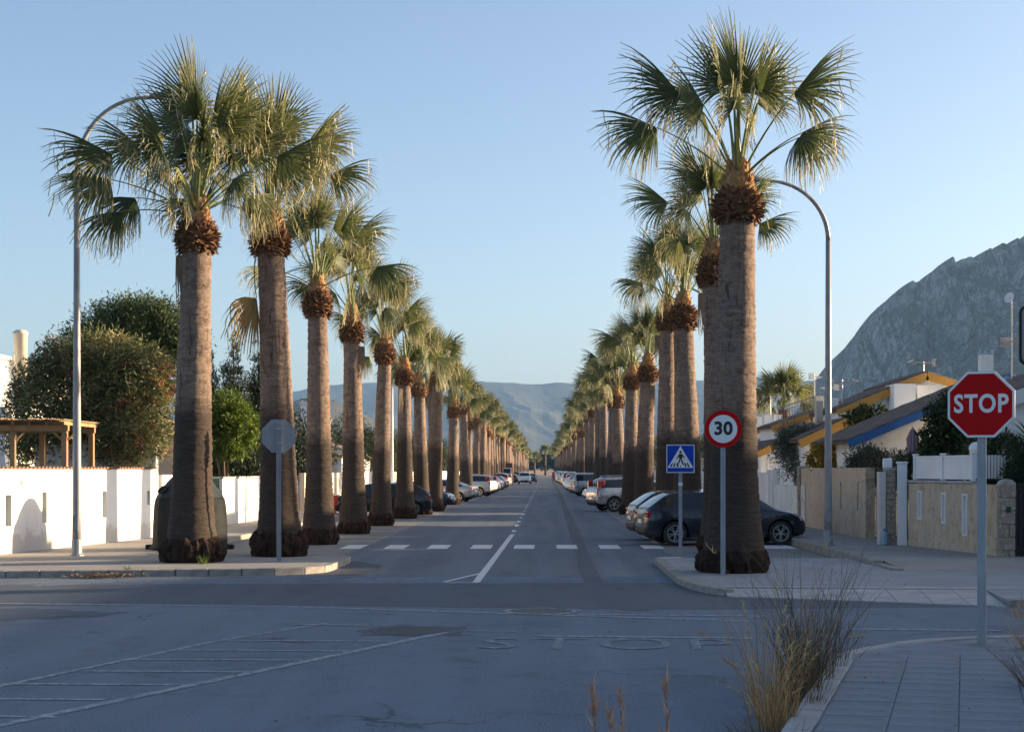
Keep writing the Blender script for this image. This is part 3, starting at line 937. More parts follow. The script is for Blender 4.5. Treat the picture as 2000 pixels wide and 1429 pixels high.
def boots_mesh(seed, dark=True, count=330):
    """cut leaf bases: a bulging collar of dark stubs, or the upright fresh stubs above it"""
    rd = random.Random(seed); g = MB()
    if dark:
        cp = [(0.30, -0.02), (0.35, 0.06), (0.39, 0.22), (0.40, 0.34), (0.35, 0.48), (0.28, 0.6)]
    else:
        cp = [(0.30, 0.42), (0.265, 0.58), (0.225, 0.78), (0.20, 0.95), (0.16, 1.10), (0.10, 1.16)]
    g.lathe(cp, 20)
    z0, z1 = (0.0, 0.56) if dark else (0.5, 1.08)
    tab = [(z, r) for r, z in cp]
    for k in range(count):
        t = (k + rd.random()) / count
        z = z0 + (z1 - z0) * t
        a = k * 2.39996 + rd.uniform(-0.25, 0.25)
        r = interp(z, tab) - 0.02
        if dark:
            pitch = R(-35 + 95 * t + rd.uniform(-22, 22)); ln = rd.uniform(0.09, 0.19); w = rd.uniform(0.03, 0.06)
        else:
            pitch = R(52 + 25 * t + rd.uniform(-12, 12)); ln = rd.uniform(0.10, 0.2); w = rd.uniform(0.035, 0.06)
        ra = Vector((math.cos(a), math.sin(a), 0)); ta = Vector((-math.sin(a), math.cos(a), 0))
        b = ra * r + Vector((0, 0, z))
        d = ra * math.cos(pitch) + Vector((0, 0, math.sin(pitch)))
        nn = d.cross(ta); th = 0.014
        mid = b + d * ln * 0.55 + nn * 0.01
        tip = b + d * ln + ta * rd.uniform(-0.03, 0.03) + nn * rd.uniform(-0.02, 0.03)
        vs = [b - ta * w + nn * th, b + ta * w + nn * th, b + ta * w - nn * th, b - ta * w - nn * th,
              mid - ta * w * 0.85 + nn * th, mid + ta * w * 0.85 + nn * th, mid + ta * w * 0.85 - nn * th, mid - ta * w * 0.85 - nn * th,
              tip - ta * w * rd.uniform(0.1, 0.6), tip + ta * w * rd.uniform(0.1, 0.6)]
        g.add([tuple(q) for q in vs], [(0, 1, 5, 4), (1, 2, 6, 5), (2, 3, 7, 6), (3, 0, 4, 7), (4, 5, 9, 8), (7, 6, 9, 8), (5, 6, 9), (4, 7, 8)])
    return g.mesh('leaf_base_collar' if dark else 'fresh_leaf_bases', m_boot if dark else m_boot2)
BOOT_D = [boots_mesh(20 + k) for k in range(3)]
BOOT_F = [boots_mesh(30 + k, False, 130) for k in range(3)]
ROOTM = [root_mesh(40 + k) for k in range(4)]
NARROW = [0, 0, 0, 1, 1, 1, 1, 2, 2, 2, 2, 3, 3, 3, 4, 4, 5]
MIX = [0, 0, 1, 1, 1, 2, 2, 2, 2, 3, 3, 3, 3, 4, 4, 4, 4, 5, 5, 5]

def near_palm(x, y, h, seed, label, z0=0.13, scale=1.0, mix=MIX, extra=None, az0=None, rootscale=1.0, girth=1.0):
    rd = random.Random(seed)
    t = thing('palm_tree', label, 'palm tree', (x, y, z0), 0, 'fan palms lining the avenue')
    me, lean = trunk_mesh(seed, h, rs_=girth)
    rootscale *= girth
    link('trunk', me, t)
    link('root_mass', ROOTM[seed % 4], t, (0, 0, -0.02), (0, 0, rd.uniform(0, 6)), (rootscale, rootscale, rd.uniform(0.85, 1.1)))
    top = Vector((lean[0], lean[1], h))
    gc = (0.25 + 0.75 * girth) * 1.06
    link('leaf_base_collar', BOOT_D[seed % 3], t, top + Vector((0, 0, -0.14)), (0, 0, rd.uniform(0, 6)), (gc, gc, rd.uniform(0.9, 1.15)))
    link('fresh_leaf_bases', BOOT_F[seed % 3], t, top + Vector((0, 0, -0.14)), (0, 0, rd.uniform(0, 6)), (gc, gc, 1.0))
    for k, ei in enumerate(mix):
        az = k * 2.39996 + rd.uniform(-0.3, 0.3) + seed
        zz = 0.98 - 0.06 * ei
        link('frond', FROND[(ei, rd.randrange(3))], t, top + Vector((0, 0, zz - 0.05)), (rd.uniform(-0.08, 0.08), rd.uniform(-0.08, 0.08), az), scale * rd.uniform(0.9, 1.08))
    for kind, az, dz in (extra if extra is not None else ([('b', rd.uniform(0, 6.3), 0.55)] if rd.random() < 0.5 else [])):
        link('withered_frond' if kind == 'b' else 'dead_frond', FROND_BROWN if kind == 'b' else FROND_DEAD, t, top + Vector((0.12 * math.cos(az), 0.12 * math.sin(az), dz)), (0, 0, az))
    return t
GL = 'tall fan palm in the row beside the white garden walls'
GR = 'tall fan palm in the row on the speed limit sign side'
near_palm(-7.37, 34.3, 6.62, 33, 'stout fan palm standing in front of the grey bell recycling container', rootscale=1.12, extra=[('b', R(200), 0.62)], mix=MIX + [2, 3, 4, 4, 5, 5, 5, 6, 1, 2], girth=0.90, scale=1.0)
near_palm(-5.90, 36.6, 6.85, 2, 'fan palm right behind the back of the octagonal sign', 0.13, extra=[('d', R(205), 0.35)], mix=NARROW + [2, 3, 4], girth=0.88, scale=0.94, rootscale=1.1)
near_palm(-6.18, 45.1, 6.42, 3, 'fan palm in the white garden wall row, next after the back-facing octagonal sign', 0.0, scale=0.92, girth=0.80, mix=NARROW + [5])
near_palm(-6.10, 52.6, 6.30, 4, 'fan palm beside the small red litter bin', 0.0, scale=0.88, girth=0.80, mix=NARROW + [5, 4])
near_palm(-5.98, 60.2, 6.10, 5, 'fan palm second beyond the small red litter bin', 0.0, scale=0.88, girth=0.74, mix=NARROW + [5, 5])
near_palm(-5.85, 68.9, 5.75, 6, 'fan palm directly before the black car parked nose out of the bays', 0.0, scale=0.84, girth=0.78, mix=NARROW + [5])
near_palm(3.62, 31.25, 6.78, 7, 'thick fan palm on the corner right behind the 30 speed limit sign', 0.11, rootscale=1.06, mix=[0, 0, 0, 1, 1, 1, 2, 2, 2, 3, 3, 3, 4, 4, 4, 5])
near_palm(4.36, 40.5, 6.75, 8, 'fan palm half hidden behind the corner palm of the 30 sign', 0.0, mix=NARROW, scale=0.85, girth=0.85)
near_palm(4.46, 50.6, 6.55, 9, 'fan palm right behind the pedestrian crossing sign', 0.0, scale=0.86, girth=0.92, mix=NARROW)
near_palm(4.28, 57.2, 7.05, 10, 'slim tall fan palm beside the one behind the pedestrian crossing sign', 0.0, scale=0.84, girth=0.80, mix=NARROW)
near_palm(4.15, 68.0, 5.85, 11, 'fan palm beside the silver estate car with tall red tail lights', 0.0, scale=0.80, girth=0.88, mix=NARROW)
near_palm(3.98, 75.5, 5.9, 12, 'fan palm rising behind the silver estate car with tall red tail lights', 0.0, scale=0.78, girth=0.80, mix=NARROW)

# the rest of both rows: trunk, collar and one joined crown each
CROWN = []
for c in range(4):
    L = LeafMesh(); rd = random.Random(300 + c)
    mix = [0, 0, 1, 1, 1, 1, 2, 2, 2, 2, 3, 3, 3, 4, 4, 4, 5, 5, 5]
    for k, ei in enumerate(mix):
        add_frond(L, ELEVS[ei] + rd.uniform(-6, 6), rd.randrange(9999), az=k * 2.39996 + rd.uniform(-0.3, 0.3), nseg=26, across=2, stations=6, lp=1.3, lb=1.3, base=(0, 0, 0.92 - 0.06 * ei), fil=16, scale=rd.uniform(0.9, 1.05))
    CROWN.append(L.finish('crown', [m_frond, m_petiole]))
TRK = [trunk_mesh(400 + c, 6.2, 18, 0.11) for c in range(4)]
BOOT_S = [boots_mesh(50 + k, True, 110) for k in range(2)]
BOOT_T = [boots_mesh(60 + k, False, 50) for k in range(2)]
def far_palm(x, y, rd, label):
    t = thing('palm_tree', label, 'palm tree', (x, y, -0.03), rd.uniform(0, 6.28), 'fan palms lining the avenue')
    t.rotation_euler = (R(rd.uniform(-1.8, 1.8)), R(rd.uniform(-1.8, 1.8)), t.rotation_euler[2])
    k = rd.randrange(4); s = rd.uniform(0.84, 1.14); w = rd.uniform(0.68, 0.86)
    link('trunk', TRK[k][0], t, scale=(w, w, s))
    link('root_mass', ROOTM[k], t, (0, 0, -0.02), scale=(w * 0.96, w * 0.96, 0.9))
    top = Vector((TRK[k][1][0] * w, TRK[k][1][1] * w, 6.2 * s))
    link('leaf_base_collar', BOOT_S[k % 2], t, top + Vector((0, 0, -0.14)), scale=(w * 1.2, w * 1.2, 1))
    link('fresh_leaf_bases', BOOT_T[k % 2], t, top + Vector((0, 0, -0.14)), scale=(w * 1.1, w * 1.1, 1))
    if rd.random() < 0.3: link('withered_frond', FROND_BROWN, t, top + Vector((0, 0, 0.5)), (0, 0, rd.uniform(0, 6.3)), 0.9)
    link('crown', CROWN[rd.randrange(4)], t, top, (0, 0, rd.uniform(0, 6.28)), rd.uniform(0.76, 0.98))
rd = random.Random(11)
y = 74.6
while y < 560:
    far_palm(-5.55 + rd.uniform(-0.22, 0.22), y, rd, GL)
    y += 7.7 + rd.uniform(-1.5, 1.5) if y < 360 else 12 + rd.uniform(-1, 1)
y = 83.0
while y < 560:
    far_palm(3.95 + rd.uniform(-0.25, 0.25), y, rd, GR)
    y += 7.8 + rd.uniform(-1.5, 1.5) if y < 360 else 12 + rd.uniform(-1, 1)
# ============================================================ walls, houses, gardens
m, nt, p = newmat('white_render')
v = vecmap(nt); cl = ramp(nt, nz(nt, v, 0.7, 5), [(0.35, (0.86, 0.85, 0.83)), (0.65, (0.80, 0.79, 0.77))])
run = nz(nt, vecmap(nt, (3.5, 3.5, 0.25)), 1.0, 5, 0.65)              # rain runs
cl = mixc(nt, ramp(nt, run, [(0.55, 0.0), (0.75, 0.35)]), cl, (0.50, 0.46, 0.41))
sz = nt.nodes.new('ShaderNodeSeparateXYZ'); nt.links.new(v, sz.inputs[0])
ma = nt.nodes.new('ShaderNodeMath'); ma.operation = 'MULTIPLY_ADD'; nt.links.new(nz(nt, v, 2.5, 5, 0.7), ma.inputs[0]); ma.inputs[1].default_value = -0.9; nt.links.new(sz.outputs['Z'], ma.inputs[2])
cl = mixc(nt, ramp(nt, ma.outputs[0], [(0.0, 0.5), (0.16, 0.0)]), cl, (0.40, 0.35, 0.30))   # splashed dirt at the foot
nt.links.new(cl, p.inputs['Base Color']); p.inputs['Roughness'].default_value = 0.9; bump(nt, p, nz(nt, v, 40, 4), 0.25, 0.02)
m_wall = m
m_wall2 = M('white_render_aged', (0.74, 0.73, 0.71), (0.60, 0.59, 0.57), 0.9, 1.1, bs=0.25, bscale=40)
m_cream = M('cream_render', (0.66, 0.58, 0.47), (0.56, 0.49, 0.40), 0.9, 1.0, bs=0.2, bscale=40)
m_terra = M('terracotta', (0.34, 0.19, 0.12), (0.22, 0.13, 0.09), 0.85, 6, c3=(0.40, 0.27, 0.18), bs=0.4, bscale=50)
m_rooft = M('roof_tile_brown', (0.17, 0.12, 0.095), (0.11, 0.085, 0.07), 0.9, 2.5, c3=(0.24, 0.18, 0.14), bs=0.4, bscale=40)
m_ochre = M('ochre_paint', (0.52, 0.27, 0.055), (0.44, 0.225, 0.05), 0.75, 2)
m_bluep = M('blue_paint', (0.030, 0.13, 0.36), (0.025, 0.10, 0.28), 0.7, 2)
m_wood = M('pergola_timber', (0.46, 0.27, 0.12), (0.32, 0.18, 0.085), 0.75, 4, stretch=(1, 1, 0.2), bs=0.3, bscale=30)
m_reed = M('reed_roof', (0.46, 0.34, 0.20), (0.32, 0.22, 0.13), 0.95, 20, bs=0.8, bscale=60)
m_green = M('green_railing', (0.012, 0.05, 0.042), (0.01, 0.035, 0.03), 0.5, 5)
m_black = M('black_paint', (0.012, 0.012, 0.013), (0.02, 0.02, 0.021), 0.5, 8)
m_grey = M('grey_metal', (0.22, 0.23, 0.24), (0.17, 0.18, 0.19), 0.5, 6, metal=0.3)
m_galv = M('galvanised', (0.40, 0.41, 0.42), (0.30, 0.31, 0.33), 0.45, 7, metal=0.55, bs=0.05)
m_pvc = M('white_pvc', (0.78, 0.79, 0.80), (0.72, 0.73, 0.75), 0.4, 2)
m_ac = M('meter_box', (0.62, 0.58, 0.55), (0.55, 0.51, 0.48), 0.6, 3)
m, nt, p = newmat('dark_glass')
v = vecmap(nt); nt.links.new(ramp(nt, nz(nt, v, 1.5), [(0.3, (0.012, 0.016, 0.02)), (0.7, (0.03, 0.036, 0.042))]), p.inputs['Base Color'])
p.inputs['Roughness'].default_value = 0.06; p.inputs['Specular IOR Level'].default_value = 0.6
m_glass = m
# buff stone cladding with vertical tooling and rust runs
m, nt, p = newmat('buff_stone')
v = vecmap(nt, (11, 11, 2.2)); a = nz(nt, v, 1.0, 8, 0.72, 1.2)
v2 = vecmap(nt, (1.6, 1.6, 0.7)); b = nz(nt, v2, 1.0, 5, 0.6)
c1 = ramp(nt, a, [(0.30, (0.10, 0.07, 0.045)), (0.42, (0.40, 0.30, 0.205)), (0.56, (0.60, 0.49, 0.37)), (0.68, (0.46, 0.35, 0.245)), (0.78, (0.24, 0.16, 0.10))])
c2 = ramp(nt, b, [(0.36, (0.30, 0.17, 0.08)), (0.46, (0.52, 0.41, 0.29)), (0.60, (0.50, 0.45, 0.38)), (0.7, (0.30, 0.27, 0.23))])
c3_ = ramp(nt, nz(nt, vecmap(nt, (5, 5, 4)), 1.0, 6, 0.7), [(0.34, (0.16, 0.10, 0.06)), (0.48, (0.56, 0.44, 0.31)), (0.62, (0.62, 0.54, 0.44))])
nt.links.new(mixc(nt, 0.4, mixc(nt, 0.45, c1, c2), c3_), p.inputs['Base Color']); p.inputs['Roughness'].default_value = 0.92
bump(nt, p, a, 0.9, 0.03); m_stone = m
m_block = M('rubble_stone', (0.42, 0.35, 0.27), (0.27, 0.21, 0.155), 0.9, 6, c3=(0.36, 0.33, 0.30), bs=0.8, bscale=25)
m_coping = M('coping_mortar', (0.46, 0.43, 0.39), (0.30, 0.28, 0.25), 0.9, 5, bs=0.4, bscale=30)

def wall_uv(A, B, px, py):
    """where the ray through a pixel meets the vertical plane over A-B: distance along, height"""
    ax, ay = A; dx, dy = B[0] - A[0], B[1] - A[1]; ln = math.hypot(dx, dy); dx /= ln; dy /= ln
    k = (px - CX) / F
    # ax + u dx = k (ay + u dy)
    u = (k * ay - ax) / (dx - k * dy)
    d = ay + u * dy
    return u, H - (py - CY) * d / F
def holed(L, h0, h1, T, holes, m=0):
    """upright wall in local X (length), Y (thickness), Z with real openings"""
    g = MB()
    xs = sorted({0.0, L} | {x for q in holes for x in q[:2]})
    zs = sorted({h0, h1} | {z for q in holes for z in q[2:4]})
    def solid(i, j):
        if i < 0 or j < 0 or i >= len(xs) - 1 or j >= len(zs) - 1: return False
        cx, cz = (xs[i] + xs[i + 1]) / 2, (zs[j] + zs[j + 1]) / 2
        return not any(q[0] < cx < q[1] and q[2] < cz < q[3] for q in holes)
    for i in range(len(xs) - 1):
        for j in range(len(zs) - 1):
            if not solid(i, j): continue
            x0, x1, z0, z1 = xs[i], xs[i + 1], zs[j], zs[j + 1]
            g.quad((x0, 0, z0), (x1, 0, z0), (x1, 0, z1), (x0, 0, z1), m); g.quad((x0, T, z0), (x0, T, z1), (x1, T, z1), (x1, T, z0), m)
            if not solid(i - 1, j): g.quad((x0, 0, z0), (x0, 0, z1), (x0, T, z1), (x0, T, z0), m)
            if not solid(i + 1, j): g.quad((x1, 0, z0), (x1, T, z0), (x1, T, z1), (x1, 0, z1), m)
            if not solid(i, j - 1): g.quad((x0, 0, z0), (x0, T, z0), (x1, T, z0), (x1, 0, z0), m)
            if not solid(i, j + 1): g.quad((x0, 0, z1), (x1, 0, z1), (x1, T, z1), (x0, T, z1), m)
    return g
def frame_of(A, B): return math.atan2(B[1] - A[1], B[0] - A[0])
def barrel(name='coping_tile', ln=0.34, r=0.10, n=7):
    g = MB(); vs = []
    for y in (0, ln):
        rr = r if y == 0 else r * 0.86
        for k in range(n + 1):
            a = PI * k / n; vs.append((rr * math.cos(a), y, rr * math.sin(a) * 0.62))
    g.add(vs, [(k, k + 1, n + 2 + k, n + 1 + k) for k in range(n)] + [tuple(range(n + 1)), tuple(range(n + 1, 2 * n + 2))])
    return g.mesh(name, m_terra, True)
TILE = barrel()

def garden_wall(name, label, A, B, z0, z1, T, mat, slots=(), coping=None, side=1, slotcol=None, cap=0.0, group=None):
    """wall from A to B; the street face is local y = 0"""
    L = math.hypot(B[0] - A[0], B[1] - A[1])
    t = thing(name, label, 'wall', (A[0], A[1], 0), frame_of(A, B), group)
    holed(L, z0, z1, T, [(u0, u1, a, b) for (u0, u1, a, b) in slots]).build('wall_body', mat, t)
    for (u0, u1, a, b) in slots:
        g = MB(); g.box(u0, u1, T * 0.55, T * 0.55 + 0.02, a, b)
        g.build('slot_panel', slotcol or m_green, t)
    if coping == 'tile':
        n = int(L / 0.205)
        for k in range(n):
            o = link('coping_tile', TILE, t, ((k + 0.5) * L / n, -0.06, z1 + 0.012), (R(-2) + rs.uniform(-0.03, 0.03), 0, rs.uniform(-0.03, 0.03)), (1, (T + 0.12) / 0.34, 1))
    elif coping == 'cap':
        g = MB(); g.bbox(-0.03, L + 0.03, -0.04, T + 0.04, z1 + 0.001, z1 + 0.07, 0.012); g.build('coping', m_coping, t)
    return t, L
# ---------------- left side
near, far = (-12.55, 35.2), (-11.05, 46.7)
sl_ = []
for px, y0, y1, w in ((17, 966, 1027, 0.30), (87, 961, 1021, 0.26), (204, 959, 1010, 0.26), (290, 958, 985, 0.2)):
    u, za = wall_uv(near, far, px, y1); _, zb = wall_uv(near, far, px, y0); sl_.append((u - w / 2, u + w / 2, za, zb))
wl_t, Lw = garden_wall('garden_wall', 'long white garden wall topped with terracotta tiles beside the pergola', near, far, 0.1, 2.06, 0.24, m_wall, sl_, 'tile')
for px, y0, y1, w, mt in ((266, 984, 1022, 0.3, m_cream), (253, 1013, 1043, 0.18, m_cream)):
    u, za = wall_uv(near, far, px, y1); _, zb = wall_uv(near, far, px, y0)
    g = MB(); g.bbox(u - w / 2, u + w / 2, -0.012, 0.02, za, zb, 0.006); g.build('meter_door', mt, wl_t)
# the wall's local frame: x along (near to far), y = +90deg of that = towards -X: local y=0 is the street face
garden_wall('garden_wall', 'plain white return wall of the pergola garden facing the cross street', (-40, 34.6), (-12.75, 35.2), 0.1, 2.04, 0.24, m_wall, (), 'tile')
tdiv = thing('garden_wall', 'taller white dividing wall behind the oleander bush', 'wall', (-14.6, 47.1, 0))
g = MB(); g.box(0, 3.45, 0, 0.28, 0.05, 2.72); g.build('wall_body', m_wall2, tdiv)
g = MB(); g.bbox(-0.03, 3.5, -0.04, 0.32, 2.722, 2.79, 0.01); g.build('coping', m_wall, tdiv)
def lw(label, n0, f0, z1, slots_px=(), mat=m_wall, coping=None):
    ss = []
    for px, y0, y1, w in slots_px:
        u, za = wall_uv(n0, f0, px, y1); _, zb = wall_uv(n0, f0, px, y0); ss.append((u - w / 2, u + w / 2, za, zb))
    return garden_wall('garden_wall', label, n0, f0, 0.1, z1, 0.22, mat, ss, coping)
lw('low white garden wall hidden behind the bell recycling container', (-11.06, 47.5), (-11.02, 54.2), 1.9)
lw('white garden wall with a narrow slot beside the dark green gate', (-11.02, 56.2), (-10.98, 63.5), 1.74, [(482, 952, 996, 0.22)], coping='cap')
gt = thing('garden_gate', 'dark green metal gate between two white garden walls', 'gate', (-11.1, 54.25, 0.13), R(90))
for k in range(14):
    g = MB(); g.box(0.06 + k * 0.135, 0.09 + k * 0.135, 0, 0.03, 0.05, 1.7); g.build('bar', m_green, gt)
for z in (0.12, 0.9, 1.62):
    g = MB(); g.box(0.02, 1.9, -0.012, -0.001, z, z + 0.06); g.build('rail', m_green, gt)
lw('white garden wall segment beyond the red litter bin', (-10.98, 64.6), (-10.95, 73), 1.6, mat=m_wall)
tr = thing('picket_fence', 'white picket railing on the wall beyond the red litter bin', 'fence', (-11.08, 64.7, 1.6), R(90))
for k in range(40):
    g = MB(); g.box(k * 0.205, k * 0.205 + 0.06, 0, 0.03, 0.06, 0.62); g.build('picket', m_pvc, tr)
for z in (0.0, 0.45):
    g = MB(); g.box(0, 8.2, 0.031, 0.06, z, z + 0.06); g.build('rail', m_pvc, tr)
lw('cream garden wall behind the parked black car and palms', (-10.95, 75), (-10.95, 104), 1.9, mat=m_cream)
lw('far white garden wall running beside the parked cars', (-10.95, 106), (-10.95, 190), 1.9, mat=m_wall2)
lw('farthest pale garden wall of the tree lined avenue', (-10.95, 194), (-10.95, 420), 1.9, mat=m_cream)

# pergola
pg = thing('pergola', 'timber pergola with a reed roof behind the white wall', 'pergola', (0, 0, 0))
for px in (25.5, 126.5):
    x = (px - CX) * 42.5 / F
    g = MB(); g.bbox(x - 0.07, x + 0.07, 42.43, 42.57, 0.0, 3.05, 0.008); g.build('post', m_wood, pg)
    g = MB(); g.bbox(x - 0.07, x + 0.07, 44.93, 45.07, 0.0, 3.05, 0.008); g.build('post', m_wood, pg)
    for s in (-1, 1):
        g = MB(); g.tube([(x + s * 0.30, 42.5, 3.03), (x, 42.5, 2.75)], 0.03, 4); g.build('brace', m_wood, pg)
for yy in (42.5, 45.0):
    g = MB(); g.bbox(-16.0, -12.32, yy - 0.06, yy + 0.06, 3.052, 3.21, 0.01); g.build('beam', m_wood, pg)
for k in range(9):
    g = MB(); x = -15.9 + k * 0.435; g.box(x, x + 0.07, 42.2, 45.3, 3.212, 3.29); g.build('rafter', m_wood, pg)
rdp = random.Random(8); g = MB()
for k in range(240):
    x = -16.1 + k * 0.0158; z = 3.305 + rdp.uniform(0, 0.05); g.tube([(x, 42.0 + rdp.uniform(-0.1, 0.1), z + rdp.uniform(-0.02, 0.02)), (x + rdp.uniform(-0.05, 0.05), 45.4 + rdp.uniform(-0.1, 0.1), z)], 0.012, 4, cap=False)
o = g.build('reed_cover', m_reed, pg); o['kind'] = 'stuff'

# ---------------- houses
def xz_prism(g, poly, y0, y1, m=0):
    n = len(poly)
    vs = [(x, y0, z) for x, z in poly] + [(x, y1, z) for x, z in poly]
    g.add(vs, [tuple(range(n)), tuple(range(n, 2 * n))[::-1]] + [(i, (i + 1) % n, n + (i + 1) % n, n + i)[::-1] for i in range(n)], m)
def roof_slope(t, a, b, y0, y1, verge=None, name='roof', tile=0.26, th=0.10, mat=None, vh=0.26, over=0.22, white_under=False):
    """tiled slope from a=(x,z) low to b=(x,z) high, running y0..y1, with coloured verge boards"""
    ax, az = a; bx, bz = b
    dx, dz = bx - ax, bz - az; ln = math.hypot(dx, dz); nx, nz_ = -dz / ln, dx / ln
    if nz_ < 0: nx, nz_ = -nx, -nz_
    Y0, Y1 = y0 - over, y1 + over
    n = max(2, int((Y1 - Y0) / tile) * 6)
    g = MB(); vs, fs = [], []
    courses = max(2, int(ln / 0.36))
    for c in range(courses + 1):
        t_ = c / courses
        for k in range(n + 1):
            y = Y0 + (Y1 - Y0) * k / n
            hgt = th + 0.035 * abs(math.sin(PI * (y - Y0) / tile)) + (0.02 * (c % 2))
            vs.append((ax + dx * t_ + nx * hgt, y, az + dz * t_ + nz_ * hgt))
    for c in range(courses):
        for k in range(n):
            i = c * (n + 1) + k; fs.append((i, i + 1, i + n + 2, i + n + 1))
    g.add(vs, fs)
    g.add([(ax, Y0, az), (bx, Y0, bz), (bx, Y1, bz), (ax, Y1, az)], [(0, 1, 2, 3)])
    for y in (Y0, Y1):
        g.add([(ax, y, az), (bx, y, bz), (bx + nx * th, y, bz + nz_ * th), (ax + nx * th, y, az + nz_ * th)], [(0, 1, 2, 3)])
    g.add([(ax, Y0, az), (ax, Y1, az), (ax + nx * th, Y1, az + nz_ * th), (ax + nx * th, Y0, az + nz_ * th)], [(0, 1, 2, 3)])
    g.add([(bx, Y0, bz), (bx, Y1, bz), (bx + nx * th, Y1, bz + nz_ * th), (bx + nx * th, Y0, bz + nz_ * th)], [(0, 1, 2, 3)])
    r = g.build(name, mat or m_rooft, t)
    if verge is not None:
        for y, s in ((Y0, -1), (Y1, 1)):
            g = MB(); p0, p1 = (ax - nx * vh, az - nz_ * vh), (bx - nx * vh, bz - nz_ * vh); q1, q0 = (bx + nx * (th - 0.01), bz + nz_ * (th - 0.01)), (ax + nx * (th - 0.01), az + nz_ * (th - 0.01))
            xz_prism(g, [p0, p1, q1, q0], min(y, y + s * 0.06) - 0.003, max(y, y + s * 0.06) + 0.003)
            g.build('verge_board', verge, r)
    return r
def window(t, x0, x1, y, z0, z1, face=-1, mat=None, axis='y', shutter=False):
    """framed window standing 2 cm proud of the wall plane"""
    fr = 0.06
    def bx(g, a0, a1, d0, d1, c0, c1):
        d0, d1 = (y + face * d0, y + face * d1); d0, d1 = min(d0, d1), max(d0, d1)
        if axis == 'y': g.box(a0, a1, d0, d1, c0, c1)
        else: g.box(d0, d1, a0, a1, c0, c1)
    g = MB(); bx(g, x0, x1, 0.002, 0.03, z0, z0 + fr); bx(g, x0, x1, 0.002, 0.03, z1 - fr, z1); bx(g, x0, x0 + fr, 0.002, 0.031, z0 + fr, z1 - fr); bx(g, x1 - fr, x1, 0.002, 0.031, z0 + fr, z1 - fr)
    w = g.build('window', mat or m_pvc, t)
    g = MB(); bx(g, x0 + fr, x1 - fr, 0.004, 0.012, z0 + fr, z1 - fr); g.build('pane', m_glass, w)
    g = MB(); bx(g, x0 - 0.05, x1 + 0.05, 0.002, 0.09, z0 - 0.05, z0 - 0.002); g.build('sill', m_wall2, w)
def chimney(t, x0, x1, y0, y1, z0, z1, mat=None, cap=True):
    g = MB(); g.box(x0, x1, y0, y1, z0, z1)
    c = g.build('chimney', mat or m_wall2, t)
    if cap:
        g = MB(); g.bbox(x0 - 0.06, x1 + 0.06, y0 - 0.06, y1 + 0.06, z1 + 0.001, z1 + 0.07, 0.01); g.build('chimney_cap', mat or m_wall2, c)
        for sx in (x0 + 0.05, x1 - 0.09):
            g = MB(); g.box(sx, sx + 0.04, y0 + 0.05, y1 - 0.05, z1 + 0.071, z1 + 0.2); g.build('flue_side', mat or m_wall2, c)
        g = MB(); g.bbox(x0 - 0.04, x1 + 0.04, y0 - 0.04, y1 + 0.04, z1 + 0.201, z1 + 0.25, 0.01); g.build('flue_lid', m_terra, c)
    return c
# -- right side terrace
h = thing('house', 'white house with a bright blue verge board behind the stone wall with the bottle', 'house', (0, 0, 0))
g = MB(); xz_prism(g, [(9.3, 0.05), (15.5, 0.05), (15.5, 4.2), (13.6, 4.70), (9.3, 2.94)], 48.3, 54.2); g.build('wall', m_wall, h)
roof_slope(h, (8.9, 2.82), (13.6, 4.74), 48.1, 54.2, m_bluep, vh=0.13)
roof_slope(h, (16.0, 4.1), (13.6, 4.74), 48.1, 54.2, m_bluep, vh=0.13)
g = MB(); xz_prism(g, [(9.05, 2.58), (13.5, 4.40), (13.5, 4.56), (9.05, 2.74)], 47.97, 48.29); g.build('soffit_band', m_wall, h)
window(h, 10.6, 11.6, 48.3, 1.1, 2.2); window(h, 13.0, 14.0, 48.3, 1.1, 2.2)
h = thing('house', 'white terraced house with ochre verges stepping up to a small gabled top storey', 'house', (0, 0, 0))
g = MB(); xz_prism(g, [(8.95, 0.05), (17.0, 0.05), (17.0, 4.0), (10.35, 4.0), (10.35, 3.75), (8.95, 3.12)], 56.3, 63.0); g.build('wall', m_wall, h)
roof_slope(h, (8.7, 2.98), (10.33, 3.72), 56.1, 62.8, m_ochre, name='roof', vh=0.2)
g = MB(); xz_prism(g, [(10.36, 4.0), (12.52, 4.0), (12.52, 5.0), (10.36, 4.12)], 57.6, 63.0); g.build('wall', m_wall, h)
roof_slope(h, (10.25, 4.06), (12.40, 4.94), 57.5, 63.0, m_ochre, vh=0.2)
g = MB(); xz_prism(g, [(12.53, 4.0), (16.2, 4.0), (16.2, 5.0), (14.1, 5.52), (12.53, 4.98)], 60.6, 66); g.build('wall', m_wall, h)
roof_slope(h, (12.9, 5.12), (14.1, 5.55), 60.5, 66, m_ochre, vh=0.2)
roof_slope(h, (16.4, 4.85), (14.1, 5.55), 60.5, 66, m_ochre, vh=0.2)
g = MB(); g.box(12.1, 12.85, 56.6, 58.0, 3.5, 5.02); g.build('stair_block', m_wall, h)
g = MB(); g.box(13.05, 14.0, 57.2, 60.5, 3.6, 5.0); g.build('stair_block', m_wall2, h)
g = MB(); g.box(12.53, 14.9, 57.9, 60.58, 3.6, 4.25); g.build('terrace_wall', m_wall, h)
window(h, 57.6, 58.2, 13.05, 4.25, 4.8, -1, axis='x')
g = MB(); g.bbox(12.75, 12.98, 57.1, 57.4, 3.9, 4.62, 0.02, jit=0.01); g.build('stone_pillar', m_block, h)
chimney(h, 10.42, 10.72, 59.6, 60.0, 3.9, 4.66, m_wall, cap=False)
chimney(h, 9.92, 10.16, 59.6, 60.0, 3.4, 4.55, m_cream, cap=False)
window(h, 9.6, 10.2, 56.3, 1.2, 2.3); window(h, 11.2, 12.4, 56.3, 1.2, 2.5)
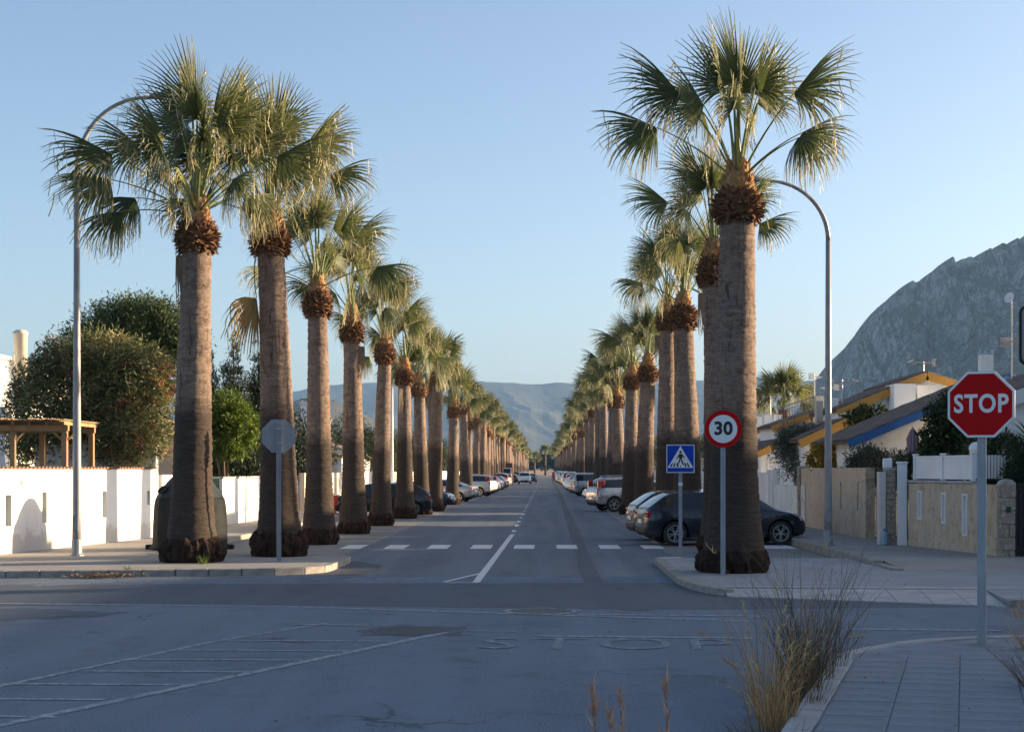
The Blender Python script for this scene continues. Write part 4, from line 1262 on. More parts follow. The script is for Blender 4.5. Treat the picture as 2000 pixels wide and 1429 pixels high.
h = thing('house', 'white terraced house with double ochre verges and a balcony railing', 'house', (0, 0, 0))
g = MB(); xz_prism(g, [(9.4, 0.05), (17, 0.05), (17, 3.9), (12.1, 4.15), (9.4, 2.9)], 71, 78); g.build('wall', m_wall, h)
roof_slope(h, (9.2, 2.75), (12.1, 4.10), 70.8, 78, m_ochre, vh=0.18)
g = MB(); xz_prism(g, [(10.3, 3.4), (17, 3.4), (17, 4.4), (12.2, 4.62), (10.3, 3.95)], 73, 78); g.build('wall', m_wall, h)
roof_slope(h, (10.1, 3.9), (12.3, 4.66), 72.9, 78, m_ochre, vh=0.18)
for k in range(16):
    g = MB(); x = 10.4 + k * 0.12; g.box(x, x + 0.025, 72.6, 72.625, 4.05 + k * 0.038, 4.75 + k * 0.038); g.build('baluster', m_grey, h)
g = MB(); xz_prism(g, [(10.36, 4.74), (12.3, 5.35), (12.3, 5.40), (10.36, 4.79)], 72.59, 72.64); g.build('handrail', m_grey, h)
chimney(h, 12.0, 12.35, 72.2, 72.6, 3.8, 5.3, m_cream, cap=False)
h = thing('house', 'white house with three plain chimneys left of the garden palm', 'house', (0, 0, 0))
g = MB(); xz_prism(g, [(9.6, 0.05), (18, 0.05), (18, 3.4), (13.5, 4.3), (9.6, 2.9)], 86, 94); g.build('wall', m_wall, h)
roof_slope(h, (9.4, 2.8), (13.5, 4.3), 85.8, 94, m_wall2, vh=0.15); roof_slope(h, (18.2, 3.3), (13.5, 4.3), 85.8, 94, m_wall2, vh=0.15)
for x in (11.15, 11.65, 12.2): chimney(h, x, x + 0.36, 86.3, 86.7, 3.2, 4.85 + 0.1 * (x > 11.5), m_wall, cap=False)
h = thing('house', 'brown roofed house behind the stop sign with a white chimney', 'house', (0, 0, 0))
g = MB(); xz_prism(g, [(11.5, 0.05), (17, 0.05), (17, 3.7), (13.6, 4.58), (11.5, 3.87)], 40.6, 46.6); g.build('wall', m_wall, h)
roof_slope(h, (11.2, 3.76), (13.6, 4.62), 40.4, 46.6, m_wall2, vh=0.24); roof_slope(h, (17.3, 3.6), (13.6, 4.62), 40.4, 46.6, m_wall2, vh=0.24)
chimney(h, 12.55, 12.9, 47.0, 47.35, 3.6, 5.35, m_wall, cap=False)
window(h, 11.8, 12.8, 40.6, 1.2, 2.4); window(h, 13.4, 14.6, 40.6, 1.2, 2.4)
for k, yy in enumerate((103, 118, 134, 150, 168, 188, 210, 235, 262, 292, 325, 360, 400, 440)):
    h = thing('house', 'low white house with an ochre verge far down the shaded side of the avenue', 'house', (0, 0, 0), 0, 'far houses of the avenue')
    e = 10.2 + 0.4 * math.sin(k * 1.7)
    g = MB(); xz_prism(g, [(e, 0.05), (e + 9, 0.05), (e + 9, 3.0), (e + 4.4, 4.6), (e, 2.9)], yy, yy + 10); g.build('wall', m_wall if k % 2 else m_cream, h)
    roof_slope(h, (e - 0.2, 2.83), (e + 4.4, 4.6), yy, yy + 10, m_ochre, vh=0.15, tile=0.5); roof_slope(h, (e + 9.2, 2.95), (e + 4.4, 4.6), yy, yy + 10, m_ochre, vh=0.15, tile=0.5)
    window(h, e + 1.2, e + 2.2, yy, 1.1, 2.2)
# -- left side
h = thing('house', 'pale house with a round-capped chimney behind the oleander', 'house', (0, 0, 0))
g = MB(); g.box(-27, -16.6, 50.5, 62, 0.05, 4.0); g.box(-27, -17.9, 50.8, 61.5, 4.0, 5.7); g.build('wall', m_wall, h)
g = MB(); g.bbox(-27.1, -17.75, 50.6, 61.7, 5.701, 5.82, 0.02); g.build('parapet', m_wall2, h)
g = MB(); xc = (40 - CX) * 53 / F
g.lathe([(0.21, 5.0), (0.21, 6.4), (0.24, 6.42), (0.24, 6.5), (0.17, 6.55), (0.05, 6.58)], 18, cx=xc, cy=53.0); g.build('chimney', m_cream, h, smooth=True)
window(h, 51.5, 52.9, -16.6, 1.1, 2.3, 1, axis='x'); window(h, 55, 56.4, -16.6, 1.1, 2.3, 1, axis='x')
h = thing('house', 'sunlit house with a dark sloping roof and brown chimney seen between the palms', 'house', (0, 0, 0))
g = MB(); xz_prism(g, [(-11.9, 0.05), (-11.9, 3.15), (-16.5, 4.75), (-20, 3.6), (-20, 0.05)], 95, 103); g.build('wall', m_wall, h)
roof_slope(h, (-11.5, 3.02), (-16.5, 4.78), 94.6, 103, m_wall2, vh=0.16); roof_slope(h, (-20.4, 3.5), (-16.5, 4.78), 94.6, 103, m_wall2, vh=0.16)
chimney(h, -12.75, -12.25, 93.9, 94.3, 0.2, 4.85, m_cream); chimney(h, -14.4, -13.9, 97, 97.5, 3.8, 6.0, m_wall)
window(h, -13.6, -12.6, 95, 1.0, 2.2)
g = MB(); g.box(-13.4, -11.3, 92.0, 94.9, 2.75, 2.9); g.build('porch_slab', m_ochre, h)
for xx in (-13.2, -11.6):
    g = MB(); g.bbox(xx, xx + 0.26, 92.1, 92.36, 0.1, 2.749, 0.02); g.build('porch_column', m_wall, h)
for k, yy in enumerate((66, 118, 136, 156, 178, 204, 232, 264, 300, 340, 380, 425)):
    h = thing('house', 'sunlit white house with a tiled roof far behind the palm trunks', 'house', (0, 0, 0), 0, 'far houses behind the white walls')
    e = -13.6 + 0.5 * math.sin(k * 2.1)
    g = MB(); xz_prism(g, [(e, 0.05), (e, 2.95), (e - 4.4, 4.5), (e - 9, 3.0), (e - 9, 0.05)], yy, yy + 11); g.build('wall', m_wall if k % 2 else m_cream, h)
    roof_slope(h, (e + 0.2, 2.85), (e - 4.4, 4.5), yy, yy + 11, m_wall2, vh=0.15, tile=0.5, mat=m_terra); roof_slope(h, (e - 9.2, 2.9), (e - 4.4, 4.5), yy, yy + 11, m_wall2, vh=0.15, tile=0.5, mat=m_terra)
    window(h, yy + 1.5, yy + 2.7, e, 1.0, 2.2, 1, axis='x'); window(h, yy + 5.5, yy + 6.7, e, 1.0, 2.2, 1, axis='x')
# -- houses along the near street and the cross street, right of the picture: they shade the junction
def block(label, x0, x1, y0, y1, hh, storeys, mat):
    h = thing('house', label, 'house', (0, 0, 0))
    g = MB(); g.box(x0, x1, y0, y1, 0.0, hh); g.build('wall', mat, h)
    ym = (y0 + y1) / 2
    xm = (x0 + x1) / 2
    roof_slope(h, (x0 - 0.35, hh - 0.05), (xm, hh + 1.3), y0, y1, m_ochre, vh=0.15, tile=0.5); roof_slope(h, (x1 + 0.35, hh - 0.05), (xm, hh + 1.3), y0, y1, m_ochre, vh=0.15, tile=0.5)
    g = MB(); xz_prism(g, [(x0, hh), (x1, hh), (xm, hh + 1.25)], y0 + 0.01, y1 - 0.01); g.build('gable', mat, h)
    n = max(2, int((y1 - y0) / 3.2))
    for s in range(storeys):
        for k in range(n):
            yy = y0 + (k + 0.5) * (y1 - y0) / n; z = 1.0 + s * 2.9
            window(h, yy - 0.6, yy + 0.6, x0, z, z + 1.3, -1, axis='x')
block('white two storey corner house outside the frame on the near street', 15.5, 26, -6, 8.5, 5.8, 2, m_wall)
block('white two storey house outside the frame beside the cross street', 15.8, 27, 9.5, 19.3, 5.8, 2, m_wall)
block('cream house outside the frame behind the photographer', 14.5, 25, -26, -8, 5.8, 2, m_cream)
block('cream three storey block added outside the frame to shade the junction', 40, 50, 15, 45.5, 9.3, 3, m_cream)  # added out of view, ridge sized to keep the junction in shade
block('white house outside the frame north of the cross street', 19, 31, 37.5, 47, 4.4, 1, m_wall)

# ---------------- right walls along the pavement
def rough_wall(name, label, A, B, z0, z1, T, slots, mat, group=None, rounded=0.0):
    """street face y = 0 faces -X; stone face carries real unevenness"""
    t = thing(name, label, 'wall', (A[0], A[1], 0), frame_of(A, B), group)
    L = math.hypot(B[0] - A[0], B[1] - A[1])
    g = holed(L, z0, z1, T, slots)
    bm = bmesh.new()
    me = g.mesh('wall_body', mat); bm.from_mesh(me)
    bmesh.ops.remove_doubles(bm, verts=bm.verts, dist=1e-4)
    for it in range(6):
        long_e = [e for e in bm.edges if e.calc_length() > 0.16]
        if not long_e: break
        bmesh.ops.subdivide_edges(bm, edges=long_e, cuts=1, use_grid_fill=True)
    bmesh.ops.triangulate(bm, faces=bm.faces)
    for vv in bm.verts:
        c = vv.co
        d = fbm(c.x * 2.1, c.y * 3 + A[0], c.z * 0.9, 4)
        if c.y < 0.02: vv.co.y += d * 0.018
        if c.z > z1 - 0.01: vv.co.z += d * 0.02
    bm.to_mesh(me); bm.free()
    link('wall_body', me, t)
    return t, L
far1, near1 = (8.58, 54.6), (8.66, 44.05)     # street face is on the right of travel far->near? keep local y=0 towards -X
def r_slots(A, B, lst):
    out = []
    for px, y0, y1, w in lst:
        u, za = wall_uv(A, B, px, y1); _, zb = wall_uv(A, B, px, y0); out.append((u - w / 2, u + w / 2, za, zb))
    return out
# local +x from far to near: local +y points towards +X (behind the wall), street face at y = 0
ss = r_slots(far1, near1, [(1642, 941, 993, 0.16), (1675.5, 941, 997, 0.17)])
w1, L1 = rough_wall('stone_wall', 'buff stone garden wall with two dark slots behind the lamp post', far1, near1, 0.12, 2.10, 0.24, ss, m_stone)
for (u0, u1, a, b) in ss:
    g = MB(); g.box(u0, u1, 0.14, 0.16, a, b); g.build('slot_panel', m_black, w1)
u, za = wall_uv(far1, near1, 1624, 997); _, zb = wall_uv(far1, near1, 1624, 958)
g = MB(); g.bbox(u - 0.18, u + 0.18, -0.03, 0.02, za, zb, 0.008); g.build('slot_frame', m_pvc, w1)
u, za = wall_uv(far1, near1, 1571, 1022); _, zb = wall_uv(far1, near1, 1571, 947)
g = MB(); g.bbox(u - 0.42, u + 0.30, -0.05, 0.02, max(za, 0.22), zb, 0.01); mbx = g.build('meter_box', m_ac, w1)
me = text_mesh('71', 0.20, 0.002, m_black, 'house_number', 0.004)
link('house_number', me, mbx, (u - 0.05, -0.056, 1.05), (R(90), 0, 0))
def stone_pillar(t, x0, x1, y0, y1, z0, z1, seed, rows, cap=True):
    """pier of separate rubble blocks on a mortar core"""
    rd = random.Random(seed)
    g = MB(); g.box(x0 + 0.02, x1 - 0.02, y0 + 0.02, y1 - 0.02, z0, z1 - 0.02); core = g.build('pier_core', m_coping, t)
    z = z0
    for r in range(rows):
        hh = (z1 - z0) / rows
        for (fx0, fx1, fy0, fy1, ax) in ((x0, x1, y0 - 0.012, y0 + 0.05, 'x'), (x0 - 0.012, x0 + 0.05, y0, y1, 'y'), (x1 - 0.05, x1 + 0.012, y0, y1, 'y')):
            n = 2 if rd.random() < 0.6 else 1
            s0 = 0.0
            for k in range(n):
                s1 = 1.0 if k == n - 1 else rd.uniform(0.35, 0.65)
                g = MB()
                if ax == 'x': g.bbox(fx0 + (fx1 - fx0) * s0 + 0.008, fx0 + (fx1 - fx0) * s1 - 0.008, fy0 - rd.uniform(0, 0.012), fy1, z + 0.008, z + hh - 0.008, 0.016, jit=0.012, rnd=rd)
                else: g.bbox(fx0 - rd.uniform(0, 0.01), fx1, fy0 + 0.055 + (fy1 - fy0 - 0.06) * s0, fy0 + 0.055 + (fy1 - fy0 - 0.06) * s1 - 0.012, z + 0.008, z + hh - 0.008, 0.016, jit=0.012, rnd=rd)
                g.build('stone', m_block, core); s0 = s1
        z += hh
    if cap:
        g = MB(); g.bbox(x0 - 0.02, x1 + 0.02, y0 - 0.02, y1 + 0.02, z1 - 0.019, z1 + 0.06, 0.04, jit=0.01, rnd=rd); g.build('pier_cap', m_coping, t)
p1 = thing('stone_pillar', 'rough stone end pier of the far buff garden wall', 'pillar', (8.52, 54.65, 0))
stone_pillar(p1, 0, 0.38, 0, 0.4, 0.12, 2.12, 5, 7)
# gate with number
gt = thing('garden_gate', 'grey metal garden gate with a dark number plate', 'gate', (8.95, 44.2, 0.2))
g = MB(); g.box(0.03, 0.55, 0, 0.03, 0.06, 1.38); g.build('leaf', m_grey, gt)
for z in (0.02, 1.381):
    g = MB(); g.box(0, 0.58, -0.008, 0.038, z, z + 0.05); g.build('rail', m_grey, gt)
for x in (0.08, 0.17, 0.26, 0.35, 0.44):
    g = MB(); g.box(x, x + 0.025, -0.007, -0.001, 0.08, 1.36); g.build('rib', m_grey, gt)
g = MB(); g.bbox(0.14, 0.44, -0.03, -0.0075, 0.80, 1.04, 0.006); pl = g.build('number_plate', m_black, gt)
link('house_number', text_mesh('73', 0.19, 0.002, m_pvc, 'house_number', 0.003), pl, (0.29, -0.034, 0.92), (R(90), 0, 0))
p2 = thing('stone_pillar', 'rubble stone gate pillar with the water bottle at its foot', 'pillar', (8.28, 40.35, 0))
g = MB(); g.bbox(0.0, 0.155, 0.02, 0.4, 0.15, 2.0, 0.01); g.build('plain_panel', m_ac, p2)
stone_pillar(p2, 0.16, 0.39, 0.0, 0.42, 0.15, 2.03, 9, 13)
g = MB(); g.bbox(0.12, 0.33, 0.1, 0.3, 2.09, 2.33, 0.02); g.build('post_lamp', m_pvc, p2)
dr = thing('gate_post', 'tall plain white post panel between the stone pillar and the fence topped wall', 'post', (8.72, 40.2, 0.16))
g = MB(); g.bbox(-0.03, 0.20, 0, 0.12, 0.0, 2.04, 0.012); g.build('post_body', m_pvc, dr)
g = MB(); g.bbox(-0.05, 0.22, -0.02, 0.14, 2.041, 2.09, 0.01); g.build('post_cap', m_pvc, dr)
far2, near2 = (8.93, 40.1), (9.74, 35.15)
ss = r_slots(far2, near2, [(1797, 958, 1014, 0.22), (1843.5, 962, 1022, 0.22), (1885, 964, 1046, 0.26)])
w2, L2 = rough_wall('stone_wall', 'rust streaked buff stone wall under the white panel fence', far2, near2, 0.06, 1.73, 0.26, ss, m_stone)
for (u0, u1, a, b) in ss:
    g = MB(); f_ = 0.035
    g.box(u0 - 0.01, u0 + f_, -0.02, 0.2, a, b); g.box(u1 - f_, u1 + 0.01, -0.02, 0.2, a, b); g.box(u0 + f_, u1 - f_, -0.018, 0.2, a, a + f_); g.box(u0 + f_, u1 - f_, -0.018, 0.2, b - f_, b)
    fr = g.build('slot_frame', m_pvc, w2)
    g = MB(); g.box(u0 + f_, u1 - f_, 0.12, 0.14, a + f_, b - f_); g.build('slot_panel', m_wall, fr)
g = MB(); g.bbox(-0.02, 3.75, -0.025, 0.28, 1.735, 1.80, 0.012); g.build('coping', m_conc, w2)
p3 = thing('stone_pillar', 'round topped block stone pillar at the corner by the black gate', 'pillar', (9.70, 34.75, 0), R(-4))
stone_pillar(p3, 0, 0.30, 0, 0.42, 0.05, 1.74, 13, 6, cap=False)
g = MB(); vs = []
for y in (0.0, 0.42):
    for k in range(9):
        a = PI * k / 8; vs.append((0.15 + 0.16 * math.cos(a), y, 1.722 + 0.13 * math.sin(a)))
g.add(vs, [(k, k + 1, 10 + k, 9 + k) for k in range(8)] + [tuple(range(9)), tuple(range(9, 18)), (0, 9, 17, 8)]); g.build('rounded_cap', m_coping, p3)
g = MB(); g.bbox(0.10, 0.2, -0.045, -0.026, 1.15, 1.27, 0.004); g.build('bell_push', m_green, p3)
# white panel fence on the wall
fn = thing('panel_fence', 'white plastic panel fence on top of the buff stone wall', 'fence', (far2[0], far2[1], 1.80), frame_of(far2, near2))
for u in (0.05, 1.72, 3.38):
    g = MB(); g.bbox(u, u + 0.10, 0.09, 0.19, 0.002, 0.60, 0.008); ps = g.build('post', m_pvc, fn)
    g = MB(); g.bbox(u - 0.015, u + 0.115, 0.075, 0.205, 0.601, 0.635, 0.008); g.build('post_cap', m_pvc, ps)
for u0 in (0.15, 1.82):
    u1 = u0 + 1.56 if u0 > 1 else u0 + 1.57
    for k in range(11):
        w_ = (u1 - u0) / 11
        g = MB(); g.bbox(u0 + k * w_ + 0.003, u0 + (k + 1) * w_ - 0.003, 0.125, 0.15, 0.08, 0.53, 0.004); g.build('board', m_pvc, fn)
    for z in (0.03, 0.531):
        g = MB(); g.bbox(u0, u1, 0.11, 0.17, z, z + 0.05, 0.004); g.build('rail', m_pvc, fn)
for k in range(12):
    g = MB(); g.bbox(3.4, 3.425, 0.21 + k * 0.075, 0.26 + k * 0.075, 0.05, 0.58, 0.003); g.build('slat', m_pvc, fn)
# black vehicle gate at the right edge
bg = thing('vehicle_gate', 'black slatted driveway gate beside the round topped pillar', 'gate', (10.05, 35.0, 0.08), R(2))
for k in range(28):
    g = MB(); g.box(k * 0.105, k * 0.105 + 0.085, 0, 0.03, 0.07, 1.62); g.build('slat', m_black, bg)
for z in (0.04, 0.8, 1.621):
    g = MB(); g.box(-0.02, 2.98, -0.025, -0.002, z, z + 0.06); g.build('rail', m_black, bg)
# white wall with arch and gate beyond the stone wall
wv = garden_wall('garden_wall', 'white garden wall with a dark green railing beyond the black car', (8.56, 61.0), (8.58, 55.1), 0.12, 1.5, 0.2, m_wall2, ())[0]
for k in range(5):
    g = MB(); g.box(4.55 + k * 0.26, 4.58 + k * 0.26, 0.06, 0.09, 1.5, 2.3); g.build('rail_bar', m_green, wv)
g = MB(); g.box(4.5, 5.75, 0.05, 0.1, 2.3, 2.35); g.build('rail_top', m_green, wv)
garden_wall('garden_wall', 'white garden wall far down the shaded pavement', (8.56, 140), (8.56, 62.3), 0.12, 1.95, 0.2, m_wall2, ())
for yy in (61.1, 62.05):
    g = MB(); g.bbox(8.5, 8.8, yy, yy + 0.22, 0.12, 2.05, 0.01); o = g.build('gate_post', m_wall, None)
    tag(o, 'white square gate post of the arched garden entrance', 'post', 'arched entrance posts')
ar = thing('garden_arch', 'thin pale metal garden arch over the white gate posts', 'arch', (8.45, 61.2, 0))
for dx in (0.0, 0.32):
    pts = [(dx, 0, 1.9), (dx, 0, 2.3)] + [(dx, 0.42 - 0.42 * math.cos(R(a)), 2.3 + 0.38 * math.sin(R(a))) for a in range(15, 180, 15)] + [(dx, 0.84, 2.3), (dx, 0.84, 1.9)]
    g = MB(); g.tube(pts, 0.016, 5); g.build('hoop', m_pvc, ar)
for a in (0, 30, 60, 90, 120, 150, 180):
    y_, z_ = 0.42 - 0.42 * math.cos(R(a)), 2.3 + 0.38 * math.sin(R(a))
    g = MB(); g.tube([(0, y_, z_), (0.32, y_, z_)], 0.012, 4); g.build('rung', m_pvc, ar)
# ============================================================ trees, shrubs, weeds
m_bark = M('bark', (0.10, 0.075, 0.055), (0.17, 0.13, 0.095), 0.9, 8, stretch=(1, 1, 0.3), bs=0.7, bscale=30)
m_oleander = leaf_mat('oleander_leaf', [(0.0, (0.055, 0.068, 0.028)), (0.4, (0.15, 0.16, 0.060)), (0.75, (0.26, 0.26, 0.105)), (1.0, (0.40, 0.36, 0.17))], 0.35)
m_flower = leaf_mat('oleander_flower', [(0.0, (0.42, 0.06, 0.05)), (1.0, (0.55, 0.13, 0.09))], 0.3)
m_feather = leaf_mat('feathery_leaf', [(0.0, (0.034, 0.056, 0.022)), (0.5, (0.070, 0.105, 0.034)), (1.0, (0.13, 0.17, 0.055))], 0.3)
m_conif = leaf_mat('conifer_leaf', [(0.0, (0.012, 0.022, 0.012)), (0.5, (0.025, 0.042, 0.018)), (1.0, (0.055, 0.078, 0.028))], 0.1)
m_bright = leaf_mat('bright_leaf', [(0.0, (0.055, 0.095, 0.012)), (0.5, (0.11, 0.17, 0.022)), (1.0, (0.20, 0.26, 0.04))], 0.35)
m_darkl = leaf_mat('glossy_dark_leaf', [(0.0, (0.018, 0.032, 0.014)), (0.5, (0.035, 0.055, 0.020)), (0.85, (0.06, 0.085, 0.03)), (1.0, (0.16, 0.17, 0.03))], 0.2)
m_olive = leaf_mat('grey_olive_leaf', [(0.0, (0.045, 0.058, 0.040)), (0.5, (0.085, 0.10, 0.072)), (1.0, (0.15, 0.165, 0.12))], 0.2)
m_autumn = leaf_mat('amber_leaf', [(0.0, (0.10, 0.07, 0.02)), (0.5, (0.32, 0.19, 0.03)), (1.0, (0.55, 0.34, 0.05))], 0.35)
m_straw = leaf_mat('straw_blade', [(0.0, (0.22, 0.10, 0.04)), (0.5, (0.42, 0.25, 0.09)), (1.0, (0.56, 0.42, 0.20))], 0.3)
m_plume = leaf_mat('plume', [(0.0, (0.26, 0.14, 0.09)), (0.5, (0.42, 0.26, 0.18)), (1.0, (0.55, 0.38, 0.28))], 0.3)
m_weed = leaf_mat('weed_blade', [(0.0, (0.030, 0.026, 0.014)), (0.45, (0.080, 0.066, 0.030)), (0.75, (0.17, 0.10, 0.045)), (1.0, (0.34, 0.20, 0.09))], 0.2)

def leaf_cloud(name, mat, blobs, clusters, per, leaf, seed, up=0.35, spread=0.22, shell=0.62, droop=0.0, parent=None, mats2=None, frac2=0.0):
    """leaf-sized folded faces gathered on twigs through the crown's volume"""
    g = np.random.default_rng(seed)
    vol = np.array([b[3] * b[4] * b[5] for b in blobs]); vol = vol / vol.sum()
    bi = g.choice(len(blobs), clusters, p=vol)
    B = np.array(blobs)[bi]
    d = g.normal(size=(clusters, 3)); d /= np.linalg.norm(d, axis=1)[:, None]
    rad = shell + (1.02 - shell) * g.random(clusters) ** 0.7
    rad *= 1 + 0.10 * g.normal(size=clusters)
    C = B[:, :3] + d * rad[:, None] * B[:, 3:6]
    tone = np.clip(0.5 + 0.22 * g.normal(size=clusters), 0, 1)
    n = clusters * per
    ci = np.repeat(np.arange(clusters), per)
    out = d[ci]
    ax = out * 0.7 + np.array([0, 0, up]) + 0.75 * g.normal(size=(n, 3)); ax[:, 2] -= droop * g.random(n)
    ax /= np.linalg.norm(ax, axis=1)[:, None]
    pos = C[ci] + g.normal(size=(n, 3)) * spread * np.minimum(1.0, B[ci][:, 3:6].mean(1))[:, None]
    sd = np.cross(ax, g.normal(size=(n, 3))); sd /= np.linalg.norm(sd, axis=1)[:, None] + 1e-9
    nn = np.cross(ax, sd)
    ln = leaf[0] * (0.65 + 0.7 * g.random(n))[:, None]; w = leaf[1] * (0.7 + 0.6 * g.random(n))[:, None]
    v0 = pos; v1 = pos + ax * ln * 0.45 + sd * w + nn * w * 0.35; v2 = pos + ax * ln - np.array([0, 0, 1]) * ln * droop * 0.3; v3 = pos + ax * ln * 0.45 - sd * w + nn * w * 0.35
    V = np.stack([v0, v1, v2, v3], 1).reshape(-1, 3)
    me = bpy.data.meshes.new(name)
    me.vertices.add(4 * n); me.vertices.foreach_set('co', V.ravel())
    idx = np.arange(4 * n).reshape(n, 4)
    F_ = np.concatenate([idx[:, [0, 1, 2]], idx[:, [0, 2, 3]]], 1).reshape(-1, 3)
    me.loops.add(6 * n); me.loops.foreach_set('vertex_index', F_.ravel().astype(np.int32))
    me.polygons.add(2 * n); me.polygons.foreach_set('loop_start', np.arange(0, 6 * n, 3, dtype=np.int32)); me.polygons.foreach_set('loop_total', np.full(2 * n, 3, dtype=np.int32))
    me.materials.append(mat)
    if mats2 is not None:
        me.materials.append(mats2)
        pick = (g.random(clusters) < frac2)[ci] & (g.random(n) < 0.55)
        me.polygons.foreach_set('material_index', np.repeat(pick.astype(np.int32), 2))
    a = me.attributes.new('rnd', 'FLOAT', 'POINT')
    r = np.clip(tone[ci] + 0.18 * g.normal(size=n), 0, 1)
    a.data.foreach_set('value', np.repeat(r, 4).astype(np.float32))
    me.update(); me.validate()
    return link(name, me, parent)
def limbs(parent, base, ends, r0, seed, name='trunk', mat=None, wob=0.12):
    rd = random.Random(seed); g = MB()
    for e in ends:
        pts, rr = [], []
        for i in range(7):
            t = i / 6
            p = Vector(base).lerp(Vector(e), t)
            p.x += math.sin(t * 5 + e[0]) * wob * t * (1 - t) * 3; p.y += math.cos(t * 4 + e[1]) * wob * t * (1 - t) * 3; p.z += wob * 2 * math.sin(t * PI)
            pts.append(p); rr.append(r0 * (1 - 0.8 * t))
        g.tube(pts, rr, 7)
    return g.build(name, mat or m_bark, parent, smooth=True)
def tree(name, label, cat, base, blobs, mat, clusters, per, leaf, seed, r0=0.12, **k):
    t = thing(name, label, cat, base)
    loc = [(b[0] - base[0], b[1] - base[1], b[2] - base[2], *b[3:]) for b in blobs]
    zmin = min(b[2] - b[5] * 0.3 for b in loc)
    limbs(t, (0, 0, 0), [(b[0] * 0.9, b[1] * 0.9, b[2] + b[5] * 0.4) for b in loc], r0, seed)
    leaf_cloud('crown', mat, loc, clusters, per, leaf, seed, parent=t, **k)
    return t
# left garden
tree('oleander_bush', 'large oleander bush with reddish blossoms leaning over the white wall', 'shrub', (-12.9, 47.6, 0.05),
     [(-13.3, 47.4, 4.2, 1.6, 1.2, 1.5), (-11.9, 47.2, 3.9, 1.25, 1.0, 1.7), (-14.6, 47.5, 3.6, 1.1, 1.0, 1.5), (-12.6, 47.3, 5.2, 1.1, 0.9, 0.8), (-11.7, 46.8, 2.9, 1.1, 0.8, 0.8), (-11.3, 47.2, 4.6, 0.8, 0.8, 0.8), (-13.8, 47.4, 5.2, 0.9, 0.9, 0.6)],
     m_oleander, 1500, 26, (0.19, 0.021), 1, 0.09, spread=0.16, shell=0.45, mats2=m_flower, frac2=0.06, droop=0.4)
tree('feathery_tree', 'dark feathery leaved tree rising behind the oleander', 'tree', (-14.6, 57.5, 0.05),
     [(-14.6, 57.5, 6.6, 1.7, 1.4, 1.2), (-13.3, 57.3, 6.9, 1.1, 1.1, 1.1), (-15.9, 57.5, 6.2, 1.0, 1.0, 0.8), (-14.0, 57.2, 7.6, 0.9, 0.9, 0.6), (-15.1, 57.4, 7.4, 0.8, 0.8, 0.6), (-12.6, 57.5, 6.2, 0.8, 0.9, 0.9)],
     m_feather, 900, 34, (0.17, 0.022), 2, 0.14, spread=0.20, shell=0.4, up=0.15)
def cypress(label, x, y, h, r, seed, mat=None, n=900):
    t = thing('cypress_tree', label, 'tree', (x, y, 0.05))
    g = MB(); g.tube([(0, 0, 0), (0.03, 0, h * 0.5), (0, 0.02, h * 0.93)], [0.11, 0.08, 0.02], 7); g.build('trunk', m_bark, t)
    bl = [(0, 0, h * (0.13 + 0.8 * k / 8), r * (1 - (k / 8.6) ** 1.6) + 0.06, r * (1 - (k / 8.6) ** 1.6) + 0.06, h * 0.10) for k in range(9)]
    leaf_cloud('crown', mat or m_conif, bl, n, 30, (0.15, 0.020), seed, up=1.1, spread=0.2, shell=0.55, parent=t)
cypress('tall dark cypress behind the round bright green tree', -12.6, 66.5, 7.6, 1.0, 3)
cypress('dark cypress close beside the second avenue palm', -11.75, 67.5, 7.2, 0.9, 4)
cypress('short dark cypress at the shaded end of the feathery tree', -13.5, 66, 6.6, 0.8, 5)
cypress('stubby dark conifer under the tall cypress pair', -12.0, 64.8, 4.6, 1.3, 6)
tree('leafy_tree', 'round bright green tree beside the dark cypresses', 'tree', (-11.9, 60.4, 0.05),
     [(-11.75, 60.3, 4.0, 0.95, 0.9, 0.85), (-11.3, 60.2, 3.4, 0.7, 0.7, 0.8), (-12.2, 60.3, 3.5, 0.7, 0.7, 0.9)], m_bright, 520, 28, (0.19, 0.026), 7, 0.07, spread=0.14, droop=0.7, shell=0.5)
tree('shrub', 'small yellow green shrub at the house wall beyond the pergola', 'shrub', (-17.0, 52.0, 0.05), [(-16.9, 51.8, 2.8, 0.7, 0.6, 0.9)], m_bright, 120, 24, (0.16, 0.025), 8, 0.04)
k = 0
for (x, y, z, r, mt) in ((-13.0, 84, 4.6, 1.9, m_conif), (-13.4, 112, 5.2, 2.0, m_darkl), (-12.9, 126, 4.6, 1.8, m_feather), (-13.0, 147, 5.0, 2.0, m_conif), (-13.2, 172, 5.4, 2.4, m_darkl), (-13, 205, 5.4, 2.4, m_feather), (-13, 245, 5.6, 2.6, m_darkl), (-13, 290, 5.6, 2.8, m_conif),
                          (11.8, 98, 4.6, 1.7, m_feather), (11.6, 114, 4.2, 1.6, m_darkl), (11.8, 145, 4.8, 1.9, m_feather), (11.8, 180, 5.0, 2.2, m_darkl), (12, 225, 5.2, 2.4, m_feather), (12, 280, 5.4, 2.6, m_darkl)):
    tree('garden_tree', 'dark leafy garden tree standing between the far houses', 'tree', (x, y, 0.05), [(x, y, z * 0.72, r, r, r * 0.9), (x - r * 0.5, y, z * 0.55, r * 0.8, r * 0.8, r * 0.7), (x + r * 0.5, y, z * 0.62, r * 0.75, r * 0.8, r * 0.7)],
         mt, 420, 26, (0.17, 0.032), 50 + k, 0.14, spread=0.25)['group'] = 'far garden trees'
    k += 1
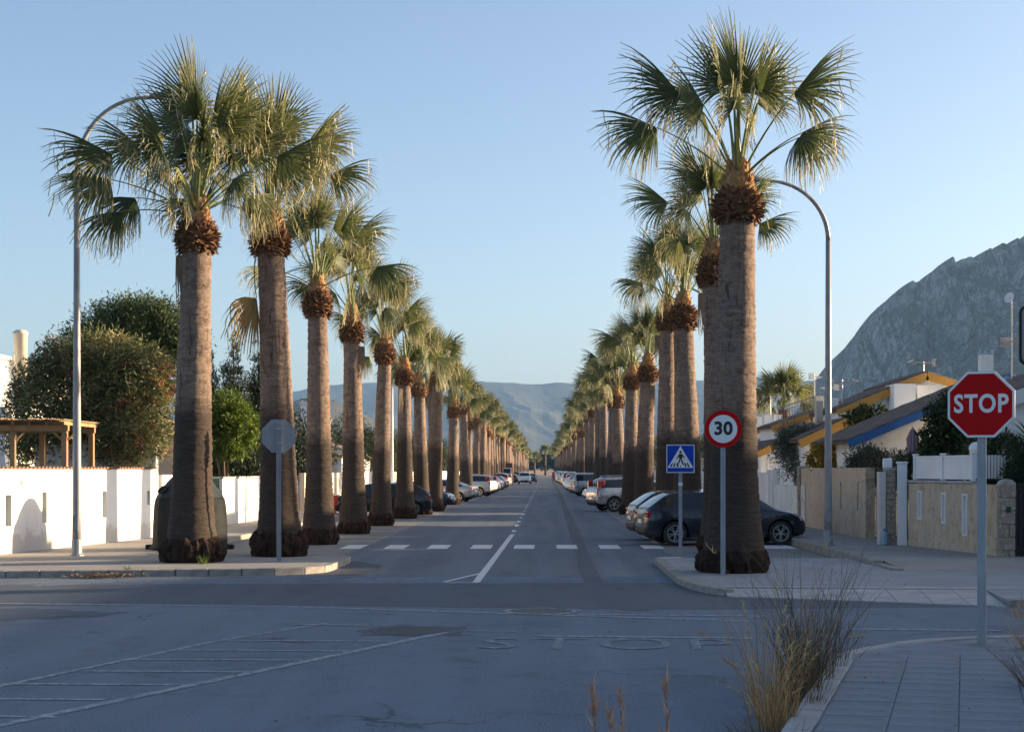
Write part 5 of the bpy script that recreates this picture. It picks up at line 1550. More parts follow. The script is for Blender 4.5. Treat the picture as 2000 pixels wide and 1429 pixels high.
# right gardens
tree('shrub', 'dark bushy shrub over the white wall beyond the black car', 'shrub', (9.5, 58.2, 0.05), [(9.3, 58.2, 2.6, 0.9, 0.9, 0.9), (8.9, 58.4, 3.0, 0.55, 0.6, 0.7), (9.9, 57.6, 2.7, 0.7, 0.7, 0.75)], m_olive, 420, 26, (0.14, 0.018), 20, 0.06, spread=0.16)
tree('shrub', 'amber leaved bush glowing above the buff stone wall', 'shrub', (9.5, 53.0, 0.05), [(9.25, 52.6, 2.35, 0.55, 0.5, 0.55), (9.75, 52.2, 2.25, 0.5, 0.5, 0.45), (9.0, 53.2, 2.4, 0.4, 0.4, 0.4)], m_autumn, 260, 20, (0.12, 0.03), 21, 0.04, spread=0.13)
tree('shrub', 'grey green shrub beside the amber bush under the blue verge', 'shrub', (9.9, 47.4, 0.05), [(9.75, 47.2, 2.1, 0.75, 0.6, 0.5), (9.3, 47.3, 2.15, 0.5, 0.5, 0.55), (10.3, 47.3, 1.95, 0.5, 0.5, 0.5)], m_olive, 300, 24, (0.12, 0.02), 22, 0.05, spread=0.14)
tree('shrub', 'thin leafed shrub against the white upper wall under the ochre verge', 'shrub', (10.9, 56.0, 0.05), [(10.9, 56.0, 3.75, 0.3, 0.3, 0.5), (11.4, 56.0, 3.8, 0.25, 0.3, 0.45), (10.5, 56.0, 3.6, 0.25, 0.25, 0.4), (11.7, 56.0, 3.7, 0.3, 0.3, 0.4)], m_darkl, 160, 14, (0.13, 0.04), 23, 0.03, spread=0.10)
tree('citrus_tree', 'dark citrus tree with yellow green tips beside the stop sign', 'tree', (10.3, 42.2, 0.05), [(10.3, 42.0, 3.0, 0.5, 0.6, 0.85), (10.75, 42.0, 2.8, 0.5, 0.5, 0.8), (10.0, 41.9, 2.5, 0.4, 0.5, 0.6), (10.5, 42.0, 3.7, 0.3, 0.35, 0.4), (10.95, 42.0, 3.3, 0.4, 0.4, 0.5)], m_darkl, 620, 22, (0.12, 0.034), 24, 0.07, spread=0.12, shell=0.4)
tree('shrub', 'low dark shrub behind the white panel fence', 'shrub', (9.7, 40.6, 0.05), [(9.55, 41.2, 1.9, 0.7, 0.6, 0.5), (10.3, 40.0, 1.9, 0.7, 0.5, 0.5), (10.9, 39.4, 2.2, 0.8, 0.6, 0.6)], m_darkl, 320, 20, (0.13, 0.03), 25, 0.04, spread=0.14)
def hedge(label, x0, x1, y0, y1, z1, seed, n=900):
    t = thing('hedge', label, 'hedge', ((x0 + x1) / 2, (y0 + y1) / 2, 0.05))
    bl = []
    nx = max(1, int((x1 - x0) / 0.5))
    for i in range(nx):
        for z in np.arange(0.4, z1, 0.5): bl.append((-(x1 - x0) / 2 + (i + 0.5) * (x1 - x0) / nx, 0, z, 0.36, (y1 - y0) / 2, 0.34))
    g = MB(); g.tube([(0, 0, 0), (0, 0, z1 * 0.8)], 0.05, 6); g.build('trunk', m_bark, t)
    leaf_cloud('crown', m_conif, bl, n, 26, (0.10, 0.016), seed, up=0.5, spread=0.16, shell=0.35, parent=t)
hedge('tall dark clipped hedge behind the black driveway gate', 10.3, 14.0, 36.0, 36.7, 2.9, 26, 1700)
# spiky rosette plants
def rosette(name, label, base, n, ln, w, seed, mat, e0=20, e1=80, trunk=0.0, cat='plant'):
    rd = random.Random(seed); t = thing(name, label, cat, base); L = LeafMesh()
    for k in range(n):
        az = k * 2.39996 + rd.uniform(-0.2, 0.2); e = R(e1 - (e1 - e0) * (k / n) + rd.uniform(-8, 8)); q = Vector((0, 0, trunk)); l = ln * rd.uniform(0.75, 1.1)
        sd = Vector((-math.sin(az), math.cos(az), 0)); b0 = len(L.v); rr = rd.random()
        for i in range(6):
            ww = w * (1 - (i / 5) ** 1.6) + 0.003
            for o in (-sd * ww, sd * ww): L.v.append(tuple(q + o)); L.r.append(rr); L.t.append(0)
            q = q + Vector((math.cos(az) * math.cos(e), math.sin(az) * math.cos(e), math.sin(e))) * l / 5; e -= R(9)
        for i in range(5): L.f.append((b0 + 2 * i, b0 + 2 * i + 1, b0 + 2 * i + 3, b0 + 2 * i + 2)); L.m.append(0)
    link('leaf_rosette', L.finish(name, [mat]), t)
    if trunk > 0.05:
        g = MB(); g.tube([(0, 0, 0), (0.02, 0, trunk * 0.5), (0, 0, trunk + 0.05)], [0.12, 0.10, 0.11], 9); g.build('trunk', m_bark, t, smooth=True)
    return t
rosette('yucca_plant', 'spiky yucca beside the stop sign with long drooping blades', (10.75, 41.0, 0.05), 46, 1.25, 0.035, 31, m_feather, -5, 75, 2.2)
rosette('yucca_plant', 'spiky yucca to the road side of the hedge by the brown roofed house', (11.9, 40.0, 0.05), 40, 1.1, 0.035, 32, m_bright, -5, 75, 2.6)
# a low feather palm behind the stone wall
def feather_palm(label, base, seed, n=20, ln=1.5, trunk=1.2):
    rd = random.Random(seed); t = thing('garden_palm', label, 'palm', base)
    g = MB(); g.tube([(0, 0, 0), (0, 0, trunk)], [0.16, 0.14], 9); g.build('trunk', m_bark, t)
    for k in range(n):
        L = LeafMesh(); az = k * 2.39996; e = R(82 - 75 * k / n + rd.uniform(-6, 6)); q = Vector((0, 0, trunk)); rr = rd.random()
        for i in range(13):
            d = Vector((math.cos(az) * math.cos(e), math.sin(az) * math.cos(e), math.sin(e))); sd = Vector((-math.sin(az), math.cos(az), 0))
            p2 = q + d * ln / 13
            for s in (-1, 1):
                if i > 1:
                    l = 0.34 * math.sin(PI * (i + 0.5) / 14) + 0.06
                    tip = q + sd * s * l * 0.75 + d * l * 0.55 - Vector((0, 0, 0.12 * l)); b0 = len(L.v)
                    for o in (q, q + d * 0.035, tip): L.v.append(tuple(o)); L.r.append(rr); L.t.append(0)
                    L.f.append((b0, b0 + 1, b0 + 2)); L.m.append(0)
            b0 = len(L.v)
            for o in (q - sd * 0.012, q + sd * 0.012, p2 + sd * 0.010, p2 - sd * 0.010): L.v.append(tuple(o)); L.r.append(rr); L.t.append(0.1)
            L.f.append((b0, b0 + 1, b0 + 2, b0 + 3)); L.m.append(0)
            q = p2; e -= R(6.5)
        link('frond', L.finish('frond', [m_feather]), t)
feather_palm('low feather palm arching over the gate between the stone walls', (9.55, 43.6, 0.05), 41, 22, 1.35, 1.35)
# fan palm in a garden on the right, and the ones that close the avenue
def garden_fan(label, x, y, h, s, crown):
    t = thing('palm_tree', label, 'palm tree', (x, y, 0))
    link('trunk', TRK[1][0], t, scale=(0.7, 0.7, h / 6.2)); link('crown', CROWN[crown], t, (0, 0, h), (0, 0, 1.0), s); link('crown', CROWN[(crown + 1) % 4], t, (0, 0, h - 0.25), (0, 0, 2.6), s * 0.95)
    link('leaf_base_collar', BOOT_S[0], t, (0, 0, h - 0.2), scale=(0.8, 0.8, 1))
garden_fan('bushy sunlit fan palm in the garden behind the white chimneys', 14.2, 97, 5.2, 0.98, 2)
garden_fan('lone fan palm closing the shaded end of the avenue', 0.6, 600, 7.6, 1.25, 0)
garden_fan('low bushy fan palm closing the middle of the avenue', -3.4, 610, 5.0, 1.3, 1)
for i in range(14):
    x = -34 + i * 5.4 + rs.uniform(-1, 1)
    tree('dark_tree', 'dark broad tree in the belt that closes the avenue', 'tree', (x, 690 + rs.uniform(-8, 8), 1.5), [(x, 690, 5.2 + rs.uniform(-1, 1.5), 3.2, 2.6, 3.2), (x + 1.5, 690, 4.2, 2.6, 2.4, 2.2)], m_conif if i % 2 else m_darkl, 120, 26, (0.7, 0.16), 80 + i, 0.25, spread=0.35)['group'] = 'tree belt at the end of the avenue'
# edge of a palm just outside the left border
garden_fan('fan palm whose leaf tips reach in past the pale house', -25.9, 70, 7.4, 0.95, 3)
# off-frame garden trees along the near street
tree('garden_tree', 'leafy street tree outside the frame beside the near pavement', 'tree', (12.6, 15.2, 0.05), [(12.6, 15.2, 3.6, 1.8, 1.8, 1.5), (12.2, 17.2, 2.9, 1.2, 1.2, 1.2)], m_darkl, 420, 24, (0.16, 0.05), 97, 0.13, spread=0.2)

# ---- grasses and weeds at the near kerb
def blades(name, label, base, n, hgt, rad, seed, mat, lean=0.35, w=0.004, seedhead=0.0, cat='grass', twig=0.0, dirbias=(0, 0)):
    rd = random.Random(seed); t = thing(name, label, cat, base); L = LeafMesh()
    for k in range(n):
        a = rd.uniform(0, 2 * PI); r = rad * rd.random() ** 0.7
        q = Vector((r * math.cos(a), r * math.sin(a), 0)); h = hgt * rd.uniform(0.35, 1.0)
        la = a + rd.uniform(-1.2, 1.2); le = lean * rd.uniform(0.1, 1.0)
        d = Vector((math.cos(la) * le + dirbias[0] * rd.random(), math.sin(la) * le + dirbias[1] * rd.random(), 1)).normalized()
        sd = Vector((rd.uniform(-1, 1), rd.uniform(-1, 1), 0)).normalized(); rr = rd.random(); b0 = len(L.v); N = 6
        bend = rd.uniform(0.05, 0.75) ** 1.5; tws = []
        for i in range(N + 1):
            ww = w * (1 - 0.75 * i / N)
            for o in (-sd * ww, sd * ww): L.v.append(tuple(q + o)); L.r.append(rr); L.t.append(0)
            tw = rd.random()
            if twig and 1 < i < N and tw < twig:
                tws.append((q.copy(), d.copy(), sd * ww * 0.7))
            if False:
                td = (d + Vector((rd.uniform(-1, 1), rd.uniform(-1, 1), rd.uniform(0.0, 0.7)))).normalized(); tl = h * rd.uniform(0.10, 0.28); c = q + td * tl; b1 = len(L.v)
                for o in (q - sd * ww * 0.7, q + sd * ww * 0.7, c): L.v.append(tuple(o)); L.r.append(rr); L.t.append(0)
                L.f.append((b1, b1 + 1, b1 + 2)); L.m.append(0)
            q = q + d * h / N
            d = (d + Vector((math.cos(la), math.sin(la), -0.6)) * bend * 0.25 + Vector((rd.uniform(-1, 1), rd.uniform(-1, 1), 0)) * 0.10).normalized()
        for i in range(N): L.f.append((b0 + 2 * i, b0 + 2 * i + 1, b0 + 2 * i + 3, b0 + 2 * i + 2)); L.m.append(0)
        for (q0, d0, s0) in tws:
            td = (d0 + Vector((rd.uniform(-1, 1), rd.uniform(-1, 1), rd.uniform(0.0, 0.7)))).normalized(); c = q0 + td * h * rd.uniform(0.10, 0.28); b1 = len(L.v)
            for o in (q0 - s0, q0 + s0, c): L.v.append(tuple(o)); L.r.append(rr); L.t.append(0)
            L.f.append((b1, b1 + 1, b1 + 2)); L.m.append(0)
        if rd.random() < seedhead:
            for j in range(16):
                c = q - d * 0.16 * rd.random(); td = (d * 1.2 + Vector((rd.uniform(-1, 1), rd.uniform(-1, 1), rd.uniform(-0.4, 0.6)))).normalized() * rd.uniform(0.03, 0.06); s2 = Vector((rd.uniform(-1, 1), rd.uniform(-1, 1), rd.uniform(-1, 1))).normalized() * 0.006; b1 = len(L.v)
                for o in (c - s2, c + s2, c + td): L.v.append(tuple(o)); L.r.append(min(1, rr + 0.3)); L.t.append(0)
                L.f.append((b1, b1 + 1, b1 + 2)); L.m.append(0)
    o = link('blades', L.finish(name, [mat]), t); o['kind'] = 'stuff'
    return t
def at_kerb(b, a=-0.12): q = wl(a, b); return (q[0], q[1], 0.0)
W5 = ['dark twiggy weed clump at the widest part of the near kerb', 'tallest dark weed clump growing from the near kerb', 'dark weed clump behind the straw coloured stems', 'low weed tuft along the kerb joint', 'thin weed tuft where the near kerb starts to curve']
for i, (b, n, hh, rr) in enumerate(((3.3, 120, 1.2, 0.26), (4.2, 100, 1.5, 0.28), (2.5, 120, 0.95, 0.24), (1.7, 90, 0.5, 0.26), (5.0, 40, 0.75, 0.24))):
    blades('weed_tuft', W5[i], at_kerb(b, -0.10 if i < 3 else 0.0), n, hh, rr, 60 + i, m_weed, 0.36, 0.0038, twig=0.6)
for i, (b, n, hh, a) in enumerate(((1.6, 60, 1.15, -0.28), (0.9, 110, 0.62, -0.12), (2.9, 14, 1.5, -0.45))):
    blades('straw_tuft', ['tall straw coloured grass stems in front of the dark weeds', 'short orange straw tuft at the kerb foot', 'few very tall pale stems left of the weed clump'][i], at_kerb(b, a), n, hh, 0.16, 70 + i, m_straw, 0.34, 0.0046, 0.25, twig=0.15)
blades('straw_tuft', 'dead straw litter along the foot of the near kerb', at_kerb(0.2, -0.1), 120, 0.28, 0.32, 75, m_weed, 0.9, 0.004, twig=0.4)
# close dry seed heads rising into the bottom of the frame
for i, (px, py, d) in enumerate(((1180, 1345, 4.2), (1232, 1350, 4.4), (1298, 1335, 4.3), (1212, 1390, 4.25))):
    x, y, z = pt(px, py, d)
    t = thing('dry_grass_stem', ['pink tinged dry grass plume with a curved tip', 'thin pale dry grass plume', 'upright forked dry grass plume', 'short dry grass plume below the curved one'][i], 'grass stem', (x + 0.02, y, 0.0))
    rd = random.Random(90 + i); g = MB()
    lean = (-0.05 if i != 2 else -0.015)
    ptsx = [(lean * (k / 8) ** 2, 0.02 * math.sin(k), z * k / 8) for k in range(9)]
    g.tube(ptsx, [0.0036 - 0.0022 * k / 8 for k in range(9)], 5); g.build('stem', m_plume, t)
    L = LeafMesh()
    for j in range(38):
        s = rd.random(); k0 = 0.86 + 0.14 * s + 0.004 * math.sin(j); c = Vector((lean * k0 ** 2, 0, z * k0)); td = Vector((rd.uniform(-0.6, 0.45) + lean, rd.uniform(-0.5, 0.5), 1)).normalized() * rd.uniform(0.02, 0.07); s2 = Vector((rd.uniform(-1, 1), rd.uniform(-1, 1), 0)).normalized() * 0.0042; b1 = len(L.v)
        for o in (c - s2, c + s2, c + td): L.v.append(tuple(o)); L.r.append(rd.uniform(0.3, 1)); L.t.append(0)
        L.f.append((b1, b1 + 1, b1 + 2)); L.m.append(0)
    link('seed_head', L.finish('seed_head', [m_plume]), t)
# scrub at the right border
for i, (px, py, n, hh) in enumerate(((2010, 1265, 90, 0.55), (2030, 1340, 120, 0.6), (1995, 1205, 50, 0.35))):
    x, y, z = gp(px, py, 0.12)
    blades('dry_weed', ['dry twiggy weed at the pavement edge behind the stop sign post', 'dry reddish twiggy weed beside the near pavement slabs', 'sparse dry weed at the curved kerb beyond the stop sign'][i], (x + 0.05, y, 0.11), n, hh, 0.22, 110 + i, m_straw if i != 1 else m_weed, 0.8, 0.004, twig=0.7, dirbias=(-0.5, 0))
# leaf litter and small weeds at the left kerb
blades('weed_tuft', 'small green weed sprouting at the foot of the corner palm', (-6.95, 33.45, 0.13), 30, 0.22, 0.09, 120, m_bright, 0.7, 0.008)
blades('weed_tuft', 'little weed tuft on the left kerb top', (-8.0, 31.55, 0.13), 26, 0.10, 0.08, 121, m_bright, 0.8, 0.006)
rd = random.Random(5); L = LeafMesh()
for k in range(420):
    x, y, _ = gp(rd.gauss(195, 38), 1127 + rd.uniform(-2, 3)); c = Vector((x, y, 0.012 + rd.random() * 0.07)); a = rd.uniform(0, 6.3); s = rd.uniform(0.015, 0.06); b0 = len(L.v)
    for o in ((s, 0, 0), (0, s * 0.5, rd.uniform(-0.02, 0.03)), (-s, 0, 0.01), (0, -s * 0.5, 0)):
        L.v.append((c.x + o[0] * math.cos(a) - o[1] * math.sin(a), c.y + o[0] * math.sin(a) + o[1] * math.cos(a), max(0.009, c.z + o[2]))); L.r.append(rd.random()); L.t.append(0)
    L.f.append((b0, b0 + 1, b0 + 2, b0 + 3)); L.m.append(0)
o = link('leaf_litter', L.finish('leaf_litter', [m_brown]))
tag(o, 'small drift of brown dead leaves against the left kerb', 'leaf litter'); o['kind'] = 'stuff'

# grit and palm scraps blown over the junction
rd = random.Random(15); L = LeafMesh()
def scrap(x, y, z, s):
    a = rd.uniform(0, 6.3); b0 = len(L.v)
    for o in ((s, 0, 0), (0, s * 0.3, rd.uniform(0.002, 0.012)), (-s, 0, 0.003), (0, -s * 0.3, 0)):
        L.v.append((x + o[0] * math.cos(a) - o[1] * math.sin(a), y + o[0] * math.sin(a) + o[1] * math.cos(a), z + o[2])); L.r.append(rd.random()); L.t.append(0)
    L.f.append((b0, b0 + 1, b0 + 2, b0 + 3)); L.m.append(0)
for k in range(260): scrap(rd.uniform(-12, 5), rd.uniform(12, 31), 0.009, rd.uniform(0.008, 0.03))
for k in range(300):
    q = wl(-abs(rd.gauss(0.0, 0.22)) - 0.02, rd.uniform(-1, 6)); scrap(q[0], q[1], 0.008, rd.uniform(0.01, 0.035))
for k in range(160): scrap(rd.uniform(-11, -4.6), 31.2 + rd.uniform(-0.25, 0.1), 0.009, rd.uniform(0.01, 0.04))
for k in range(120):
    q = wl(rd.uniform(0.2, 4), rd.uniform(-1, 5.5)); scrap(q[0], q[1], 0.13, rd.uniform(0.006, 0.02))
for k in range(140): scrap(rd.uniform(2.7, 6.5), rd.uniform(27.3, 35), 0.115, rd.uniform(0.01, 0.04))
o = link('grit', L.finish('grit', [m_brown]))
tag(o, 'brown grit and dry palm scraps scattered over road and paving', 'grit'); o['kind'] = 'stuff'
# ============================================================ lamps, signs, bins, antennas
m_pole = M('grey_lamp_paint', (0.33, 0.32, 0.32), (0.26, 0.25, 0.25), 0.5, 3, metal=0.2, bs=0.05)
m_signpost = M('galvanised_post', (0.34, 0.36, 0.39), (0.25, 0.27, 0.30), 0.5, 9, metal=0.5, bs=0.1, stretch=(1, 1, 0.2))
m_red = M('sign_red', (0.52, 0.003, 0.005), (0.46, 0.003, 0.004), 0.5, 2, spec=0.12)
m_swhite = M('sign_white', (0.80, 0.80, 0.80), (0.74, 0.75, 0.76), 0.4, 2)
m_sblue = M('sign_blue', (0.006, 0.055, 0.46), (0.006, 0.045, 0.40), 0.5, 2, spec=0.15)
m_back = M('sign_back', (0.30, 0.31, 0.33), (0.23, 0.24, 0.26), 0.5, 4, metal=0.4)
m_lens = M('lamp_lens', (0.5, 0.5, 0.48), (0.4, 0.4, 0.4), 0.3, 3)
def lamp(label, x, y, z0, hgt, reach, side, mat=None):
    """tapered column with a swan-neck arm and a slim head"""
    t = thing('street_lamp', label, 'street lamp', (x, y, z0))
    hs = hgt * 0.835
    g = MB(); g.tube([(0, 0, 0.02), (0, 0, 1.0), (0, 0, hs * 0.6), (0, 0, hs)], [0.105, 0.098, 0.075, 0.062], 14); g.build('pole', mat or m_pole, t, smooth=True)
    g = MB(); g.lathe([(0.16, 0), (0.16, 0.03), (0.115, 0.05), (0.115, 0.35), (0.106, 0.37)], 14); g.build('base_sleeve', m_signpost, t, smooth=False)
    pts = []
    rx, rz = reach * 0.80, (hgt - hs)
    for k in range(15):
        a = R(84 * k / 14); pts.append((side * rx * (1 - math.cos(a)), 0, hs + rz * math.sin(a) * 0.985))
    pts.append((side * reach * 0.86, 0, pts[-1][2] + 0.02))
    g = MB(); g.tube(pts, [0.060 - 0.022 * i / 15 for i in range(16)], 10); g.build('arm', mat or m_pole, t, smooth=True)
    g = MB(); g.bbox(-0.062, 0.062, -0.118, -0.09, 0.55, 0.90, 0.006); g.build('access_door', m_back, t)
    e = pts[-1]
    hd = MB(); Mx = Matrix.Translation((e[0], e[1], e[2])) @ Matrix.Rotation(R(-6 * side), 4, 'Y')
    n = 12; vs = []
    for (u, w, hh) in ((-0.05, 0.05, 0.05), (0.06, 0.10, 0.085), (0.28, 0.13, 0.10), (0.48, 0.10, 0.075), (0.56, 0.03, 0.03)):
        for k in range(n):
            a = 2 * PI * k / n; vs.append(tuple(Mx @ Vector((side * u, w * math.cos(a), hh * math.sin(a) * (1.0 if math.sin(a) > 0 else 0.45)))))
    hd.add(vs, [(i * n + k, i * n + (k + 1) % n, (i + 1) * n + (k + 1) % n, (i + 1) * n + k) for i in range(4) for k in range(n)] + [tuple(range(n)), tuple(range(4 * n, 5 * n))])
    hd2 = hd.build('lamp_head', mat or m_pole, t, smooth=True)
    g = MB(); g.add([tuple(Mx @ Vector((side * u, v_, -0.047))) for u, v_ in ((0.10, -0.08), (0.42, -0.08), (0.42, 0.08), (0.10, 0.08))], [(0, 1, 2, 3)]); g.build('lens', m_lens, hd2)
    return t
lamp('curved grey street lamp standing before the white garden wall', -10.43, 36.6, 0.13, 10.25, 1.95, 1)
lamp('curved grey street lamp in front of the buff stone wall', 6.98, 40.2, 0.20, 8.95, 1.85, -1)
lamp('pale street lamp half hidden behind the second avenue palm', -10.3, 60.6, 0.13, 9.4, 1.9, 1, m_pvc)
lamp('street lamp whose arm shows between the slim tall palm and the corner palm', 7.0, 66.5, 0.20, 9.3, 1.85, -1)
lamp('slender pale street lamp between the palms beyond the red litter bin', -9.9, 107, 0.13, 8.6, 1.9, 1, m_pvc)
lamp('far street lamp on the shaded pavement beyond the silver estate car', 7.0, 116, 0.20, 9.3, 1.85, -1)

def c_post(g, h, w=0.08, d=0.04):
    """folded channel section post"""
    t = 0.008
    g.box(-w / 2, w / 2, 0, t, 0, h); g.box(-w / 2, -w / 2 + t, t, d, 0, h); g.box(w / 2 - t, w / 2, t, d, 0, h)
def octagon(r, k=8, ph=22.5): return [(r * math.cos(R(ph + 45 * i)), r * math.sin(R(ph + 45 * i))) for i in range(8)]
def plate(g, pts, y0, y1):
    n = len(pts); vs = [(x, y0, z) for x, z in pts] + [(x, y1, z) for x, z in pts]
    g.add(vs, [tuple(range(n)), tuple(range(n, 2 * n))[::-1]] + [(i, (i + 1) % n, n + (i + 1) % n, n + i) for i in range(n)])
def circ(r, n=40): return [(r * math.cos(2 * PI * i / n), r * math.sin(2 * PI * i / n)) for i in range(n)]
def stop_sign(label, x, y, z0, zc, rz, size, post_behind=True):
    t = thing('stop_sign', label, 'road sign', (x, y, z0), rz)
    r = size / 2 / math.cos(R(22.5))
    g = MB(); c_post(g, zc + size * 0.42, 0.095); g.build('post', m_signpost, t, (0, 0.0, 0))
    zo = zc
    g = MB(); plate(g, [(a, b + zo) for a, b in octagon(r)], -0.030, -0.004); pn = g.build('panel', m_back, t)
    g = MB(); plate(g, [(a, b + zo) for a, b in octagon(r * 0.995)], -0.034, -0.0305); g.build('border', m_swhite, pn)
    g = MB(); plate(g, [(a, b + zo) for a, b in octagon(r * 0.925)], -0.037, -0.0345); g.build('red_field', m_red, pn)
    me = text_mesh('STOP', 0.236 * size / 0.74, 0.001, m_swhite, 'lettering', 0.006, 1.1)
    link('lettering', me, pn, (0, -0.039, zo), (R(90), 0, 0), (1.0, 1.2, 1))
    for zz in (zc - size * 0.22, zc + size * 0.22):
        g = MB(); g.box(-0.07, 0.07, 0.0405, 0.048, zz - 0.02, zz + 0.02); g.box(-0.075, -0.055, -0.004, 0.05, zz - 0.018, zz + 0.018); g.box(0.055, 0.075, -0.004, 0.05, zz - 0.018, zz + 0.018); g.build('clamp', m_galv, t)
    return t
q = gp(1917, 1255, 0.125)
stop_sign('red stop sign on the near pavement corner', q[0], q[1], 0.12, 2.655, R(-26), 0.735)
q = gp(544.5, 1095, 0.13)
stop_sign('octagonal sign seen from its bare grey back before the second palm', q[0], q[1], 0.13, 2.63, R(180 + 14), 0.70)
# 30 limit
t = thing('speed_limit_sign', 'round 30 speed limit sign in front of the corner palm', 'road sign', (3.30, 30.15, 0.11), R(-2))
g = MB(); c_post(g, 2.60, 0.09); g.build('post', m_signpost, t, (0, 0.0, 0))
g = MB(); plate(g, [(a, b + 2.69) for a, b in circ(0.345)], -0.030, -0.004); pn = g.build('panel', m_back, t)
g = MB(); plate(g, [(a, b + 2.69) for a, b in circ(0.343)], -0.034, -0.0305); g.build('red_ring', m_red, pn)
g = MB(); plate(g, [(a, b + 2.69) for a, b in circ(0.258)], -0.037, -0.0345); g.build('white_field', m_swhite, pn)
link('lettering', text_mesh('30', 0.30, 0.001, m_black, 'lettering', 0.011, 1.04), pn, (0, -0.039, 2.69), (R(90), 0, 0), (1.12, 1.1, 1))
# pedestrian crossing
q = gp(1329, 1085)
t = thing('crossing_sign', 'blue square pedestrian crossing sign with walking figure', 'road sign', (q[0], q[1], 0.008), R(-3))
g = MB(); c_post(g, 2.35, 0.085); g.build('post', m_signpost, t, (0, 0.0, 0))
zc = 2.305; hw = 0.335
sq = lambda s: [(-s, zc - s), (s, zc - s), (s, zc + s), (-s, zc + s)]
ro = t
g = MB(); plate(g, sq(hw), -0.03, -0.004); pn = g.build('panel', m_back, t)
g = MB(); plate(g, sq(hw * 0.995), -0.034, -0.0305); g.build('border', m_swhite, pn)
g = MB(); plate(g, sq(hw * 0.94), -0.037, -0.0345); g.build('blue_field', m_sblue, pn)
g = MB(); plate(g, [(-0.305, zc - 0.215), (0.305, zc - 0.215), (0.0, zc + 0.30)], -0.039, -0.0375); g.build('white_triangle', m_swhite, pn)
k = 1.0
def symbol(name, pts): g = MB(); plate(g, [(a, zc + b) for a, b in pts], -0.041, -0.0395); g.build(name, m_black, pn)
symbol('figure_head', [(0.0 + 0.032 * math.cos(2 * PI * i / 14), 0.158 + 0.032 * math.sin(2 * PI * i / 14)) for i in range(14)])
symbol('figure_body', [(-0.035, 0.115), (0.04, 0.115), (0.05, 0.07), (0.035, -0.01), (-0.03, -0.01), (-0.04, 0.06)])
symbol('figure_arm', [(-0.037, 0.105), (-0.085, 0.03), (-0.105, 0.0), (-0.085, -0.008), (-0.065, 0.02), (-0.03, 0.06)])
symbol('figure_arm', [(0.045, 0.105), (0.10, 0.04), (0.09, 0.0), (0.07, 0.01), (0.075, 0.035), (0.04, 0.065)])
symbol('figure_leg', [(-0.030, -0.012), (0.005, -0.012), (-0.02, -0.085), (-0.07, -0.155), (-0.10, -0.14), (-0.05, -0.075)])
symbol('figure_leg', [(0.006, -0.012), (0.035, -0.012), (0.06, -0.07), (0.085, -0.15), (0.055, -0.155), (0.025, -0.085)])
for xx in (-0.235, -0.16, -0.075, 0.0, 0.13, 0.20):
    b_ = [(xx - 0.019, -0.197), (xx + 0.019, -0.197), (xx * 0.80 + 0.017, -0.10), (xx * 0.80 - 0.017, -0.10)]
    if abs(xx) < 0.05: b_ = [(xx - 0.012, -0.193), (xx + 0.012, -0.193), (xx * 0.9 + 0.012, -0.162), (xx * 0.9 - 0.012, -0.162)]
    symbol('crossing_bar', b_)
g = MB(); g.bbox(-0.05, 0.05, -0.012, -0.002, 1.66, 1.74, 0.003); g.build('sticker', m_swhite, t)
# far give-way sign
t = thing('give_way_sign', 'small give way sign far beyond the silver estate car', 'road sign', (4.0, 134, 0.0), R(50))
g = MB(); c_post(g, 2.5, 0.08); g.build('post', m_signpost, t, (0, 0.0, 0))
g = MB(); plate(g, [(-0.45, 2.75), (0.45, 2.75), (0.0, 2.0)], -0.03, -0.004); pn = g.build('panel', m_swhite, t)
g = MB(); plate(g, [(-0.25, 2.66), (0.25, 2.66), (0.0, 2.25)], -0.034, -0.0305); g.build('black_field', m_black, pn)
# convex mirror board at the right border, seen from behind
x, y, z = pt(2001, 655, 21)
t = thing('board_sign', 'rounded grey signboard on a post at the right border', 'road sign', (x + 0.35, y, 0.12))
g = MB(); c_post(g, 4.1, 0.08); g.build('post', m_signpost, t, (0, 0.03, 0))
def rrect(hw, hh, r, n=6):
    o = []
    for cx, cz, a0 in ((hw - r, hh - r, 0), (-hw + r, hh - r, 90), (-hw + r, -hh + r, 180), (hw - r, -hh + r, 270)):
        for i in range(n + 1): a = R(a0 + 90 * i / n); o.append((cx + r * math.cos(a), cz + r * math.sin(a)))
    return o
g = MB(); plate(g, [(a, b + z - 0.12) for a, b in rrect(0.42, 0.385, 0.10)], -0.02, 0.02); pn = g.build('panel', m_black, t)
g = MB(); plate(g, [(a, b + z - 0.12) for a, b in rrect(0.39, 0.355, 0.08)], -0.026, -0.0205); g.build('face', m_back, pn)

# bell recycling container
m_bell = M('container_plastic', (0.036, 0.038, 0.037), (0.024, 0.026, 0.026), 0.85, 3, bs=0.1, spec=0.08)
m_bell2 = M('container_dome', (0.05, 0.066, 0.075), (0.035, 0.046, 0.052), 0.8, 3, spec=0.1)
q = gp(357, 1075, 0.13)
t = thing('recycling_container', 'grey bell shaped recycling container behind the corner palm', 'container', (q[0], q[1] + 0.8, 0.13))
def facet(r, z, a):
    k = 8; s = 2 * PI / k; return r * (math.cos(s / 2) / math.cos((a % s) - s / 2)) ** 0.55
g = MB(); g.lathe([(0.98, 0.0), (1.0, 0.05), (0.95, 0.09), (0.91, 0.14), (0.90, 0.6), (0.875, 1.05), (0.84, 1.22), (0.81, 1.26)], 48, fn=facet); g.build('body', m_bell, t)
g = MB(); g.lathe([(0.815, 1.262), (0.80, 1.30), (0.56, 1.62), (0.34, 1.84), (0.20, 1.93), (0.05, 1.96)], 48, fn=facet); dm = g.build('dome', m_bell2, t)
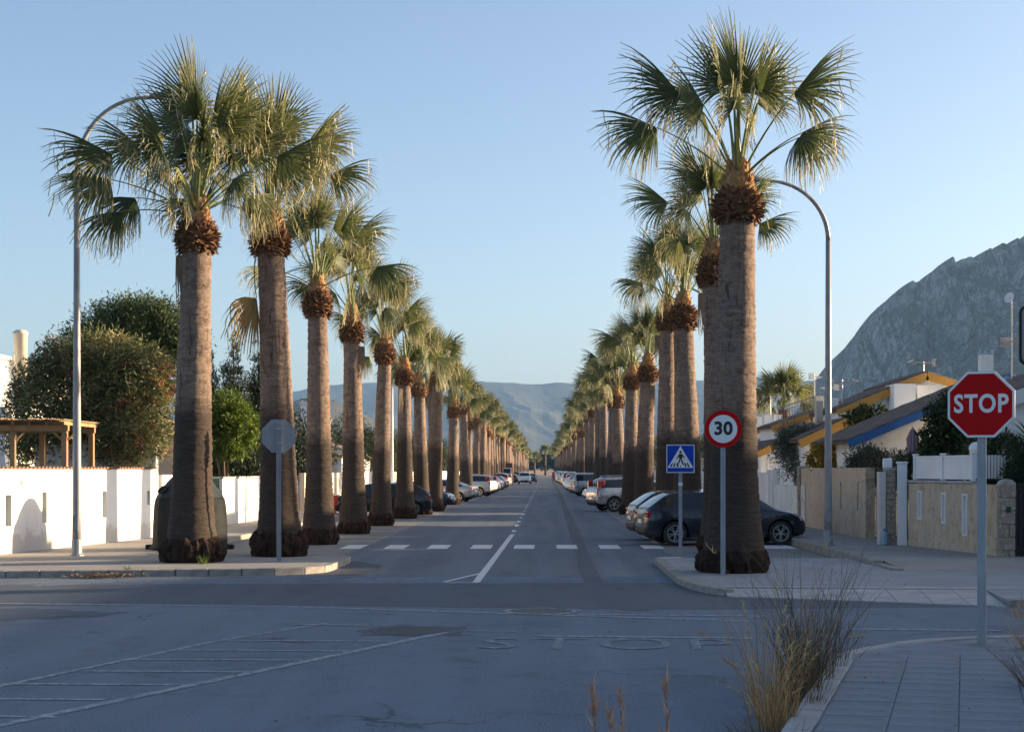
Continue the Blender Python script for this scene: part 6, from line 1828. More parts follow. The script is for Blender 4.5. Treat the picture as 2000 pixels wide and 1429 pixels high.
g = MB(); g.tube([(-0.16, 0, 1.93), (-0.16, 0, 2.06), (0, 0, 2.12), (0.16, 0, 2.06), (0.16, 0, 1.93)], 0.02, 6); g.build('lifting_ring', m_galv, dm)
for a in (-90, 90, 0, 180):
    ca, sa = math.cos(R(a)), math.sin(R(a)); Mx = Matrix.Rotation(R(a), 4, 'Z')
    g = MB(); g.bbox(0.90, 1.06, -0.11, 0.11, 0.0, 0.11, 0.012, M=Mx); g.build('foot', m_bell, t)
    g = MB(); Mh = Matrix.Rotation(R(a + 45), 4, 'Z') @ Matrix.Translation((0.76, 0, 1.44)) @ Matrix.Rotation(R(45), 4, 'Y')
    g.lathe([(0.13, -0.02), (0.13, 0.03), (0.10, 0.035), (0.10, 0.0)], 20, M=Mh, cap=False); g.lathe([(0.001, 0.001), (0.10, 0.001)], 20, M=Mh, cap=False); g.build('bottle_mouth', m_black, dm)
# litter bin
q = gp(655, 1003, 0.13)
m_bin = M('red_plastic', (0.50, 0.022, 0.018), (0.42, 0.02, 0.016), 0.45, 4)
t = thing('litter_bin', 'small red litter bin on a post between the palms', 'bin', (q[0], q[1], 0.13))
g = MB(); g.tube([(0, 0, 0), (0, 0, 0.42)], 0.045, 10); g.build('post', m_bin, t)
g = MB(); g.lathe([(0.08, 0.30), (0.13, 0.34), (0.165, 0.42), (0.17, 0.80), (0.15, 0.82)], 18); b_ = g.build('bucket', m_bin, t, smooth=True)
g = MB(); g.lathe([(0.172, 0.80), (0.178, 0.82), (0.172, 0.85), (0.15, 0.85)], 18, cap=False); g.build('rim', m_swhite, b_)
# water bottle
m, nt, p = newmat('bottle_plastic')
v = vecmap(nt); nt.links.new(ramp(nt, nz(nt, v, 6), [(0.3, (0.42, 0.62, 0.78)), (0.7, (0.52, 0.70, 0.84))]), p.inputs['Base Color'])
p.inputs['Roughness'].default_value = 0.15; p.inputs['Transmission Weight'].default_value = 0.55; p.inputs['IOR'].default_value = 1.3; m_bott = m
q = gp(1727, 1064, 0.2)
t = thing('water_bottle', 'large clear blue water bottle against the gate pillar', 'bottle', (q[0], q[1] - 0.02, 0.2))
pr = [(0.07, 0.0), (0.085, 0.012)]
for k_ in range(7): pr += [(0.088, 0.03 + k_ * 0.034), (0.080, 0.045 + k_ * 0.034)]
pr += [(0.086, 0.275), (0.070, 0.315), (0.032, 0.35), (0.024, 0.365)]
g = MB(); g.lathe(pr, 20); g.build('body', m_bott, t, smooth=True)
g = MB(); g.lathe([(0.027, 0.366), (0.027, 0.395), (0.02, 0.40)], 16); g.build('cap', m_sblue, t)
# closed parasol
m_mauve = M('mauve_cloth', (0.32, 0.22, 0.25), (0.22, 0.16, 0.19), 0.9, 6, stretch=(1, 1, 0.2))
t = thing('parasol', 'closed mauve garden parasol behind the white panel fence', 'parasol', (9.46, 42.0, 0.05))
g = MB(); g.tube([(0, 0, 0), (0, 0, 3.1)], 0.022, 8); g.build('pole', m_galv, t)
g = MB(); g.lathe([(0.02, 3.06), (0.06, 3.0), (0.13, 2.8), (0.12, 2.6), (0.15, 2.3), (0.17, 2.1), (0.10, 2.08)], 40, fn=lambda r, z, a: r * (1 + 0.28 * math.sin(a * 8 + z))); g.build('folded_canopy', m_mauve, t, smooth=True)
g = MB(); g.lathe([(0.30, 0.0), (0.30, 0.06), (0.06, 0.09), (0.05, 0.3)], 20); g.build('base', m_conc, t)
# white ball lamp seen above the fence
t = thing('globe_lamp', 'white garden globe lamp peeping over the panel fence', 'lamp', (9.83, 37.3, 0.05))
g = MB(); g.tube([(0, 0, 0), (0, 0, 2.35)], 0.03, 8); g.build('post', m_grey, t)
g = MB(); g.lathe([(0.02, 2.33)] + [(0.15 * math.sin(R(a)), 2.48 - 0.15 * math.cos(R(a))) for a in range(15, 180, 15)] + [(0.005, 2.63)], 20); g.build('globe', m_pvc, t, smooth=True)
# television aerials
m_al = M('aerial_metal', (0.62, 0.58, 0.52), (0.5, 0.47, 0.43), 0.4, 5, metal=0.5)
def aerial(label, base, h, rz, dish=False, size=1.0, yz=None):
    t = thing('television_aerial', label, 'aerial', base, rz)
    g = MB(); g.tube([(0, 0, 0), (0, 0, h)], 0.022, 6); g.build('mast', m_al, t)
    z = yz or h - 0.05
    g = MB(); g.tube([(-0.45 * size, 0, z), (0.62 * size, 0, z)], 0.014, 5); bo = g.build('boom', m_al, t)
    for k_ in range(9):
        x = (-0.30 + 0.11 * k_) * size; g = MB(); g.tube([(x, -0.15 * size, z), (x, 0.15 * size, z)], 0.008, 4); g.build('element', m_al, bo)
    for s in (-1, 1):
        g = MB()
        for j in range(3): g.tube([(-0.42 * size - 0.03 * j * 0, -0.15 * size, z + s * (0.03 + 0.045 * j) * size), (-0.36 * size - 0.03 * j, 0.15 * size, z + s * (0.03 + 0.045 * j) * size)], 0.012, 4)
        g.build('reflector', m_al, bo)
    g = MB(); g.tube([(0.35 * size, -0.08, z + 0.09), (0.62 * size, 0, z + 0.02), (0.72 * size, 0.0, z + 0.0), (0.62 * size, 0, z - 0.03), (0.35 * size, 0.08, z - 0.09)], 0.008, 4); g.build('loop', m_al, bo)
    if dish:
        g = MB(); Mx = Matrix.Translation((0.1, -0.1, h)) @ Matrix.Rotation(R(70), 4, 'X') @ Matrix.Rotation(R(25), 4, 'Y')
        g.lathe([(0.02, 0.0), (0.07, 0.008), (0.13, 0.03), (0.16, 0.05)], 24, M=Mx, cap=False); g.build('dish', m_pvc, t, smooth=True)
x, y, z = pt(1645, 800, 60.2); aerial('bent television aerial above the ochre verge near the lamp post', (x, y, 4.2), 1.15, R(15))
x, y, z = pt(1804, 740, 62); aerial('television aerial on the small gabled top storey', (x, y, 5.3), 0.85, R(200), size=1.1)
x, y, z = pt(1976, 745, 46); aerial('tall mast with a round dish and an aerial over the brown roof', (x, y, 4.3), 2.55, R(-80), True, 1.0, 1.35)
x, y, z = pt(1505, 800, 88); aerial('television aerial on the plain white chimneys', (x, y, 4.7), 1.3, R(10))
x, y, z = pt(1591, 790, 74); aerial('reddish lit aerial behind the balcony railing', (x, y, 4.4), 1.9, R(60))
x, y, z = pt(1622, 790, 76); aerial('small aerial behind the round lamp post over the balcony house', (x, y, 4.4), 1.5, R(120))
# ============================================================ parked and moving cars
def car_paint(name, c, metal=0.35):
    if name in MATS: return MATS[name]
    m, nt, p = newmat(name)
    v = vecmap(nt)
    nt.links.new(ramp(nt, nz(nt, v, 2.0, 5), [(0.3, c), (0.7, tuple(x * 0.86 for x in c))]), p.inputs['Base Color'])
    p.inputs['Metallic'].default_value = metal
    p.inputs['Roughness'].default_value = 0.32
    p.inputs['Coat Weight'].default_value = 0.8
    p.inputs['Coat Roughness'].default_value = 0.05
    # road dust dulls the lower panels
    d = nz(nt, v, 5.0, 5); nt.links.new(ramp(nt, d, [(0.35, 0.22), (0.7, 0.42)]), p.inputs['Roughness'])
    return m
m_tyre = M('tyre_rubber', (0.022, 0.022, 0.023), (0.035, 0.034, 0.033), 0.8, 12, bs=0.2)
m_rim = M('alloy_rim', (0.52, 0.53, 0.55), (0.42, 0.43, 0.45), 0.3, 6, metal=0.8)
m_well = M('wheel_well', (0.012, 0.012, 0.012), (0.02, 0.02, 0.02), 0.9, 6)
m_trim = M('black_trim', (0.022, 0.022, 0.024), (0.03, 0.03, 0.032), 0.55, 6)
m_tail = M('tail_lamp', (0.45, 0.010, 0.012), (0.35, 0.008, 0.010), 0.15, 8, spec=0.7, coat=0.6)
m_head = M('head_lamp', (0.55, 0.58, 0.60), (0.35, 0.37, 0.39), 0.12, 10, spec=0.8, coat=0.8)
m_chrome = M('chrome', (0.6, 0.6, 0.62), (0.5, 0.5, 0.52), 0.15, 4, metal=0.9)
TYPES = {   # stations: x, z low, z belt, z top, half width, half width of the roof
 'hatch': dict(L=4.5, wheel=0.325, ax=(-1.45, 1.48), st=[(-2.24, .36, .66, .70, .72, .60), (-2.22, .30, .84, .90, .80, .68), (-2.14, .25, .95, 1.03, .86, .68), (-1.98, .22, .985, 1.15, .885, .655), (-1.72, .2, .99, 1.34, .893, .61), (-1.58, .2, .99, 1.405, .895, .60), (-1.30, .2, .985, 1.445, .895, .595), (-.62, .2, .98, 1.47, .895, .595), (-.18, .2, .975, 1.478, .895, .595), (-.08, .2, .97, 1.478, .895, .595), (.42, .2, .96, 1.455, .895, .60), (.62, .2, .955, 1.42, .893, .61), (.86, .2, .95, 1.31, .892, .635), (1.28, .2, .94, 1.03, .89, .70), (1.40, .2, .93, .985, .888, .72), (1.75, .22, .87, .915, .875, .70), (2.02, .24, .77, .83, .83, .66), (2.18, .27, .64, .70, .74, .58), (2.25, .34, .52, .56, .62, .5)],
              side=((3, 6), (6, 8), (9, 12)), rear=(2, 5), front=(11, 13)),
 'suv': dict(L=4.62, wheel=0.36, ax=(-1.40, 1.42), st=[(-2.31, .45, .80, .86, .74, .60), (-2.28, .36, 1.0, 1.06, .84, .70), (-2.20, .31, 1.08, 1.20, .90, .72), (-2.05, .28, 1.10, 1.42, .93, .69), (-1.88, .27, 1.10, 1.60, .94, .645), (-1.70, .27, 1.10, 1.66, .94, .635), (-1.10, .27, 1.09, 1.70, .94, .63), (-.55, .27, 1.08, 1.715, .94, .63), (-.12, .27, 1.07, 1.715, .94, .63), (-.02, .27, 1.065, 1.715, .94, .63), (.45, .27, 1.06, 1.68, .94, .635), (.62, .27, 1.055, 1.63, .94, .645), (.85, .27, 1.05, 1.50, .94, .67), (1.25, .27, 1.04, 1.15, .935, .74), (1.38, .27, 1.03, 1.09, .93, .76), (1.80, .28, .97, 1.03, .91, .74), (2.08, .30, .88, .95, .86, .70), (2.24, .34, .72, .80, .78, .62), (2.31, .42, .58, .64, .66, .54)],
              side=((3, 6), (6, 8), (9, 12)), rear=(2, 5), front=(11, 13)),
 'sedan': dict(L=4.55, wheel=0.315, ax=(-1.38, 1.38), st=[(-2.27, .38, .70, .76, .72, .60), (-2.24, .30, .88, .95, .80, .68), (-2.10, .25, .96, 1.02, .85, .70), (-1.80, .22, .965, 1.03, .88, .70), (-1.62, .2, .965, 1.06, .885, .68), (-1.05, .2, .96, 1.36, .89, .61), (-.85, .2, .955, 1.415, .89, .595), (-.55, .2, .95, 1.435, .89, .59), (-.18, .2, .945, 1.445, .89, .59), (-.08, .2, .945, 1.445, .89, .59), (.38, .2, .94, 1.42, .89, .595), (.58, .2, .935, 1.37, .89, .605), (.82, .2, .93, 1.26, .888, .635), (1.25, .2, .92, 1.0, .885, .70), (1.38, .2, .91, .955, .88, .72), (1.75, .22, .85, .89, .865, .70), (2.02, .24, .75, .80, .82, .66), (2.20, .27, .62, .68, .74, .58), (2.27, .34, .5, .54, .62, .5)],
              side=((4, 7), (7, 8), (9, 12)), rear=(4, 6), front=(11, 13)),
 'van': dict(L=4.4, wheel=0.32, ax=(-1.32, 1.36), st=[(-2.20, .40, .80, .88, .78, .70), (-2.18, .30, 1.02, 1.10, .84, .76), (-2.14, .26, 1.08, 1.30, .88, .76), (-2.08, .24, 1.10, 1.62, .90, .74), (-2.0, .24, 1.10, 1.76, .905, .73), (-1.85, .24, 1.10, 1.80, .905, .73), (-1.10, .24, 1.09, 1.83, .905, .73), (-.55, .24, 1.08, 1.835, .905, .73), (-.05, .24, 1.07, 1.835, .905, .73), (.05, .24, 1.07, 1.835, .905, .73), (.60, .24, 1.05, 1.80, .905, .73), (.78, .24, 1.04, 1.74, .905, .735), (1.0, .24, 1.03, 1.58, .90, .74), (1.42, .24, 1.0, 1.12, .895, .76), (1.55, .24, .98, 1.05, .89, .76), (1.82, .25, .90, .96, .87, .73), (2.02, .27, .78, .85, .83, .68), (2.15, .30, .64, .70, .75, .6), (2.2, .36, .52, .58, .64, .52)],
              side=((4, 6), (6, 8), (9, 12)), rear=(2, 4), front=(11, 13)),
}
def ring(st):
    x, zl, zb, zt, w, wt = st
    T = zt - zb; wb = w * .955
    lerp = lambda a, b, t: a + (b - a) * t
    return [(0, zl), (w * .74, zl), (w * .955, zl + .10 * min(1, (zb - zl) / .5)), (w, lerp(zl, zb, .52)), (w * .99, zb - .06 * min(1, (zb - zl) / .5)), (wb, zb), (lerp(wb, wt, .14), zb + T * .12), (lerp(wb, wt, .80), zb + T * .80), (wt, zb + T * .93), (wt * .62, zt - T * .015), (0, zt)]
def split_by_material(me, mats, names):
    """separate the islands of every material: one mesh for the shell, one for each pane"""
    out = []
    for mi, nm in enumerate(names):
        bm = bmesh.new(); bm.from_mesh(me)
        bmesh.ops.delete(bm, geom=[f for f in bm.faces if f.material_index != mi], context='FACES')
        if not bm.faces: bm.free(); continue
        if nm in ('window', 'wheel_arch'):
            left = set(bm.faces)
            while left:
                f0 = left.pop(); isl = {f0}; st = [f0]
                while st:
                    f = st.pop()
                    for e in f.edges:
                        for f2 in e.link_faces:
                            if f2 in left: left.discard(f2); isl.add(f2); st.append(f2)
                idx = {}; vs, fs = [], []
                for f in isl:
                    r = []
                    for v_ in f.verts:
                        if v_ not in idx: idx[v_] = len(vs); vs.append(tuple(v_.co))
                        r.append(idx[v_])
                    fs.append(r)
                m2 = bpy.data.meshes.new(nm); m2.from_pydata(vs, [], fs); m2.materials.append(mats[mi])
                m2.polygons.foreach_set('use_smooth', [True] * len(fs)); out.append((nm, m2))
        else:
            m2 = bpy.data.meshes.new(nm)
            for f in bm.faces: f.material_index = 0; f.smooth = True
            for e in bm.edges:
                if e.is_manifold and e.calc_face_angle(0) > R(38): e.smooth = False
            bm.to_mesh(m2); m2.materials.append(mats[mi]); out.append((nm, m2))
        bm.free()
    return out
def make_shell(kind):
    T = TYPES[kind]; st = T['st']; rings = [ring(s) for s in st]
    nh = 11; g = MB()
    full = 2 * nh - 2
    for s, rg in zip(st, rings):
        for (y, z) in rg: g.v.append((s[0], y, z))
        for (y, z) in rg[-2:0:-1]: g.v.append((s[0], -y, z))
    def cls(i, j):
        jj = j if j < nh - 1 else 2 * nh - 3 - j        # mirrored band index 0..9
        if jj == 6 and any(a <= i < b for a, b in T['side']): return 1
        if jj >= 8 and T['rear'][0] <= i < T['rear'][1]: return 1
        if jj >= 8 and T['front'][0] <= i < T['front'][1]: return 1
        if jj <= 1: return 2
        return 0
    for i in range(len(st) - 1):
        for j in range(full):
            a, b = i * full + j, i * full + (j + 1) % full
            g.f.append((a, b, b + full, a + full)); g.m.append(cls(i, j))
    g.f.append(tuple(range(full))[::-1]); g.m.append(0)
    g.f.append(tuple(range((len(st) - 1) * full, len(st) * full))); g.m.append(0)
    me = g.mesh('shell_' + kind, [m_trim, m_glass, m_trim, m_well]); recalc(me)
    o = link('shell_' + kind, me); r = T['wheel'] + 0.055
    cut = MB()
    for ax in T['ax']:
        for s in (-1, 1):
            n = 28; vs = []
            for yy in (s * 0.60, s * 1.2):
                for k in range(n): vs.append((ax + r * math.cos(2 * PI * k / n), yy, T['wheel'] + 0.01 + r * math.sin(2 * PI * k / n)))
            cut.add(vs, [tuple(range(n)), tuple(range(n, 2 * n))] + [(k, (k + 1) % n, n + (k + 1) % n, n + k) for k in range(n)], 3)
    cm = cut.mesh('cut', [m_trim, m_glass, m_trim, m_well]); recalc(cm)
    co = link('cut', cm)
    md = o.modifiers.new('b', 'BOOLEAN'); md.operation = 'DIFFERENCE'; md.object = co; md.solver = 'EXACT'
    dg = bpy.context.evaluated_depsgraph_get(); dg.update()
    res = bpy.data.meshes.new_from_object(o.evaluated_get(dg))
    bpy.data.objects.remove(o); bpy.data.objects.remove(co)
    return split_by_material(res, [m_trim, m_glass, m_trim, m_well], ['body', 'window', 'underbody', 'wheel_arch'])
def wheel_meshes(r, spokes=10):
    g = MB(); w = 0.105
    prof = [(r * .66, -w * .8), (r * .9, -w), (r * .985, -w * .75), (r, -w * .3), (r, w * .3), (r * .985, w * .75), (r * .9, w), (r * .66, w * .8)]
    Mx = Matrix.Rotation(R(90), 4, 'X'); g.lathe(prof, 28, M=Mx, cap=False); ty = g.mesh('wheel', m_tyre, True)
    g = MB(); Mx = Matrix.Rotation(R(90), 4, 'X')
    g.lathe([(r * .68, -w * .78), (r * .70, -w * .86), (r * .63, -w * .84), (r * .61, -w * .3), (r * .60, w * .7)], 28, M=Mx, cap=False)
    g.lathe([(r * .01, -w * .72), (r * .13, -w * .70), (r * .15, -w * .45)], 16, M=Mx, cap=False)
    for k in range(spokes):
        a = 2 * PI * k / spokes + (0.13 if k % 2 else -0.13); ca, sa = math.cos(a), math.sin(a)
        Ms = Matrix.Rotation(R(90), 4, 'X') @ Matrix.Rotation(a, 4, 'Z'); g.bbox(r * .10, r * .655, -r * .035, r * .035, -w * .74, -w * .50, 0.004, M=Ms)
    rim = g.mesh('rim', m_rim)
    g = MB(); g.lathe([(0.01, -w * .30), (r * .60, -w * .28)], 24, M=Mx, cap=False); dk = g.mesh('brake_shadow', m_well)  # dark disc standing in for the shade behind the spokes
    return ty, rim, dk
SHELL, WHEEL = {}, {}
def car(name, label, kind, paint, x, y, rz, group=None, sx=1.0, cat='car', rails=False, z=0.008):
    if kind not in SHELL: SHELL[kind] = make_shell(kind); WHEEL[kind] = wheel_meshes(TYPES[kind]['wheel'])
    T = TYPES[kind]; t = thing(name, label, cat, (x, y, z), rz, group); st = T['st']
    for nm, me in SHELL[kind]:
        if nm == 'body': me = me.copy(); me.materials[0] = paint
        link(nm, me, t)
    ty, rim, dk = WHEEL[kind]; w0 = max(s[4] for s in st)
    for ax in T['ax']:
        for s in (-1, 1):
            wo = link('wheel', ty, t, (ax, s * (w0 - 0.115), T['wheel']), (0, 0, PI if s < 0 else 0))
            link('rim', rim, wo); link('spoke_shade', dk, wo)
    xr = st[1][0]; xf = st[-1][0]; wr = st[2][4]; zb = st[2][2]
    for s in (-1, 1):
        g = MB()
        if kind == 'suv':
            for a, b, c0, c1 in ((st[1][0] - .004, st[3][0] - .02, .80, 1.12), (st[2][0] - .006, st[4][0] - .03, 1.12, 1.5)):
                wl_ = .865 if c0 < 1 else .80
                g.bbox(a, b + 0.06, s * (wl_ - .10), s * (wl_ + .012 if c0 < 1 else wl_ - .0), c0, c1, 0.02)
            g2 = MB()
        elif kind == 'van': g.bbox(xr - .012, xr + .10, s * .72, s * .875, .78, 1.12, 0.02)
        else: g.bbox(xr - .006, xr + .20, s * .46, s * (wr - .005), zb - .20, zb - .03, 0.025)
        g.build('tail_lamp', m_tail, t)
        f = st[-3]
        g = MB(); g.bbox(f[0] - .18, f[0] + .09, s * (f[4] * .62), s * (f[4] - .015), f[2] - .13, f[2] + .0, 0.03); g.build('head_lamp', m_head, t)
        A_ = st[-7]
        mz = A_[2] + .05
        g = MB(); g.bbox(st[-8][0] + .05, st[-8][0] + .17, s * (w0 - .02), s * (w0 + .17), mz - .01, mz + .13, 0.035); g.build('mirror', paint, t)
        for hx in (-.42, .55):
            g = MB(); g.bbox(hx - .10, hx + .10, s * (w0 - .012), s * (w0 + .012), st[8][2] - .13, st[8][2] - .10, 0.008); g.build('door_handle', paint, t)
        if rails:
            g = MB(); zr = st[7][3]; g.tube([(-1.65, s * .60, zr - .05), (-1.5, s * .61, zr + .03), (0, s * .61, zr + .045), (.35, s * .61, zr + .0)], 0.018, 6); g.build('roof_rail', m_chrome, t)
        g = MB(); g.bbox(T['ax'][0] + T['wheel'] + .1, T['ax'][1] - T['wheel'] - .1, s * (w0 * .955 - .01), s * (w0 * .965 + .012), st[8][1] + .01, st[8][1] + .10, 0.01); g.build('sill_trim', m_trim, t)
    zp = st[1][2] - (.25 if kind in ('hatch', 'sedan') else .32)
    g = MB(); g.bbox(st[0][0] - .028, st[0][0] - .008, -.26, .26, zp, zp + .11, 0.003); g.build('number_plate', m_swhite, t)
    g = MB(); g.bbox(st[0][0] - .02, st[0][0] + .12, -st[0][4] * .92, st[0][4] * .92, st[0][1] - .03, st[0][1] + .13, 0.03); g.build('rear_bumper_trim', m_trim, t)
    g = MB(); g.bbox(xf - .08, xf + .012, -st[-1][4] * .8, st[-1][4] * .8, st[-1][1] - .02, st[-1][1] + .12, 0.02); g.build('grille', m_trim, t)
    g = MB(); g.bbox(xf - .02, xf + .022, -.26, .26, st[-1][1] + .13, st[-1][1] + .22, 0.003); g.build('number_plate', m_swhite, t)
    for yy in (-.5, .5):
        pass
    return t
c_black = car_paint('paint_black_blue', (0.010, 0.016, 0.030), 0.3)
c_black2 = car_paint('paint_black', (0.012, 0.012, 0.014), 0.2)
c_navy = car_paint('paint_navy', (0.012, 0.030, 0.070), 0.4)
c_silver = car_paint('paint_silver', (0.46, 0.46, 0.47), 0.6)
c_white = car_paint('paint_white', (0.74, 0.74, 0.74), 0.0)
c_pearl = car_paint('paint_pearl', (0.62, 0.61, 0.58), 0.2)
c_red = car_paint('paint_dark_red', (0.10, 0.012, 0.018), 0.3)
c_beige = car_paint('paint_beige', (0.36, 0.31, 0.25), 0.3)
c_grey = car_paint('paint_grey', (0.10, 0.105, 0.115), 0.5)
PK = 'cars parked in the avenue bays'
car('parked_car', 'glossy black hatchback parked behind the corner palm', 'hatch', c_black, 4.86, 45.15, R(8), PK)
car('parked_car', 'black car parked close beside the black hatchback', 'hatch', c_black2, 4.75, 48.3, R(7), PK)
car('parked_car', 'silver estate car with tall red tail lights parked tail to the road', 'suv', c_silver, 4.52, 81.2, R(17), PK, rails=True)
car('parked_car', 'white car parked nose towards the road past the silver estate', 'hatch', c_white, 4.75, 104.8, R(180 + 6), PK)
car('parked_van', 'silver people carrier with a tall tail parked past the white nose', 'van', c_silver, 4.25, 127.5, R(14), PK)
car('parked_car', 'white open looking small car parked past the silver people carrier', 'hatch', c_white, 4.15, 143, R(12), PK)
car('parked_car', 'black car parked nose out between the palms of the white wall row', 'hatch', c_black2, -7.2, 72.3, R(184), PK)
car('parked_car', 'dark blue car showing its sloping nose from the white wall side bays', 'sedan', c_navy, -6.95, 86.3, R(-6), PK)
car('parked_car', 'silver saloon parked tail to the road on the white wall side', 'sedan', c_silver, -6.55, 105.2, R(180 - 14), PK)
car('parked_car', 'white small crossover with dark glass parked tail to the road', 'suv', c_pearl, -5.95, 125.6, R(180 - 18), PK)
car('parked_car', 'white hatchback just past the white small crossover', 'hatch', c_white, -6.0, 139.5, R(180 - 16), PK)
car('parked_car', 'pale silver hatchback parked before the dark red car', 'hatch', c_silver, -6.0, 152, R(180 - 15), PK)
car('parked_car', 'dark red hatchback parked tail out on the white wall side', 'hatch', c_red, -5.9, 166, R(180 - 15), PK)
car('parked_car', 'beige car parked just past the dark red hatchback', 'suv', c_beige, -5.9, 180, R(180 - 15), PK)
rd = random.Random(21)
for k, yy in enumerate((158, 171, 186, 201, 217, 262, 284, 310, 338, 370)):
    car('parked_car', 'small distant car parked in the shaded bays far down the avenue', ['hatch', 'suv', 'sedan', 'van'][k % 4], [c_white, c_grey, c_silver, c_white, c_navy][k % 5], 4.3 + rd.uniform(-.2, .2), yy, R(12), 'distant cars on the shaded side')
for k, yy in enumerate((196, 258, 276, 298, 325, 352, 385)):
    car('parked_car', 'small distant car parked in the sunny bays far down the avenue', ['suv', 'hatch', 'sedan'][k % 3], [c_white, c_black2, c_silver, c_grey][k % 4], -6.1 + rd.uniform(-.2, .2), yy, R(168), 'distant cars on the sunny side')
car('moving_car', 'white off-road car driving towards the camera in the far lane', 'suv', c_white, -2.75, 236, R(-90), rails=True)
car('moving_car', 'black car following the white off-road car', 'hatch', c_black2, -2.0, 262, R(-90))
car('parked_van', 'white van beyond the two walkers', 'van', c_white, 4.0, 232, R(15))
# covered brown lorry at the left kerb
t = thing('box_lorry', 'dark brown box lorry parked beyond the beige car', 'lorry', (-5.3, 222, 0), R(-90))
m_lorry = M('lorry_brown', (0.11, 0.045, 0.035), (0.08, 0.035, 0.03), 0.6, 2)
g = MB(); g.bbox(-3.0, 1.2, -1.1, 1.1, 0.75, 2.95, 0.04); g.build('cargo_box', m_lorry, t)
g = MB(); g.prism([(1.25, -1.05), (2.9, -1.05), (3.0, -0.9), (3.0, 0.9), (2.9, 1.05), (1.25, 1.05)], 0.5, 1.5); g.prism([(1.25, -1.0), (2.6, -1.0), (2.6, 1.0), (1.25, 1.0)], 1.501, 2.3); cb = g.build('cab', c_white, t)
g = MB(); g.box(2.602, 2.63, -0.85, 0.85, 1.55, 2.2); g.build('windscreen', m_glass, cb)
ty, rim, dk = WHEEL['suv']
for ax in (-2.0, 2.1):
    for s in (-1, 1):
        wo = link('wheel', ty, t, (ax, s * 0.95, 0.43), (0, 0, PI if s < 0 else 0), 1.2); link('rim', rim, wo)
g = MB(); g.box(-2.95, 2.9, -0.5, 0.5, 0.42, 0.74); g.build('chassis', m_trim, t)

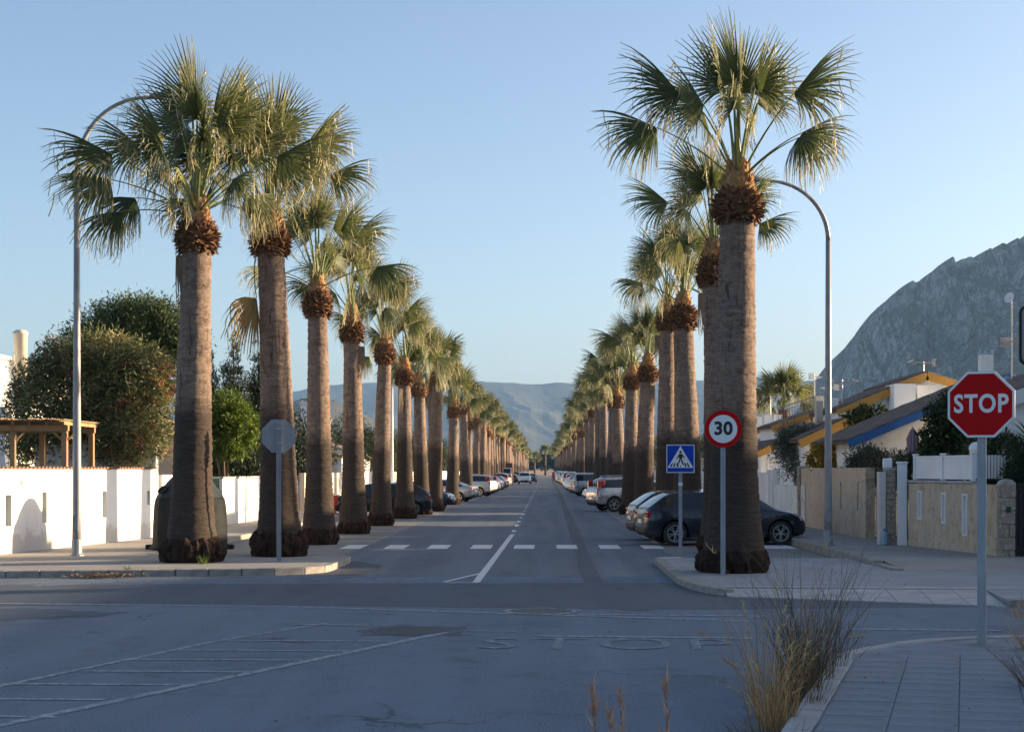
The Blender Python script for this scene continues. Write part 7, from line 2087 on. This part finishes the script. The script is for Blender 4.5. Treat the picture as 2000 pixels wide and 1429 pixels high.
# ============================================================ two walkers
m_skin = M('skin', (0.42, 0.25, 0.18), (0.36, 0.21, 0.15), 0.6, 9)
def person(label, x, y, top, legs, hair, facing, seed):
    """one continuous skinned body, jacket and trousers follow it as closed sleeves around the limbs"""
    t = thing('person', label, 'person', (x, y, 0.008), facing)
    J = {'pel': (0, 0, .93, .135), 'wai': (0, 0, 1.08, .125), 'che': (0, 0.01, 1.30, .150), 'nec': (0, .01, 1.46, .06), 'hea': (0, .03, 1.58, .085), 'top': (0, .02, 1.69, .075),
         'shl': (-.17, .01, 1.40, .07), 'ell': (-.235, .05, 1.13, .048), 'wrl': (-.235, -.10, .92, .035), 'hal': (-.235, -.15, .85, .035), 'shr': (.17, .01, 1.40, .07), 'elr': (.235, .03, 1.13, .048), 'wrr': (.235, .10, .91, .035), 'har': (.235, .13, .84, .035),
         'hil': (-.09, 0, .88, .105), 'knl': (-.10, -.14, .50, .068), 'anl': (-.10, .02, .10, .045), 'tol': (-.10, -.13, .03, .038), 'hir': (.09, 0, .88, .105), 'knr': (.10, .08, .49, .068), 'anr': (.10, .26, .14, .045), 'tor': (.10, .17, .03, .038)}
    E = [('pel', 'wai'), ('wai', 'che'), ('che', 'nec'), ('nec', 'hea'), ('hea', 'top'), ('che', 'shl'), ('shl', 'ell'), ('ell', 'wrl'), ('wrl', 'hal'), ('che', 'shr'), ('shr', 'elr'), ('elr', 'wrr'), ('wrr', 'har'), ('pel', 'hil'), ('hil', 'knl'), ('knl', 'anl'), ('anl', 'tol'), ('pel', 'hir'), ('hir', 'knr'), ('knr', 'anr'), ('anr', 'tor')]
    def skin(name, keys, grow, mat, sub=1):
        ks = [k for k in J if k in keys]; ix = {k: i for i, k in enumerate(ks)}
        me = bpy.data.meshes.new(name); me.from_pydata([J[k][:3] for k in ks], [(ix[a], ix[b]) for a, b in E if a in ix and b in ix], [])
        o = link(name, me); o.modifiers.new('s', 'SKIN'); sv = me.skin_vertices[0].data
        for k in ks: sv[ix[k]].radius = (J[k][3] + grow, J[k][3] * .85 + grow)
        sv[0].use_root = True
        sm = o.modifiers.new('u', 'SUBSURF'); sm.levels = sub; sm.render_levels = sub
        dg = bpy.context.evaluated_depsgraph_get(); dg.update()
        r = bpy.data.meshes.new_from_object(o.evaluated_get(dg)); bpy.data.objects.remove(o)
        r.materials.clear(); r.materials.append(mat); r.polygons.foreach_set('use_smooth', [True] * len(r.polygons))
        return link(name, r, t)
    skin('body', set(J), 0.0, m_skin, 2)
    skin('jacket', {'pel', 'wai', 'che', 'shl', 'ell', 'wrl', 'shr', 'elr', 'wrr'}, .028, top)
    skin('trousers', {'pel', 'hil', 'knl', 'anl', 'hir', 'knr', 'anr'}, .016, legs)
    g = MB(); g.lathe([(.03, 1.50), (.085, 1.54), (.105, 1.62), (.095, 1.70), (.05, 1.745), (.005, 1.755)], 14, cx=0, cy=.045); g.build('hair', hair, t, smooth=True)
    for k in ('tol', 'tor'):
        a = J[k]; g = MB(); g.bbox(a[0] - .05, a[0] + .05, a[1] - .11, a[1] + .17, 0.0, .09, .03); g.build('shoe', m_black, t)
m_pink = M('pink_jacket', (0.50, 0.03, 0.20), (0.42, 0.025, 0.17), 0.8, 5)
m_dcl = M('dark_cloth', (0.02, 0.021, 0.025), (0.03, 0.03, 0.035), 0.9, 5)
m_jean = M('denim', (0.05, 0.07, 0.12), (0.04, 0.055, 0.10), 0.9, 8)
m_hair = M('dark_hair', (0.03, 0.02, 0.015), (0.05, 0.035, 0.025), 0.6, 20)
person('walker in a bright pink jacket beside the parked cars', 1.5, 246, m_pink, m_dcl, m_hair, R(176), 1)
person('walker in dark clothes next to the pink jacket', 2.45, 240, m_dcl, m_jean, m_hair, R(182), 2)
# ============================================================ air
HAZE = 6.0e-5
m = bpy.data.materials.new('haze_air'); m.use_nodes = True
nt = m.node_tree; nt.nodes.remove(nt.nodes['Principled BSDF'])
pv = nt.nodes.new('ShaderNodeVolumePrincipled')
pv.inputs['Color'].default_value = (0.34, 0.60, 1.0, 1)
pv.inputs['Density'].default_value = HAZE
pv.inputs['Anisotropy'].default_value = 0.0
nt.links.new(pv.outputs[0], nt.nodes['Material Output'].inputs['Volume'])
g = MB(); g.box(-9300, 9300, -3300, 9800, -1.2, 470)
o = g.build('haze', m); recalc(o.data)
struct(o, 'stuff')
